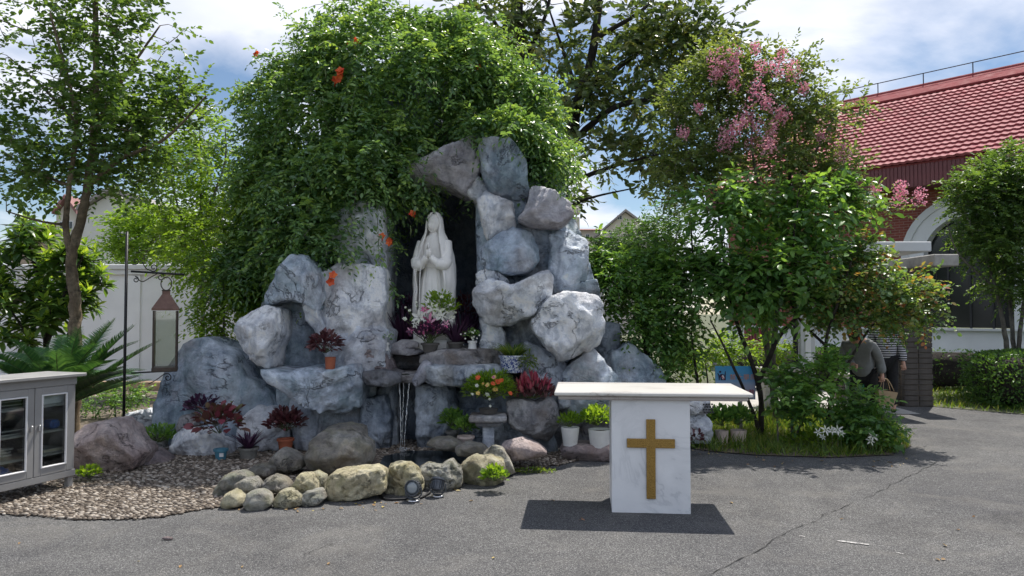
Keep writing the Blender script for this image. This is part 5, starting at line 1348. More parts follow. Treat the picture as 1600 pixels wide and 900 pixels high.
def person(label, base, yaw, J, mt, mtr, msh, tall=1.0, lean=0.0):
    Mx = Matrix.Translation(base) @ Matrix.Rotation(yaw, 4, 'Z'); t = thing('person', label, 'person', base)
    def bend(p): return (p[0], p[1] - lean * max(0, p[2] - .9) ** 1.2 * 1.6, p[2] * tall)
    J = {k_: (bend(p), r * (.93 if tall < 1 else 1)) for k_, (p, r) in J.items()}
    def w(d): return {k_: (tuple(Mx @ Vector(p)), r) for k_, (p, r) in d.items()}
    full = dict(J)
    body_e = [('pelvis', 'waist'), ('waist', 'chest'), ('chest', 'neck'), ('neck', 'chin'), ('chin', 'crown'), ('chest', 'shoulder_a'), ('shoulder_a', 'elbow_a'), ('elbow_a', 'wrist_a'), ('wrist_a', 'palm_a'), ('chest', 'shoulder_b'), ('shoulder_b', 'elbow_b'), ('elbow_b', 'wrist_b'), ('wrist_b', 'palm_b'),
              ('pelvis', 'hip_a'), ('hip_a', 'knee_a'), ('knee_a', 'ankle_a'), ('ankle_a', 'toe_a'), ('pelvis', 'hip_b'), ('hip_b', 'knee_b'), ('knee_b', 'ankle_b'), ('ankle_b', 'toe_b')]
    for s in 'ab':
        pw_, pp = Vector(J['wrist_' + s][0]), Vector(J['palm_' + s][0]); d = (pp - pw_).normalized(); sd = d.cross(Vector((0, 1, .2))).normalized(); nn_ = d.cross(sd)
        for i, (o_, L) in enumerate(((-.030, .065), (-.010, .078), (.011, .074), (.030, .058))):
            b0_ = pp + sd * o_; full[f'f{i}{s}'] = (tuple(b0_ + d * L * .5 + nn_ * .012), .009); full[f'g{i}{s}'] = (tuple(b0_ + d * L * .7 + nn_ * .05), .008)
            body_e += [('palm_' + s, f'f{i}{s}'), (f'f{i}{s}', f'g{i}{s}')]
        full['t' + s] = (tuple(pp - d * .03 - sd * .045 + nn_ * .02), .010); body_e.append(('palm_' + s, 't' + s))
    mk('body', skin_mesh(w(full), body_e, 'pelvis'), M_SKIN, t, True)
    up = {k_: (p, r + (.045 if k_[0] in 'cw' else .022)) for k_, (p, r) in J.items() if k_ in ('waist', 'chest', 'shoulder_a', 'elbow_a', 'wrist_a', 'shoulder_b', 'elbow_b', 'wrist_b')}
    up['hem'] = (tuple(Vector(J['pelvis'][0]) + Vector((0, 0, -.10))), .175); up['collar'] = (tuple(Vector(J['neck'][0]) + Vector((0, 0, -.04))), .065)
    mk('top', skin_mesh(w(up), [('hem', 'waist'), ('waist', 'chest'), ('chest', 'collar'), ('chest', 'shoulder_a'), ('shoulder_a', 'elbow_a'), ('elbow_a', 'wrist_a'), ('chest', 'shoulder_b'), ('shoulder_b', 'elbow_b'), ('elbow_b', 'wrist_b')], 'hem'), mt, t, True)
    lo = {k_: (p, r + .02) for k_, (p, r) in J.items() if k_ in ('pelvis', 'hip_a', 'knee_a', 'ankle_a', 'hip_b', 'knee_b', 'ankle_b')}
    mk('trousers', skin_mesh(w(lo), [('pelvis', 'hip_a'), ('hip_a', 'knee_a'), ('knee_a', 'ankle_a'), ('pelvis', 'hip_b'), ('hip_b', 'knee_b'), ('knee_b', 'ankle_b')], 'pelvis'), mtr, t, True)
    for s in 'ab':
        a_, b_ = Vector(J['ankle_' + s][0]), Vector(J['toe_' + s][0]); hl = a_ + (a_ - b_) * .25; hl.z = b_.z
        mk('shoe', skin_mesh(w({'x': (tuple(hl), .042), 'y': (tuple((a_ + b_) / 2 - Vector((0, 0, .03))), .048), 'z': (tuple(b_), .04)}), [('x', 'y'), ('y', 'z')], 'x'), msh, t, True)
    hc = Mx @ (Vector(J['crown'][0]) + Vector((0, .018, -.045)))
    v, f = ico(3); hv = v * np.array([.098, .112, .115]) * (1 + .04 * fbm(v * 4, 3))[:, None]; mk('hair', (hv + np.array(hc), f), M_HAIR, t, True)
    return t
def JJ(pa, pb, ea, eb, stride=.22):
    return {'pelvis': ((0, 0, .90), .135), 'waist': ((0, .0, 1.05), .125), 'chest': ((0, -.01, 1.28), .14), 'neck': ((0, -.02, 1.42), .055), 'chin': ((0, -.05, 1.48), .075), 'crown': ((0, -.04, 1.58), .085),
            'shoulder_a': ((-.17, 0, 1.34), .062), 'elbow_a': (ea, .045), 'wrist_a': (pa, .032), 'palm_a': (tuple(Vector(pa) + (Vector(pa) - Vector(ea)).normalized() * .075), .036),
            'shoulder_b': ((.17, 0, 1.34), .062), 'elbow_b': (eb, .045), 'wrist_b': (pb, .032), 'palm_b': (tuple(Vector(pb) + (Vector(pb) - Vector(eb)).normalized() * .075), .036),
            'hip_a': ((-.09, 0, .84), .095), 'knee_a': ((-.09, -stride * .6, .48), .068), 'ankle_a': ((-.09, -stride, .09), .045), 'toe_a': ((-.09, -stride - .16, .045), .03),
            'hip_b': ((.09, 0, .84), .095), 'knee_b': ((.09, stride * .1, .47), .068), 'ankle_b': ((.09, stride + .08, .12), .045), 'toe_b': ((.10, stride - .06, .045), .03)}
pA = P(1340, 0, 10.55); pA = Vector((pA.x, 10.55, 0.0))
person('person in grey top and black trousers walking with a paper bag', pA, R(-38), JJ((-.05, -.30, 1.02), (.24, -.02, .86), (-.22, -.12, 1.08), (.22, .05, 1.08)), M_HOOD, M_BLACKCL, M_SHOE, .88, .45)
pBn = P(1374, 0, 12.0); pBn = Vector((pBn.x, 12.0, 0.0))
person('person in dark striped sleeves standing behind the paper bag carrier', pBn, R(-30), JJ((-.10, -.22, 1.0), (.25, -.02, .82), (-.22, -.02, 1.06), (.22, .05, 1.08), .12), M_STRIPE, M_BLACKCL, M_BLACKCL)
Mx = Matrix.Translation(pA) @ Matrix.Rotation(R(-38), 4, 'Z'); hp = Mx @ Vector((.25, -.03, .70))
M_KRAFT = m_simple('kraft_paper', (.40, .29, .18), .8, .15, 8, .3, 25)
pbg = thing('paper_bag', 'brown paper carrier bag held by the walking person', 'bag', hp + Vector((0.06, -.02, -.45)))
b = MB(Matrix.Translation(hp + Vector((.06, -.02, 0))) @ Matrix.Rotation(R(8), 4, 'Y')); z0, z1 = -.37, -.17
b.add([(-.10, -.05, z0), (.10, -.05, z0), (.10, .05, z0), (-.10, .05, z0), (-.135, -.06, z1), (.135, -.06, z1), (.135, .06, z1), (-.135, .06, z1)], [(3, 2, 1, 0), (0, 1, 5, 4), (1, 2, 6, 5), (2, 3, 7, 6), (3, 0, 4, 7)]); mk('sack', b, M_KRAFT, pbg)
for yy in (-.055, .055):
    c_ = hp + Vector((.06, -.02, 0)); mk('handle', MB().tube(curve([c_ + Vector((-.09, yy, -.17)), c_ + Vector((-.06, yy * .3, -.02)), c_ + Vector((.0, yy * .3, -.02)), c_ + Vector((.06, yy, -.17))], 6), .006, 6), M_KRAFT, pbg, True)
gb = G(1326, 640); gk = M_PX(11.8)
bk = thing('green_tub', 'green plastic tub on the path behind the shrubs', 'tub', (P(1326, 0, 11.8).x, 11.8, 0))
M_GREENPL = m_simple('green_plastic', (.015, .19, .09), .4, .15)
bx_ = P(1326, 0, 11.8).x
mk('shell', MB().lathe([(.09, 0), (.10, .0), (.14, .48), (.15, .49), (.15, .51), (.13, .51), (.09, .03)], (bx_, 11.8, 0), 24), M_GREENPL, bk, True)
mk('handle', MB().tube(curve([(bx_ - .14, 11.8, .50), (bx_ - .08, 11.75, .60), (bx_ + .08, 11.75, .60), (bx_ + .14, 11.8, .50)], 6), .007, 6), M_GREENPL, bk, True)
# brown fallen seed pod and leaf litter on the asphalt
pd_ = G(262, 841, .012); v, f = ico(3); vv_ = v * np.array([.038, .014, .012]) * (1 + .2 * fbm(v * 3, 3))[:, None]
tag(mk('seed_pod', (vv_ + np.array(pd_), f), RK_RED, None, True), 'brown dry seed pod alone on the asphalt near the pebbles', 'seed pod')
gg = np.random.default_rng(8); lit = []
for (x0, y0, x1, y1, n_) in ((905, 806, 912, 812, 3), (240, 790, 300, 805, 10), (350, 792, 600, 800, 14), (520, 783, 660, 790, 16), (1080, 695, 1140, 712, 30), (1150, 710, 1420, 730, 26), (700, 765, 900, 790, 4), (0, 830, 800, 895, 6), (1100, 740, 1600, 890, 7), (860, 720, 890, 735, 5)):
    for i in range(n_):
        p = G(gg.uniform(x0, x1), gg.uniform(y0, y1), .008); lit.append(p[:])
lit = np.array(lit); th_ = gg.uniform(0, 6.28, len(lit))
M_DRYLEAF = m_leaf('dry_leaf', [(0, (.20, .11, .05)), (.5, (.36, .24, .12)), (.8, (.42, .36, .12)), (1, (.5, .2, .14))], .1)
o = mk('fallen_leaves', leaves(lit, np.stack([np.cos(th_), np.sin(th_), gg.normal(0, .1, len(lit))], 1), np.tile([0, 0, 1.0], (len(lit), 1)) + gg.normal(0, .25, (len(lit), 3)), gg.uniform(.02, .05, len(lit)), .5, 'oval', gg.random(len(lit))), M_DRYLEAF)
tag(o, 'scattered dry fallen leaves on the asphalt', 'leaves', kind='stuff')
# ------------------------------------------------------------------ leaf and bark materials
def lm(name, cols, trans=.35, tcol=None, rough=.42, spec=.4): return m_leaf(name, [(i / (len(cols) - 1), c) for i, c in enumerate(cols)], trans, tcol, rough, spec)
LF_VINE = lm('leaf_vine', [(.062, .131, .068), (.090, .177, .085), (.123, .232, .095), (.185, .308, .109), (.308, .431, .109)], .34, None, .33, .7)
LF_TREE = lm('leaf_small_oval', [(.048, .093, .036), (.072, .138, .045), (.105, .186, .056), (.162, .259, .072)], .36)
LF_MAG = lm('leaf_magnolia', [(.060, .099, .043), (.094, .145, .060), (.140, .188, .070), (.211, .200, .083)], .3, (2.0, 1.9, .8), .3, .5)
LF_BRIGHT = lm('leaf_bright', [(.07, .14, .025), (.11, .20, .03), (.15, .26, .035), (.20, .30, .04)], .48)
LF_CRAPE = lm('leaf_crape', [(.064, .109, .047), (.101, .155, .062), (.145, .209, .083), (.17, .20, .075)], .38)
LF_SHRUB = lm('leaf_broad', [(.049, .116, .041), (.079, .173, .056), (.121, .242, .066), (.224, .372, .094)], .4, None, .36, .5)
LF_ROSE = lm('leaf_rose', [(.056, .116, .053), (.084, .159, .068), (.112, .206, .075), (.186, .243, .075), (.409, .094, .064)], .4, None, .33, .6)
LF_LONG = lm('leaf_long_glossy', [(.043, .094, .031), (.078, .156, .043), (.133, .242, .055), (.343, .468, .078)], .35, None, .3, .5)
LF_CYCAD = lm('leaf_cycad', [(.036, .100, .044), (.055, .146, .058), (.091, .200, .069)], .2, None, .35, .5)
LF_GRASS = lm('leaf_grass', [(.05, .10, .022), (.08, .15, .03), (.13, .21, .04), (.22, .24, .07)], .4)
LF_HEDGE = lm('leaf_hedge', [(.039, .091, .028), (.063, .140, .036), (.112, .224, .049)], .3)
LF_PURPLE = lm('leaf_purple', [(.046, .023, .052), (.078, .036, .081), (.130, .058, .117)], .2, (1.6, .9, 1.5), .45)
LF_DKRED = lm('leaf_dark_red', [(.045, .016, .022), (.08, .024, .032), (.12, .04, .05), (.20, .11, .11)], .12, (1.3, .7, .7), .4)
LF_RED = lm('leaf_crimson', [(.13, .018, .03), (.28, .03, .065), (.42, .06, .11), (.5, .22, .2)], .25, (1.3, .8, .8))
LF_COLEUS = lm('leaf_coleus', [(.07, .085, .035), (.13, .11, .05), (.12, .055, .045), (.24, .05, .08), (.14, .15, .06)], .15, (1.2, 1.0, .8))
PT_PINK = lm('petal_pink', [(.68, .24, .38), (.78, .38, .50), (.85, .56, .64)], .35, (1.2, .9, 1.0), .6)
PT_ORANGE = lm('petal_orange', [(.75, .10, .035), (.85, .20, .05), (.8, .07, .05)], .3, (1.2, .9, .7), .5)
PT_WHITE = lm('petal_white', [(.72, .72, .68), (.8, .8, .78), (.74, .78, .64)], .3, (1.1, 1.1, 1.0), .5)
PT_LILY = lm('petal_lily_pink', [(.62, .10, .28), (.75, .22, .42), (.85, .55, .68)], .3, (1.1, .9, 1.0), .5)
PT_YELLOW = lm('petal_yellow', [(.80, .55, .10), (.85, .70, .30), (.85, .35, .12)], .3, (1.1, 1.0, .8), .5)
BK_TAN = m_rock('bark_tan', (.16, .11, .07), (.27, .20, .13), (.36, .28, .19), (.13, .09, .06), .5, .4, 3.0, .5)
BK_DARK = m_rock('bark_dark', (.030, .024, .02), (.055, .045, .038), (.09, .075, .065), None, 0, .4, 3.0, .4)
BK_GREY = m_rock('bark_grey', (.09, .08, .07), (.16, .145, .125), (.24, .22, .19), None, 0, .4, 3.0, .4)
M_STEM = m_simple('green_stem', (.08, .11, .035), .6, .25, 20, 0)
M_TERRA = m_simple('terracotta', (.36, .105, .05), .75, .15, 10, .15)
M_POTSOIL = m_simple('potting_soil', (.035, .026, .02), .95, .4, 30, .8, 90, bdist=.01)
M_WHITEPL = m_simple('white_pot_glaze', (.68, .68, .66), .35, .06, 8, .03)
M_PINKPOT = m_simple('pale_pink_pot', (.58, .47, .42), .6, .08, 10, .1)
M_GREYPOT = m_simple('grey_stone_pot', (.16, .155, .14), .85, .3, 14, .5, 50, bdist=.008)
M_BLUEPOT = m_simple('teal_blue_pot', (.08, .24, .33), .5, .15, 10, .05)
M_DARKPOT = m_simple('charcoal_pot', (.085, .078, .072), .7, .2, 12, .1)
def m_porcelain():
    t = NT('blue_white_porcelain'); w = t.ramp(t.vor(34, 'F1', None, 'Distance'), [(.30, (.03, .055, .22)), (.42, (.66, .70, .74))])
    w = t.mix(t.ramp(t.noise(55, 4, .6, 1.2), [(.46, 0.0), (.54, .85)]), w, (.05, .08, .26)); return t.done(w, .15, None, None, .6)
M_PORC = m_porcelain()

# ------------------------------------------------------------------ potted plants
def dome(c, rx, ry, rz, n, ll, wr=.55, tpl='oval', up=.4, g=rng, mass=.35, jit=.3, low=-.15, droop=0.0):
    d = nrmz(g.normal(size=(n, 3))); d[:, 2] = np.where(d[:, 2] < low, -d[:, 2], d[:, 2])
    r = g.random(n) ** mass
    pos = np.array(c) + d * r[:, None] * np.array([rx, ry, rz])
    dr = nrmz(d + np.array([0, 0, up - droop]) + g.normal(0, jit, (n, 3)))
    upv = nrmz(np.array([0, 0, 1.0]) + d * .4 + g.normal(0, .35, (n, 3)))
    return leaves(pos, dr, upv, ll * g.uniform(.6, 1.2, n), wr, tpl, np.clip(r * .5 + g.random(n) * .5, 0, 1)), pos
def blades(c, n, L, w, spread=.6, arch=.5, g=rng, r0=.03, seg=5, tilt=.35):
    """arching strap leaves from one point"""
    az = g.uniform(0, 2 * np.pi, n); ln = L * g.uniform(.6, 1.1, n); sp = spread * g.uniform(.4, 1.2, n)
    out = np.stack([np.cos(az), np.sin(az), np.zeros(n)], 1); side = np.stack([-np.sin(az), np.cos(az), np.zeros(n)], 1)
    V = []; 
    for s in range(seg + 1):
        t = s / seg
        p = np.array(c) + out * (r0 * g.random(n)[:, None] * 0 + r0 * .6 + (sp * t + arch * .3 * t * t)[:, None] * ln[:, None])
        p[:, 2] += ln * (t * np.sqrt(np.maximum(0.05, 1 - (sp * .7) ** 2)) - arch * t * t * .75)
        ww = w * (1 - .9 * t ** 1.5) * .5
        V += [p + side * ww, p - side * ww]
    V = np.stack(V, 1); m = V.shape[1]
    F = np.array([(2 * s, 2 * s + 1, 2 * s + 3, 2 * s + 2) for s in range(seg)])[None] + (np.arange(n) * m)[:, None, None]
    return V.reshape(-1, 3), F.reshape(-1, 4), np.repeat(g.random(n), m)
def stems_to(c, pts, r=.004):
    c = np.array(c); return tubes_np([(c + np.array([random.gauss(0, .01), random.gauss(0, .01), 0]), p, r, r * .6) for p in pts], 5)
def pot(t, base, rt, rb, h, mat, rim=True, n=28, ribs=0, lip=.012):
    prof = [(rb * .9, 0), (rb, .004), (rt * .97, h - .025 if rim else h - .004)] + ([(rt + lip, h - .024), (rt + lip, h)] if rim else [(rt, h)]) + [(rt - .010, h), (rt - .014, h - .02)]
    mb = MB(); mb.lathe(prof, base, n)
    if ribs:
        for i in range(n): pass
    o = mk('pot', mb, mat, t, True); sharp(o)
    mk('soil', MB().lathe([(rt - .013, h - .028), (rt * .5, h - .02), (.004, h - .016)], base, n), M_POTSOIL, t, True)
    return np.array(base) + np.array([0, 0, h - .02])
def flower(par, c, dr, r, petals, mat, name='flower', tpl='oval', wr=.45, cup=.35, g=rng, core=True):
    dr = Vector(dr).normalized(); a = dr.orthogonal().normalized(); b = dr.cross(a); ph = g.uniform(0, 6.28)
    P0 = []; D0 = []; U0 = []
    for i in range(petals):
        an = ph + 2 * math.pi * i / petals; o = a * math.cos(an) + b * math.sin(an)
        P0.append((Vector(c) + o * r * .08)[:]); D0.append((o + dr * cup * g.uniform(.6, 1.3))[:]); U0.append((dr - o * .3)[:])
    L = leaves(P0, D0, np.array(U0), r * g.uniform(.85, 1.1, petals), wr, tpl, g.random(petals))
    return mk(name, L, mat, par)
PG = 'potted plants around the grotto'
def pp(label, px, py, D, rt, rb, h, pmat, **kw):
    b = P(px, py, D); t = thing('potted_plant', label, 'potted plant', b, PG); return t, b, pot(t, b, rt, rb, h, pmat, **kw)
g = np.random.default_rng(21)
def bushy(t, c, rx, ry, rz, n, ll, mat, **kw):
    L, pos = dome(c, rx, ry, rz, n, ll, g=g, **kw); mk('foliage', L, mat, t)['kind'] = 'stuff'
    s = stems_to((c[0], c[1], c[2] - rz * .3), pos[:max(8, n // 14)]); mk('stems', s, M_STEM, t)['kind'] = 'stuff'
t, b, c = pp('dark red coleus in a terracotta pot on the rock ledge by the niche', 516, 578, 8.45, .062, .052, .145, M_TERRA, rim=False)
bushy(t, c + np.array([-.06, 0, .12]), .18, .15, .17, 230, .075, LF_DKRED, droop=.5)
t, b, c = pp('bushy maroon plant in a terracotta pot before the whitewashed rock', 446, 706, 8.45, .085, .065, .15, M_TERRA)
bushy(t, c + np.array([0, 0, .16]), .20, .17, .18, 320, .075, LF_DKRED)
t, b, c = pp('dark purple plant in a grey stone pot beside the blue pot', 388, 716, 8.25, .10, .085, .12, M_GREYPOT)
bl = blades(c, 46, .27, .04, .75, .35, g); mk('foliage', bl, LF_PURPLE, t)['kind'] = 'stuff'
t, b, c = pp('tall coleus with pink and green leaves in a small teal blue pot', 345, 719, 8.2, .068, .052, .125, M_BLUEPOT)
bushy(t, c + np.array([-.02, 0, .26]), .26, .2, .24, 150, .11, LF_COLEUS, wr=.7, droop=.4)
mb = MB(); mb.box(P(346, 711, 8.2 - .062), (.045, .004, .04)); mk('sticker', mb, M_WHITEBOX, t)
t = thing('saucer', 'small terracotta saucer on the pebbles beside the blue pot', 'saucer', P(357, 719, 8.3)); mk('dish', MB().lathe([(.04, 0), (.05, .004), (.06, .03), (.065, .03), (.055, .006), (.003, .006)], t.location, 20), M_TERRA, t, True)
# low dark plants on the ledge above
t = thing('purple_shrub', 'low purple leaved plant on the dark ledge beside the slab rock', 'plant', P(318, 660, 8.75))
bushy(t, np.array(P(318, 640, 8.75)), .22, .16, .16, 260, .07, LF_PURPLE, droop=.2)
t = thing('weed_clump', 'light green weeds sprouting behind the coleus on the ledge', 'plant', P(350, 645, 8.9))
bushy(t, np.array(P(362, 640, 8.85)), .22, .14, .10, 150, .05, LF_BRIGHT)
t = thing('weed_clump', 'green leafy weeds on the dark rocks at the lamp post foot', 'plant', P(245, 690, 8.6))
bushy(t, np.array(P(248, 685, 8.7)), .26, .2, .14, 260, .06, LF_SHRUB)
t = thing('weed_clump', 'small lime green weed growing between boulder and cabinet', 'plant', P(140, 745, 7.15))
bushy(t, np.array(P(140, 742, 7.15)), .12, .1, .09, 170, .035, LF_BRIGHT, wr=.8)
t = thing('weed_clump', 'bright green leafy weed growing out of the curved yellow stones', 'plant', G(772, 757))
bushy(t, np.array(P(772, 746, 6.75)), .11, .09, .10, 180, .045, LF_BRIGHT, wr=.75)
t = thing('weed_clump', 'low yellowish weed along the white gravel edge', 'plant', G(830, 737))
bushy(t, np.array(P(830, 737, 7.55)), .26, .06, .03, 160, .03, LF_GRASS)
# the shelf before the statue
t, b, c = pp('small white vase with sparse flowers at the cave edge by the pale column', 601, 548, 8.72, .045, .055, .095, M_WHITEPL)
bushy(t, c + np.array([.03, 0, .05]), .09, .07, .08, 50, .035, LF_SHRUB)
for i in range(6): flower(t, c + np.array([g.normal(.04, .05), g.normal(0, .03), .06 + g.random() * .07]), (g.normal(0, .4), -1, .5), .016, 5, PT_WHITE)
t, b, c = pp('charcoal pot of purple foliage crowned with pink and white lilies', 672, 551, 8.85, .10, .075, .115, M_DARKPOT)
bushy(t, c + np.array([0, 0, .11]), .24, .15, .16, 270, .075, LF_PURPLE)
for (x, y, r, m) in ((672, 503, .12, PT_LILY), (660, 512, .085, PT_LILY), (655, 494, .10, PT_WHITE), (683, 487, .10, PT_WHITE), (676, 480, .085, PT_WHITE), (664, 483, .06, PT_LILY), (690, 492, .07, PT_WHITE), (648, 505, .06, PT_WHITE), (697, 505, .06, PT_LILY), (684, 512, .055, PT_LILY), (641, 515, .05, PT_LILY), (704, 496, .05, PT_WHITE)):
    cc_ = np.array(P(x, y + 2, 8.8 + g.normal(0, .04))); flower(t, cc_, (g.normal(0, .35), -1, .35), r, 6, m, wr=.36, cup=.25)
    mk('stem', MB().tube([c, Vector(c).lerp(Vector(cc_), .6) + Vector((0, .03, 0)), cc_], .005, 5), M_STEM, t)
t = thing('bouquet', 'bouquet of pale roses, tulips and white sprays standing before the statue', 'bouquet', P(668, 545, 9.0))
L, pos = dome(np.array(P(688, 484, 8.95)), .21, .13, .22, 240, .06, .5, 'oval', g=g); mk('foliage', L, LF_BRIGHT, t)['kind'] = 'stuff'
for (x, y, r, m) in ((632, 496, .035, PT_WHITE), (644, 497, .035, LF_BRIGHT), (706, 493, .04, PT_WHITE), (660, 480, .03, PT_LILY), (668, 470, .03, PT_WHITE), (690, 462, .03, PT_WHITE), (698, 486, .03, PT_WHITE), (676, 474, .035, PT_WHITE), (640, 483, .025, PT_WHITE), (652, 476, .025, PT_WHITE), (634, 478, .02, PT_WHITE), (704, 474, .022, PT_WHITE), (683, 497, .03, PT_LILY), (650, 470, .022, PT_WHITE), (695, 472, .022, PT_WHITE), (712, 486, .02, PT_WHITE)):
    cc_ = P(x, y + 3, 8.86 + g.normal(0, .05)); flower(t, cc_, (g.normal(0, .4), -1, .8), r, 7, m, wr=.75, cup=.9)
    mk('stem', MB().tube([P(670, 545, 9.0), P((x + 670) / 2, (y + 535) / 2, 8.98), cc_], .004, 5), M_STEM, t)
t, b, c = pp('brown pot with dark purple plant behind the white vase', 712, 547, 8.95, .095, .075, .10, M_DARKPOT)
bl = blades(c, 60, .40, .035, .7, .3, g); mk('foliage', bl, LF_PURPLE, t)['kind'] = 'stuff'
t, b, c = pp('white bulbous vase with small cream flowers on the stone shelf', 738, 549, 8.85, .045, .055, .125, M_WHITEPL)
bushy(t, c + np.array([-.01, 0, .08]), .095, .08, .08, 120, .035, LF_SHRUB)
for i in range(16): flower(t, c + np.array([g.normal(-.01, .05), -.05 + g.normal(0, .03), .08 + g.normal(0, .045)]), (g.normal(0, .4), -1, .6), .014, 6, PT_WHITE, wr=.6)
for lab, x, y, n in (('dark purple strap-leaved bush beside the statue, next to the pale column', 632, 536, 150), ('dark purple strap-leaved bush beside the statue, next to the boulders', 722, 536, 130)):
    t = thing('purple_bush', lab, 'plant', P(x, y, 9.65), 'purple bushes flanking the statue')
    bl = blades(np.array(P(x, y, 9.65)), n, .62, .028, .55, .25, g, r0=.18); mk('foliage', bl, LF_PURPLE, t)['kind'] = 'stuff'
    L, _ = dome(np.array(P(x, 490, 9.75)), .24, .2, .26, 170, .07, .5, 'oval', g=g); mk('upper_foliage', L, LF_DKRED if x > 700 else LF_PURPLE, t)['kind'] = 'stuff'
# blue and white porcelain pot
b = P(801, 582, 8.55); t = thing('potted_plant', 'spider plant in a blue and white porcelain pot on the ledge', 'potted plant', b, PG)
c = pot(t, b, .155, .125, .20, M_PORC, lip=.008)
mk('foliage', blades(c, 170, .33, .016, .75, .65, g, r0=.12), LF_GRASS, t)['kind'] = 'stuff'
for x_, y_ in ((786, 600), (826, 570)):
    L, _ = dome(np.array(P(x_, y_, 8.4)), .10, .07, .14, 140, .055, .3, 'long', g=g, droop=1.0); mk('trailing_shoot', L, LF_GRASS, t)['kind'] = 'stuff'
# mixed flowers on the pedestal
t = thing('potted_plant', 'bushy mixed flowers, orange and yellow, on the stone pedestal', 'potted plant', (pc, PD, zp), PG)
c = pot(t, Vector((pc, PD, zp - .004)), .11, .09, .06, M_DARKPOT, rim=False)
bushy(t, c + np.array([.01, 0, .19]), .29, .2, .23, 1100, .06, LF_BRIGHT, wr=.3, tpl='long')
for (x, y, m, r) in ((747, 591, PT_ORANGE, .035), (772, 590, PT_YELLOW, .03), (777, 597, PT_ORANGE, .04), (784, 595, PT_ORANGE, .032), (770, 600, PT_ORANGE, .03), (762, 602, PT_YELLOW, .03), (774, 609, PT_YELLOW, .035), (747, 615, PT_YELLOW, .03), (761, 617, PT_WHITE, .03), (745, 603, PT_WHITE, .024), (797, 615, PT_ORANGE, .03), (765, 624, PT_WHITE, .018), (738, 616, PT_WHITE, .02), (766, 635, PT_WHITE, .018), (772, 590, PT_LILY, .022), (755, 600, PT_YELLOW, .02)):
    flower(t, P(x, y, PD - .19 + g.normal(0, .02)), (g.normal(0, .3), -1, .8), r, 9, m, wr=.5, cup=.5)
t = thing('crimson_plant', 'crimson plumed plant growing in the dark rock planter', 'plant', P(832, 632, 8.5), PG)
bushy(t, np.array(P(834, 617, 8.42)), .26, .2, .13, 420, .06, LF_DKRED, up=1.0)
L, _ = dome(np.array(P(834, 610, 8.38)), .20, .14, .15, 160, .10, .28, 'long', g=g, up=2.5, jit=.2); mk('plumes', L, LF_RED, t)['kind'] = 'stuff'
t, b, c = pp('dark green small plant in a terracotta bowl by the pond', 728, 693, 8.25, .085, .065, .085, M_PINKPOT)
bushy(t, c + np.array([0, 0, .10]), .14, .11, .12, 300, .05, LF_SHRUB)
t, b, c = pp('dark green upright plant in a grey pot behind the terracotta bowl', 707, 687, 8.6, .07, .055, .10, M_GREYPOT)
bushy(t, c + np.array([.0, 0, .11]), .14, .11, .16, 300, .055, LF_SHRUB)
def ribbed(t, b, rt, rb, h, mat, n=36, depth=.004):
    mb = MB(); V = []; F = []; prof = [(rb, 0), (rb, .02), (rb * 1.02, .03), (rt, h - .012), (rt, h), (rt - .008, h), (rt - .012, h - .03)]
    for j, (r, z) in enumerate(prof):
        for i in range(n * 2): V.append((b[0] + (r - (depth if i % 2 and j in (2, 3) else 0)) * math.cos(math.pi * i / n), b[1] + (r - (depth if i % 2 and j in (2, 3) else 0)) * math.sin(math.pi * i / n), b[2] + z))
    m = 2 * n
    for j in range(len(prof) - 1):
        for i in range(m): F.append((j * m + i, j * m + (i + 1) % m, (j + 1) * m + (i + 1) % m, (j + 1) * m + i))
    F.append(tuple(range(m))[::-1]); mb.add(V, F); mk('pot', mb, mat, t)
    mk('soil', MB().lathe([(rt - .011, h - .028), (.004, h - .016)], b, 28), M_POTSOIL, t, True); return np.array(b) + np.array([0, 0, h - .02])
b = P(891, 696, 8.2); t = thing('potted_plant', 'tall white plastic pot with sparse light green plant beside the altar', 'potted plant', b, PG); c = ribbed(t, b, .100, .078, .20, M_WHITEPL, 12, .0)
bushy(t, c + np.array([0, 0, .06]), .14, .1, .12, 170, .045, LF_BRIGHT, up=1)
b = P(937, 698, 8.2); t = thing('potted_plant', 'wide white pot with dense green plant half behind the altar', 'potted plant', b, PG); c = ribbed(t, b, .125, .105, .19, M_WHITEPL, 12, .0)
bushy(t, c + np.array([-.03, 0, .11]), .2, .15, .16, 480, .05, LF_BRIGHT, wr=.5)
for lab, x, y, r in (('small pale pink ribbed pot with a leafy plant beside the altar', 1128, 694, .078), ('pale ribbed pot on a saucer with a leafy plant at the grass edge', 1154, 693, .095)):
    b = P(x, y, 9.1); t = thing('potted_plant', lab, 'potted plant', b, PG); c = ribbed(t, b, r, r * .86, .165, M_PINKPOT, 20)
    bushy(t, c + np.array([0, 0, .13]), .17, .14, .17, 260, .07, LF_SHRUB)
t = thing('dry_stems', 'withered reddish stems at the foot of the carved pillar', 'plant', P(1086, 690, 8.45)); bushy(t, np.array(P(1084, 688, 8.4)), .12, .08, .10, 60, .06, LF_DKRED, droop=.6)

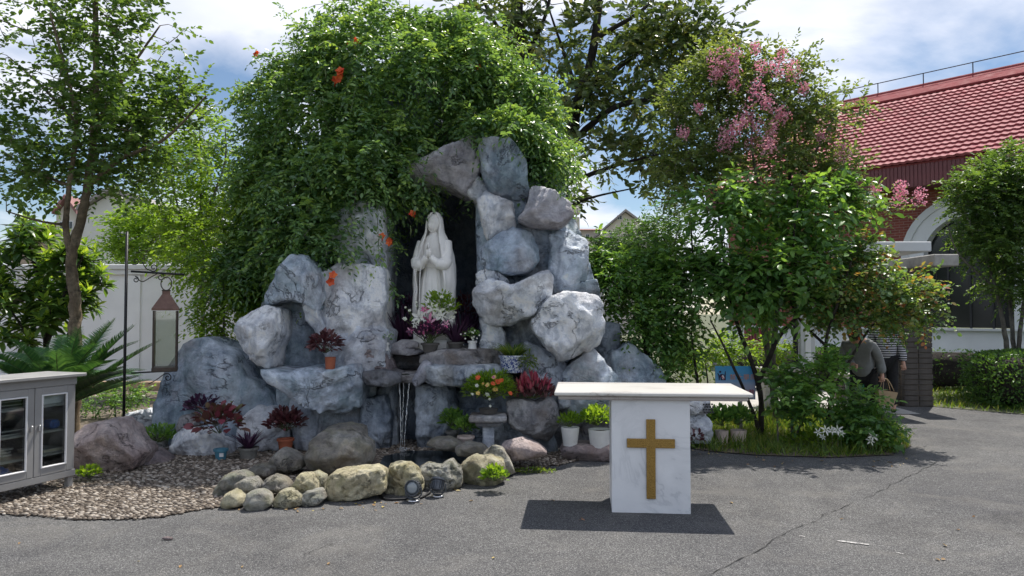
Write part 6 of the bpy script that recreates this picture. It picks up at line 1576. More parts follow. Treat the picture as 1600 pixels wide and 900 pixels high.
# ------------------------------------------------------------------ cycad: every frond its own part
cyc = P(92, 640, 9.0); cyc.z = .45
t = thing('cycad', 'sago palm with stiff feathery fronds behind the grey cabinet', 'palm', (cyc.x, cyc.y, 0))
mk('trunk', MB().tube([(cyc.x, cyc.y, 0), (cyc.x, cyc.y, .25), (cyc.x, cyc.y, .5)], [.16, .17, .10], 12), BK_DARK, t)
def frond_mesh(L, arch, seed):
    gg = np.random.default_rng(seed); n = 62; s = np.linspace(.12, 1, n)
    x = L * (s - .12 * arch * s ** 3); z = L * (.55 * s - arch * .75 * s ** 2)
    pos = np.stack([x, np.zeros(n), z], 1); tang = nrmz(np.gradient(pos, axis=0)); V = []; F = []; A = []; o = 0
    for sg_ in (-1, 1):
        dr = tang * .55 + np.array([0, sg_ * 1.0, .28]); ln = .17 * L * np.sin(np.clip(s, .1, .97) * math.pi * .86 + .25) + .03
        v, f, a = leaves(pos, dr + gg.normal(0, .04, (n, 3)), np.tile([0, 0, 1.0], (n, 1)) - tang * .2, ln, .09, 'blade', gg.random(n)); V.append(v); F.append(f + o); A.append(a); o += len(v)
    return mesh_np('frond', np.concatenate(V), np.concatenate(F), np.concatenate(A)), pos
for i in range(44):
    L_ = g.uniform(1.0, 1.3); me, pos = frond_mesh(L_, g.uniform(.15, .75), 40 + i); me.materials.append(LF_CYCAD)
    o = bpy.data.objects.new('frond', me); COL.objects.link(o); o.parent = t; o.location = (0, 0, .46); az = i * 2.399 + g.normal(0, .15)
    o.rotation_euler = (0, -g.uniform(-.15, .75) * (1 if i > 12 else .4), az)
    rc = MB().tube([tuple(p) for p in pos[::6]], [.011 - .009 * k_ / 10 for k_ in range(len(pos[::6]))], 5); q_ = mk('rachis', rc, M_STEM, None); q_.parent = o

# ------------------------------------------------------------------ grass and low growth of the right-hand bed
bedp = [G(x, y) for x, y in ((1070, 700), (1110, 706), (1180, 712), (1300, 716), (1390, 712), (1424, 698), (1405, 676), (1370, 655), (1310, 645), (1200, 645), (1090, 660))]
bedq = [(p.x, p.y) for p in bedp]
sheet('flower_bed', bedq, .012, M_SOIL)
def scatter(poly, n, g):
    q = np.array(poly); lo, hi = q.min(0), q.max(0); out = []
    while sum(map(len, out)) < n: s = g.uniform(lo, hi, (n * 2, 2)); out.append(s[in_poly(s, poly)])
    return np.concatenate(out)[:n]
def grass(name, label, poly, n, h, w, mat, z=.01, lean=.35, clump=None):
    q = scatter(poly, n, g)
    if clump is not None: k_ = perlin(np.c_[q * clump, np.zeros(len(q))]) > -.25; q = q[k_]
    n = len(q); d = np.c_[g.normal(0, lean, (n, 2)), np.ones(n)]
    hh = h * g.uniform(.4, 1.15, n) * (1 + .35 * perlin(np.c_[q * 1.3, np.ones(n)]))
    up = np.c_[g.normal(0, 1, (n, 2)), np.full(n, .1)]
    o = mk(name, leaves(np.c_[q, np.full(n, z)], d, up, hh, w / h, 'blade', g.random(n)), mat); return tag(o, label, 'grass', kind='stuff')
grass('grass', 'rough green grass filling the bed beside the altar', bedq, 9000, .17, .012, LF_GRASS, lean=.5)
grass('lawn_grass', 'bright lawn grass beside the church wall', [(p[0], p[1]) for p in lawn_pts], 16000, .12, .02, LF_GRASS, lean=.5)
t = thing('weed_clump', 'broad leaved light green weeds among the white lilies', 'plant', G(1300, 706)); bushy(t, np.array(P(1290, 692, 8.9)), .55, .22, .16, 520, .06, LF_BRIGHT, wr=.6)
wl_ = thing('white_lilies', 'white star flowers blooming in the bed beside the asphalt', 'flowers', G(1320, 706))
for (x, y, r) in ((1278, 676, .05), (1290, 672, .06), (1300, 673, .05), (1309, 672, .06), (1314, 677, .045), (1285, 683, .04), (1356, 672, .05), (1363, 682, .06), (1360, 689, .055), (1368, 684, .045)):
    cc_ = P(x, y, 8.42 + g.normal(0, .04)); flower(wl_, cc_, (g.normal(0, .4), -1, .5), r * 1.05, 6, PT_WHITE, wr=.3, cup=.25)
    mk('stem', MB().tube([(cc_.x + .02, cc_.y + .04, 0), cc_], .004, 5), M_STEM, wl_)
# ------------------------------------------------------------------ trees and climbing plants
def tree(name, label, cat, base, limbs, blobs, leafmat, bark, k=8, L=.35, ll=.08, wr=.5, tpl='oval', droop=.25, gap=None, gfreq=1.6, rmax=.02, shell=.45, seed=1, group=None, side=.9, fwd=.5, upj=.5, extra=None, sag=0.0, crown='crown', cap=1.6):
    g = np.random.default_rng(seed); t = thing(name, label, cat, (base[0], base[1], 0), group)
    tg, cen = in_blobs(blobs, g, shell, gap, gfreq)
    o = mk('trunk', limb_mesh(limbs), bark, t, True)
    segs, dirs = twigs(tg, limbs, rmax, .0035, sag, g, cap)
    if segs: mk('branches', tubes_np(segs, 5), bark, t, True)['kind'] = 'stuff'
    out = nrmz(tg - cen)
    td = nrmz(dirs * .7 + out * .5 + g.normal(0, .3, (len(tg), 3)) + np.array([0, 0, .1]))
    LL = sprays(tg - td * (L * .25), td, k, L * g.uniform(.7, 1.25, len(tg)), ll, wr, tpl, droop, side, fwd, upj, g=g)
    mk(crown, LL, leafmat, t)['kind'] = 'stuff'
    return t, tg
def L3(pts, D, dd=0.0): return [P(x, y, D + dd * i / max(1, len(pts) - 1)) for i, (x, y) in enumerate(pts)]
TB = 'trees and tall shrubs of the garden'
# tall tree beside the lantern
d = 10.0
tree('courtyard_tree', 'slender tan-trunked tree with small round leaves over the cycad', 'tree', G(115, 676), [
    (L3([(115, 690), (116, 600), (117, 480), (111, 410), (126, 345), (138, 280), (148, 190), (150, 60), (146, -120)], d), .088, .03),
    (L3([(111, 410), (103, 350), (108, 290), (119, 190), (100, 100), (78, 20)], d, -.5), .045, .014),
    (L3([(138, 290), (190, 248), (260, 215), (322, 150)], d, -.4), .038, .01), (L3([(147, 200), (195, 120), (250, 40)], d, .4), .032, .01),
    (L3([(108, 290), (60, 270), (5, 238)], d, -.3), .026, .008), (L3([(119, 190), (60, 130), (15, 90)], d, .4), .026, .008), (L3([(104, 352), (60, 345), (10, 330)], d, -.6), .02, .007)],
    [(50, 30, d, 75, 60, .9, 108), (170, 40, d, 110, 75, 1.0, 216), (150, 150, d, 120, 65, 1.0, 302), (60, 200, d, 70, 50, .9, 108), (215, 215, d, 105, 55, .9, 187), (140, 262, d, 115, 42, .9, 216), (35, 270, d, 60, 60, .8, 93), (285, 150, d, 45, 45, .6, 57), (150, -90, d, 150, 90, 1.1, 144), (-40, 120, d, 60, 160, .9, 72)],
    LF_TREE, BK_TAN, 13, .46, .085, .62, 'oval', .18, -.25, 1.5, .018, .55, 5, TB, upj=.55)
# bright trees behind the wall
d = 15.0
tree('young_tree', 'thin bright yellow-green tree rising behind the lantern post', 'tree', (P(280, 0, d).x, d), [
    (L3([(318, 620), (316, 420), (314, 300), (312, 200)], d), .05, .012), (L3([(316, 420), (280, 330), (262, 250)], d, .3), .03, .01), (L3([(315, 350), (350, 260), (352, 200)], d, -.3), .03, .01)],
    [(300, 210, d, 55, 50, .8, 255), (270, 290, d, 65, 50, .9, 323), (345, 270, d, 55, 70, .9, 340), (330, 350, d, 60, 50, .8, 272), (290, 380, d, 45, 45, .7, 187), (240, 250, d, 40, 40, .6, 102)],
    LF_BRIGHT, BK_GREY, 9, .5, .10, .45, 'oval', .4, -.3, 1.2, .015, .6, 6, TB)
d = 19.5
tree('street_tree', 'rounded yellow-green tree just over the boundary wall coping', 'tree', (P(215, 0, d).x, d), [
    (L3([(222, 620), (222, 440), (222, 390)], d), .10, .05), (L3([(222, 400), (190, 370), (175, 355)], d, .3), .05, .02), (L3([(222, 400), (250, 360), (260, 340)], d, -.3), .05, .02)],
    [(195, 350, d, 38, 20, .9, 120), (230, 345, d, 45, 25, 1.0, 150), (185, 385, d, 38, 22, .9, 130), (235, 385, d, 50, 28, 1.0, 180), (280, 370, d, 50, 40, 1.0, 190), (255, 340, d, 35, 25, .8, 80)],
    LF_BRIGHT, BK_GREY, 10, .45, .11, .5, 'oval', .3, -.4, 1.2, .02, .5, 7, TB)
# curtain of light green leaves at the photo-left flank of the grotto
d = 9.75
tree('climbing_vine', 'light green climber hanging down the flank of the grotto beside the slab rock', 'vine', (P(350, 0, d).x, d), [
    (L3([(345, 680), (350, 560), (352, 420), (380, 320)], d), .02, .008), (L3([(350, 560), (330, 470), (335, 380)], d, .2), .012, .005)],
    [(340, 400, d, 55, 80, .55, 260), (335, 490, d, 32, 60, .4, 170), (380, 430, d, 40, 70, .5, 200), (340, 540, d, 22, 25, .3, 60), (300, 400, d, 35, 55, .5, 110), (375, 340, d, 40, 55, .5, 150), (400, 300, d, 30, 40, .4, 90), (395, 470, d, 24, 40, .3, 80)],
    LF_BRIGHT, BK_GREY, 9, .30, .062, .5, 'oval', .6, -.45, 2.0, .008, .6, 8, TB)
# trumpet creeper over the grotto
d = 10.0
vine_blobs = [(625, 135, 10.1, 165, 118, 1.1), (525, 200, 10.0, 125, 130, 1.05), (450, 310, 9.9, 75, 95, .8), (560, 268, 9.42, 105, 70, .75), (790, 175, 10.2, 85, 80, .85), (835, 225, 10.1, 42, 62, .6), (500, 368, 9.2, 62, 52, .5), (440, 395, 9.6, 55, 45, .5), (690, 125, 10.4, 115, 70, 1.1), (622, 250, 9.4, 50, 42, .40), (395, 400, 9.9, 50, 70, .6), (785, 200, 9.15, 66, 30, .5), (848, 245, 9.5, 30, 45, .4)]
gv = np.random.default_rng(31)
def blob_surface(bl, n, g, inset=0.0):
    C = np.array([P(b[0], b[1], b[2])[:] for b in bl]); Rr = np.array([[b[3] * M_PX(b[2]), b[5], b[4] * M_PX(b[2])] for b in bl])
    area = (Rr[:, 0] * Rr[:, 2] + Rr[:, 0] * Rr[:, 1] + Rr[:, 1] * Rr[:, 2]); idx = g.choice(len(bl), n, p=area / area.sum())
    u = nrmz(g.normal(size=(n, 3))); m = 1 - inset * g.random(n)
    p = C[idx] + u * Rr[idx] * m[:, None]; nr = nrmz(u / Rr[idx])
    for j in range(len(bl)):
        q = (((p - C[j]) / (Rr[j] * (.86 - inset * .5))) ** 2).sum(1); keep = (q > 1) | (idx == j); p, nr, idx = p[keep], nr[keep], idx[keep]
    return p, nr
vine = thing('trumpet_creeper', 'huge mound of trumpet creeper draped over the rock grotto', 'vine', (P(600, 0, 10).x, 10.0, 0))
p1, n1 = blob_surface(vine_blobs, 9500, gv, .10); p2, n2 = blob_surface(vine_blobs, 6500, gv, .30)
lump = fbm(p1 * 1.25 + 4, 3); p1 = p1 + n1 * (lump * .36 - .03)[:, None]; p2 = p2 - n2 * .12
ok = (lump > -.55) & (p1[:, 1] < 11.4); p1, n1 = p1[ok], n1[ok]
td = nrmz(n1 * .75 + gv.normal(0, .5, (len(p1), 3)) + np.array([0, 0, -.15]))
LL1 = sprays(p1 - td * .08, td, 9, .27 * gv.uniform(.7, 1.3, len(p1)), .078, .46, 'oval', .55, .95, .35, .5, .25, g=gv)
td2 = nrmz(n2 * .5 + gv.normal(0, .6, (len(p2), 3)))
LL2 = sprays(p2, td2, 8, .28, .085, .5, 'oval', .5, .95, .35, .6, .3, g=gv)
mk('foliage', join([LL1, LL2]), LF_VINE, vine)['kind'] = 'stuff'
segs = []
for i in gv.choice(len(p1), 420, replace=False):
    a = p1[i] - n1[i] * .1; b = p1[i] + n1[i] * gv.uniform(.05, .3) + np.array([0, 0, -gv.uniform(0, .25)]); segs.append((a, b, .005, .003))
mk('runners', tubes_np(segs, 5), BK_GREY, vine)['kind'] = 'stuff'
# loose shoots that break the outline
sh = []; st_ = []
for (x, y, dx, dy) in ((430, 90, -30, -8), (412, 175, -26, 20), (470, 45, -20, -25), (405, 150, -25, 0), (545, 20, -10, -26), (640, 2, 0, -30), (860, 190, 24, -14), (872, 250, 22, 12), (850, 140, 22, -18), (760, 70, 20, -25), (520, 420, 10, 16), (470, 410, 0, 22), (640, 305, 4, 12), (612, 335, -6, 22), (545, 345, 12, 20), (400, 300, -25, 12), (440, 440, -8, 22), (690, 40, 14, -26), (610, 372, 8, 16)):
    a = P(x - dx, y - dy, 9.5 if y > 300 else 9.9); b = P(x + dx, y + dy, 9.3 if y > 300 else 9.8)
    for s in np.linspace(0, 1, 7): sh.append((a.lerp(b, s) + Vector(gv.normal(0, .03, 3)))[:]); st_.append(((b - a).normalized() + Vector(gv.normal(0, .5, 3)))[:])
    segs.append((np.array(a), np.array(b), .005, .002))
for i in gv.choice(len(p1), 330, replace=False):
    a = Vector(p1[i]); d0 = Vector(n1[i]) * .7 + Vector(gv.normal(0, .45, 3)) + Vector((0, 0, .25)); d0.normalize(); L_ = gv.uniform(.25, .65); prev = a
    for k_ in range(1, 6):
        s_ = k_ / 5; q_ = a + d0 * (L_ * s_) + Vector((0, 0, -.55 * L_ * s_ * s_)); sh.append(q_[:]); st_.append(((q_ - prev).normalized() * .6 + Vector(gv.normal(0, .55, 3)))[:]); segs.append((np.array(prev), np.array(q_), .004, .003)); prev = q_
mk('shoot_stems', tubes_np(segs[-1700:], 4), M_STEM, vine)['kind'] = 'stuff'
mk('loose_shoots', sprays(np.array(sh), np.array(st_), 9, .22, .068, .45, 'oval', .5, .95, .4, g=gv), LF_VINE, vine)['kind'] = 'stuff'
def trumpet(par, c, r, n):
    for i in range(n):
        cc_ = Vector(c) + Vector(gv.normal(0, r * .9, 3)) * (i > 0); dr = (gv.normal(0, .5), -1, gv.normal(.1, .4))
        f_ = flower(par, cc_, dr, r, 5, PT_ORANGE, wr=.85, cup=.5, g=gv)
        tq = Vector(dr).normalized(); mk('floral_tube', MB().tube([cc_, cc_ - tq * r * .9, cc_ - tq * r * 1.7], [r * .28, r * .16, r * .1], 7), PT_ORANGE, f_, True)
for (x, y, D_, r, n) in ((527, 122, 8.9, .06, 4), (549, 70, 9.1, .06, 2), (748, 105, 9.3, .045, 1), (645, 334, 9.0, .05, 1), (608, 376, 9.0, .05, 3), (517, 440, 8.62, .055, 2), (402, 82, 9.8, .035, 2)):
    trumpet(vine, P(x, y, D_), r, n)
for (x, y) in ((508, 107, ), (500, 152), (504, 150), (667, 122), (677, 128), (681, 127), (407, 100), (411, 102), (641, 352), (519, 452)):
    a = P(x, y, 8.95 if x > 450 else 9.8); mk('seed_pod', MB().tube([a, a + Vector((.01, 0, -.07)), a + Vector((.0, .01, -.14))], [.006, .009, .003], 6), M_STEM, vine, True)
ch_ = thing('cut_flowers', 'small red and orange flowers laid at the folded hands of the statue', 'flowers', P(687, 367, 9.32))
for (x, y, m) in ((684, 365, PT_ORANGE), (689, 370, PT_ORANGE)): flower(ch_, P(x, y, 9.30), (0, -1, .3), .04, 8, m, wr=.7, cup=.5)
mk('stem', MB().tube([P(687, 369, 9.32), P(690, 381, 9.33)], .004, 5), M_STEM, ch_)

# magnolia behind the grotto
d = 13.0
tree('magnolia_tree', 'large dark-branched magnolia tree with big leathery leaves behind the grotto', 'tree', (P(872, 0, d).x, d), [
    (L3([(872, 640), (872, 420), (876, 300), (890, 215), (906, 150), (930, 60), (940, -120)], d), .17, .05), (L3([(876, 310), (848, 190), (816, 95), (812, -20), (800, -140)], d, -.4), .10, .03),
    (L3([(890, 225), (960, 168), (1040, 150), (1105, 118)], d, -.6), .07, .012), (L3([(880, 290), (950, 262), (1040, 238)], d, -.8), .055, .01), (L3([(906, 150), (985, 92), (1070, 35)], d, .5), .07, .014),
    (L3([(816, 95), (770, 30), (735, -40)], d, .3), .05, .012), (L3([(816, 95), (850, 30), (870, -60)], d, -.3), .05, .015), (L3([(878, 330), (920, 310), (1000, 292)], d, -.5), .035, .008), (L3([(906, 150), (880, 80), (850, -10)], d, .2), .045, .01), (L3([(930, 60), (1010, 10), (1060, -60)], d, .2), .05, .01)],
    [(720, 15, d, 70, 55, 1.0, 124), (800, 40, d, 80, 70, 1.2, 176), (890, 60, d, 90, 80, 1.3, 218), (980, 60, d, 90, 80, 1.3, 228), (1070, 60, d, 80, 75, 1.2, 208), (930, 150, d, 90, 50, 1.2, 156), (1020, 170, d, 80, 60, 1.1, 176), (940, 245, d, 80, 40, 1.0, 145), (1030, 250, d, 60, 45, .9, 104), (860, 200, d, 50, 60, .9, 93), (890, 300, d, 40, 20, .6, 46), (880, -90, d, 200, 80, 1.6, 208), (1120, 40, d, 50, 60, .8, 83)],
    LF_MAG, BK_DARK, 8, .34, .17, .42, 'long', .2, -.1, 1.3, .024, .7, 9, TB, upj=.8, side=.7, fwd=.7)
# crape myrtle with pink panicles
d = 10.7
crape, ctg = tree('crape_myrtle', 'crape myrtle tree with pink flower panicles beside the church roof', 'tree', (P(1215, 0, d).x, d), [
    (L3([(1215, 680), (1205, 580), (1182, 450), (1150, 330), (1128, 200), (1115, 110)], d), .055, .012), (L3([(1205, 580), (1220, 430), (1232, 300), (1242, 190), (1225, 110)], d, .4), .045, .012),
    (L3([(1232, 300), (1290, 210), (1325, 140)], d, .2), .028, .007), (L3([(1150, 330), (1090, 270), (1058, 190)], d, -.4), .028, .007), (L3([(1220, 400), (1300, 330), (1375, 320), (1442, 312)], d, -.3), .022, .005), (L3([(1182, 450), (1190, 330), (1175, 230), (1180, 120)], d, -.5), .03, .008)],
    [(1125, 140, d, 70, 62, .8, 290), (1205, 150, d, 75, 62, .8, 320), (1095, 235, d, 62, 62, .8, 250), (1180, 245, d, 90, 62, .9, 400), (1262, 195, d, 58, 60, .7, 160), (1285, 265, d, 60, 45, .7, 180), (1320, 170, d, 30, 35, .4, 40), (1230, 110, d, 50, 30, .5, 70), (1160, 95, d, 60, 30, .5, 90), (1060, 180, d, 38, 60, .6, 120), (1065, 275, d, 45, 45, .6, 140), (1100, 110, d, 40, 30, .5, 80), (1375, 318, d, 60, 20, .3, 60), (1235, 320, d, 80, 45, .8, 180)],
    LF_CRAPE, BK_GREY, 13, .36, .068, .55, 'oval', .1, -.36, 2.0, .010, .6, 10, TB, upj=.7)
gc = np.random.default_rng(12)
for (x, y, r) in ((1120, 97, 17), (1147, 88, 13), (1147, 110, 12), (1118, 117, 11), (1180, 76, 8), (1222, 84, 7), (1188, 105, 10), (1213, 105, 14), (1237, 110, 13), (1183, 143, 15), (1200, 160, 11), (1147, 133, 9), (1092, 170, 8), (1068, 207, 9), (1167, 178, 14), (1180, 197, 14), (1157, 193, 10), (1140, 207, 15), (1133, 223, 13), (1175, 225, 11), (1200, 227, 12), (1215, 182, 13), (1205, 202, 10), (1257, 138, 8), (1315, 240, 13), (1282, 215, 6), (1408, 293, 10), (1405, 308, 12), (1437, 307, 11), (1368, 297, 8), (1225, 178, 9), (1150, 205, 9), (1128, 105, 9)):
    D_ = d - .75 + gc.normal(0, .12) if y < 280 else d - .4; c_ = np.array(P(x, y, D_)); n = int(11 * r); rr = r * 1.3 * M_PX(D_)
    u = nrmz(gc.normal(size=(n, 3))); q = c_ + u * (gc.random(n) ** .6)[:, None] * np.array([rr * .85, rr * .8, rr * 1.15])
    mk('blossom', leaves(q, nrmz(u + gc.normal(0, .6, (n, 3))), u + gc.normal(0, .5, (n, 3)), gc.uniform(.018, .034, n), .9, 'oval', gc.random(n)), PT_PINK, crape)
# broad-leaved shrub in the middle
d = 9.7
tree('broadleaf_shrub', 'tall dark green broad-leaved shrub between the grotto and the pergola', 'shrub', (P(1180, 0, d).x, d), [
    (L3([(1190, 690), (1185, 600), (1150, 500), (1130, 400), (1120, 300)], d), .04, .01), (L3([(1185, 600), (1215, 530), (1250, 480), (1240, 380), (1250, 290)], d, -.4), .035, .008), (L3([(1150, 500), (1090, 430), (1080, 340)], d, .3), .025, .007), (L3([(1190, 690), (1175, 640), (1140, 560), (1110, 500)], d, -.3), .03, .008)],
    [(1130, 330, d, 70, 60, .8, 260), (1230, 320, d, 75, 55, .8, 260), (1110, 420, d, 70, 60, .8, 280), (1200, 420, d, 95, 60, .9, 340), (1290, 330, d, 60, 50, .7, 170), (1110, 480, d, 50, 40, .6, 140), (1210, 465, d, 70, 30, .6, 150), (1320, 300, d, 35, 40, .4, 60), (1270, 400, d, 50, 50, .7, 150)],
    LF_SHRUB, BK_DARK, 8, .40, .125, .42, 'long', .5, -.05, 1.6, .012, .6, 11, TB, upj=.55)
# shrub with round leaves and red tips
d = 9.3
rose, rtg = tree('rose_shrub', 'spreading round-leaved shrub with reddish tips in front of the pergola', 'shrub', (P(1300, 0, d).x, d), [
    (L3([(1290, 690), (1300, 620), (1330, 560), (1370, 500), (1420, 470)], d), .03, .007), (L3([(1300, 620), (1290, 540), (1310, 470), (1330, 410)], d, -.3), .028, .007), (L3([(1290, 540), (1250, 500), (1230, 460)], d, .2), .02, .006)],
    [(1330, 430, d, 70, 55, .7, 300), (1400, 455, d, 55, 42, .6, 240), (1310, 485, d, 65, 32, .6, 240), (1392, 495, d, 52, 24, .5, 160), (1445, 480, d, 26, 40, .35, 80), (1340, 390, d, 45, 25, .45, 90), (1275, 450, d, 45, 50, .6, 160), (1455, 440, d, 14, 30, .2, 18)],
    LF_ROSE, BK_DARK, 8, .24, .062, .72, 'oval', .3, -.25, 2.0, .010, .6, 12, TB)
# compound-leaved mass beside the grotto
d = 10.0
tree('wisteria_mass', 'dense feathery-leaved climber against the boulders at the grotto edge', 'vine', (P(1010, 0, d).x, d), [
    (L3([(1010, 700), (1010, 560), (990, 460), (960, 390)], d), .03, .008), (L3([(1010, 560), (1060, 480), (1070, 400)], d, -.2), .025, .007), (L3([(1100, 700), (1090, 600), (1080, 520)], d, -.3), .03, .01)],
    [(965, 430, d, 42, 60, .6, 260), (1010, 490, d, 60, 60, .7, 330), (1060, 440, d, 60, 60, .7, 300), (985, 560, d, 38, 32, .55, 140), (1055, 535, d, 38, 45, .6, 190), (940, 400, d + .4, 30, 45, .4, 110), (1020, 400, d + .3, 50, 35, .5, 140), (1040, 600, d - .1, 26, 20, .4, 50)],
    LF_SHRUB, BK_DARK, 9, .30, .08, .46, 'oval', .55, -.5, 1.6, .010, .6, 13, TB)
d = 17.0
tree('distant_bush', 'light green rounded bush in the gap between grotto and broad-leaved shrub', 'shrub', (P(1010, 0, d).x, d), [
    (L3([(1010, 620), (1010, 460), (1012, 380)], d), .08, .02), (L3([(1010, 460), (970, 400), (960, 370)], d, .3), .04, .01), (L3([(1010, 460), (1050, 390), (1060, 350)], d, -.3), .04, .01)],
    [(1040, 350, d, 50, 40, 1.0, 320), (990, 375, d, 50, 30, 1.0, 260), (1050, 400, d, 60, 40, 1.0, 260), (960, 400, d, 45, 25, .9, 160), (1000, 440, d, 70, 40, 1.0, 200)],
    LF_HEDGE, BK_GREY, 10, .36, .075, .5, 'oval', .3, -.5, 1.5, .015, .5, 14, TB)
# round tree before the church window
d = 15.0
tree('round_tree', 'rounded multi-stemmed tree in front of the arched church window', 'tree', (P(1580, 0, d).x, d), [
    (L3([(1580, 590), (1570, 520), (1556, 450), (1540, 400)], d), .055, .02), (L3([(1588, 590), (1582, 520), (1576, 450), (1570, 380)], d, .2), .05, .02), (L3([(1598, 590), (1592, 540), (1600, 470), (1610, 400)], d, -.2), .055, .02), (L3([(1610, 590), (1618, 520), (1640, 440)], d), .05, .02), (L3([(1556, 450), (1500, 400), (1480, 350)], d, -.3), .025, .008)],
    [(1545, 300, d, 58, 50, 1.0, 420), (1590, 280, d, 65, 60, 1.1, 480), (1540, 370, d, 42, 45, .9, 280), (1585, 370, d, 65, 55, 1.1, 400), (1650, 320, d, 70, 90, 1.2, 420), (1512, 305, d, 30, 40, .6, 130), (1580, 440, d, 40, 35, .8, 150), (1640, 420, d, 60, 40, .9, 160)],
    LF_TREE, BK_GREY, 13, .40, .085, .5, 'oval', .35, -.6, 1.5, .014, .5, 15, TB)
# clipped hedge
def hedge(label, lo, hi, n, seed):
    g = np.random.default_rng(seed); lo = np.array(lo); hi = np.array(hi); s = hi - lo
    t = thing('clipped_hedge', label, 'hedge', ((lo[0] + hi[0]) / 2, (lo[1] + hi[1]) / 2, 0)); c = (lo + hi) / 2
    u = nrmz(g.normal(size=(n, 3))); r = (np.abs(u / (s / 2)) ** 7).sum(1) ** (-1 / 7); q = c + u * r[:, None] * (1 - .16 * g.random(n) ** 1.5)[:, None]
    q += nrmz(q - c) * (fbm(q * 2.2, 2) * .07)[:, None]
    mk('foliage', leaves(q, nrmz(nrmz(q - c) * .7 + g.normal(0, .6, (n, 3)) + np.array([0, 0, .4])), nrmz(q - c) + g.normal(0, .6, (n, 3)), g.uniform(.035, .075, n), .5, 'oval', g.random(n)), LF_HEDGE, t)['kind'] = 'stuff'
    v, f = ico(4); rr = (np.abs(v / (s / 2 * .86)) ** 7).sum(1) ** (-1 / 7); mk('twig_core', (c + v * rr[:, None], f), BK_DARK, t)
hx = P(1525, 0, 12.6).x
hedge('clipped green hedge block beside the church lawn', (hx + .05, 12.2, 0), (hx + 2.6, 13.6, P(0, 553, 12.4).z), 22000, 3)
x0_ = P(1100, 0, 15.8).x; hedge('low sunlit hedge behind the pergola columns', (x0_, 15.5, 0), (x0_ + 6.5, 16.3, .85), 16000, 4)
# shrubs in the bed by the path
d = 8.95
tree('garden_shrub', 'mid green shrub with pointed leaves rising from the bed before the bench', 'shrub', (P(1230, 0, d).x, d), [
    (L3([(1238, 700), (1236, 640), (1225, 600)], d), .018, .006), (L3([(1216, 700), (1214, 650), (1210, 610)], d, .1), .012, .005), (L3([(1240, 690), (1265, 630), (1280, 590)], d, -.1), .012, .005)],
    [(1225, 600, d, 28, 35, .3, 70), (1262, 605, d, 40, 45, .4, 110), (1295, 570, d, 25, 30, .3, 45), (1240, 640, d, 35, 20, .3, 40)], LF_SHRUB, BK_GREY, 8, .22, .085, .5, 'oval', .3, None, 2, .008, .6, 16, TB)
d = 8.75
tree('garden_shrub', 'dense leafy shrub in front of the walking person', 'shrub', (P(1350, 0, d).x, d), [
    (L3([(1350, 705), (1350, 650), (1345, 620)], d), .015, .005), (L3([(1352, 705), (1375, 660), (1385, 640)], d), .012, .005)],
    [(1345, 640, d, 38, 38, .35, 150), (1378, 668, d, 25, 26, .3, 80), (1330, 670, d, 25, 24, .3, 70)], LF_SHRUB, BK_GREY, 8, .20, .085, .42, 'long', .3, None, 2, .007, .6, 17, TB)
# low growth hiding the foot of the wall and of the trees
d = 12.0
tree('ground_shrub', 'sunlit low shrub behind the notice board', 'shrub', (P(1110, 0, d).x, d), [(L3([(1110, 650), (1105, 590), (1100, 550)], d), .02, .006)],
    [(1090, 555, d, 45, 28, .5, 160), (1140, 545, d, 40, 25, .5, 130), (1205, 545, d, 28, 25, .4, 90)], LF_BRIGHT, BK_GREY, 8, .22, .07, .5, 'oval', .3, -.5, 2, .007, .6, 18, TB)
d = 11.5
tree('ground_shrub', 'small dark shrub below the cycad fronds by the lamp post', 'shrub', (P(180, 0, d).x, d), [(L3([(180, 655), (180, 620), (178, 600)], d), .015, .005)],
    [(175, 622, d, 40, 25, .4, 150), (140, 640, d, 30, 22, .4, 90), (215, 615, d, 20, 18, .3, 50)], LF_SHRUB, BK_GREY, 9, .18, .05, .5, 'oval', .2, -.5, 2, .006, .6, 19, TB)
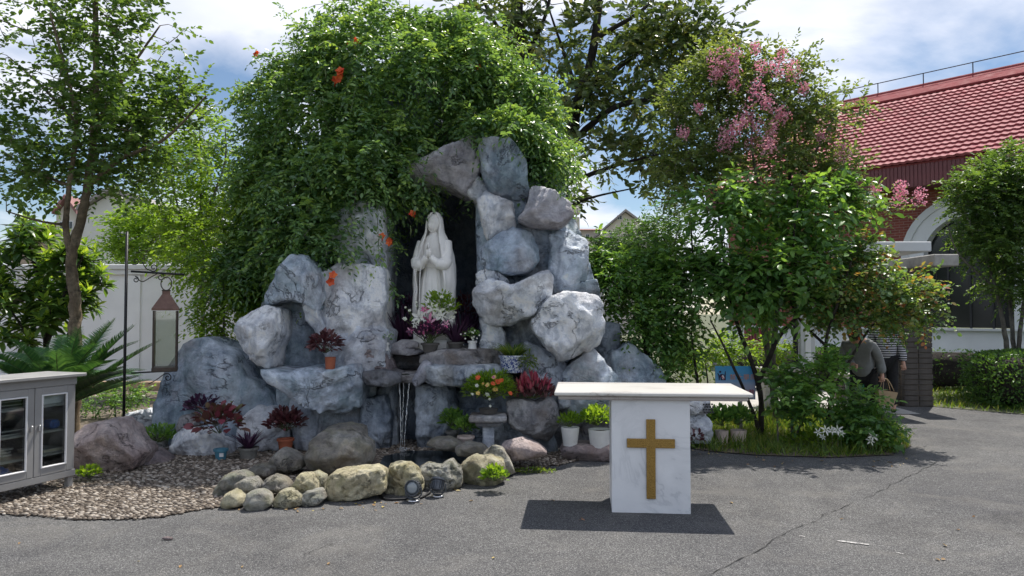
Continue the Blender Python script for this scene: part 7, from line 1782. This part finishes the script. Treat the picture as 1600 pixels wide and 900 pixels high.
# broad-leaved evergreen by the wall: every leaf rosette its own part
d = 11.0
ev = thing('loquat_shrub', 'evergreen shrub with long glossy leaves in rosettes before the white wall', 'shrub', (P(70, 0, d).x, d, 0), TB)
ge = np.random.default_rng(19); lim = [(L3([(75, 660), (72, 540), (60, 440), (35, 350)], d), .05, .012), (L3([(72, 540), (100, 460), (130, 400)], d, -.3), .035, .01), (L3([(75, 600), (40, 520), (5, 470)], d, -.2), .03, .01), (L3([(100, 640), (98, 560), (120, 480)], d, .1), .03, .01)]
mk('trunk', limb_mesh(lim), BK_DARK, ev, True)
tg, cen = in_blobs([(35, 380, d, 45, 45, .6, 30), (110, 405, d, 40, 38, .6, 26), (30, 450, d, 55, 40, .7, 32), (100, 470, d, 50, 40, .6, 30), (60, 510, d, 60, 35, .6, 24), (140, 450, d, 22, 40, .4, 14), (-40, 430, d, 50, 80, .7, 26)], ge, .5)
segs, dirs = twigs(tg, lim, .016, .006, 0, ge); mk('branches', tubes_np(segs, 6), BK_DARK, ev, True)['kind'] = 'stuff'
ros = []
for s in range(6):
    gg = np.random.default_rng(100 + s); n = 15; az = np.arange(n) * 2.4 + gg.normal(0, .2, n); el = np.linspace(-.35, 1.15, n)
    dr = np.stack([np.cos(az) * np.cos(el), np.sin(az) * np.cos(el), np.sin(el)], 1); up = np.stack([-np.cos(az) * np.sin(el), -np.sin(az) * np.sin(el), np.cos(el)], 1)
    v, f, a = leaves(np.c_[np.zeros((n, 2)), np.linspace(-.06, .05, n)], dr, up, np.linspace(.27, .16, n) * gg.uniform(.85, 1.1, n), .30, 'long', np.clip(np.linspace(.05, .95, n) + gg.normal(0, .12, n), 0, 1))
    me = mesh_np('leaf_rosette', v, f, a); me.materials.append(LF_LONG); ros.append(me)
for i, q in enumerate(tg):
    o = bpy.data.objects.new('leaf_rosette', ros[i % 6]); COL.objects.link(o); o.parent = ev; o.location = Vector(q) - ev.location
    dv_ = Vector(dirs[i]) * .5 + Vector((0, 0, 1)) + Vector(ge.normal(0, .2, 3)); o.rotation_mode = 'QUATERNION'; o.rotation_quaternion = dv_.to_track_quat('Z', 'Y'); s = ge.uniform(.8, 1.2); o.scale = (s, s, s)
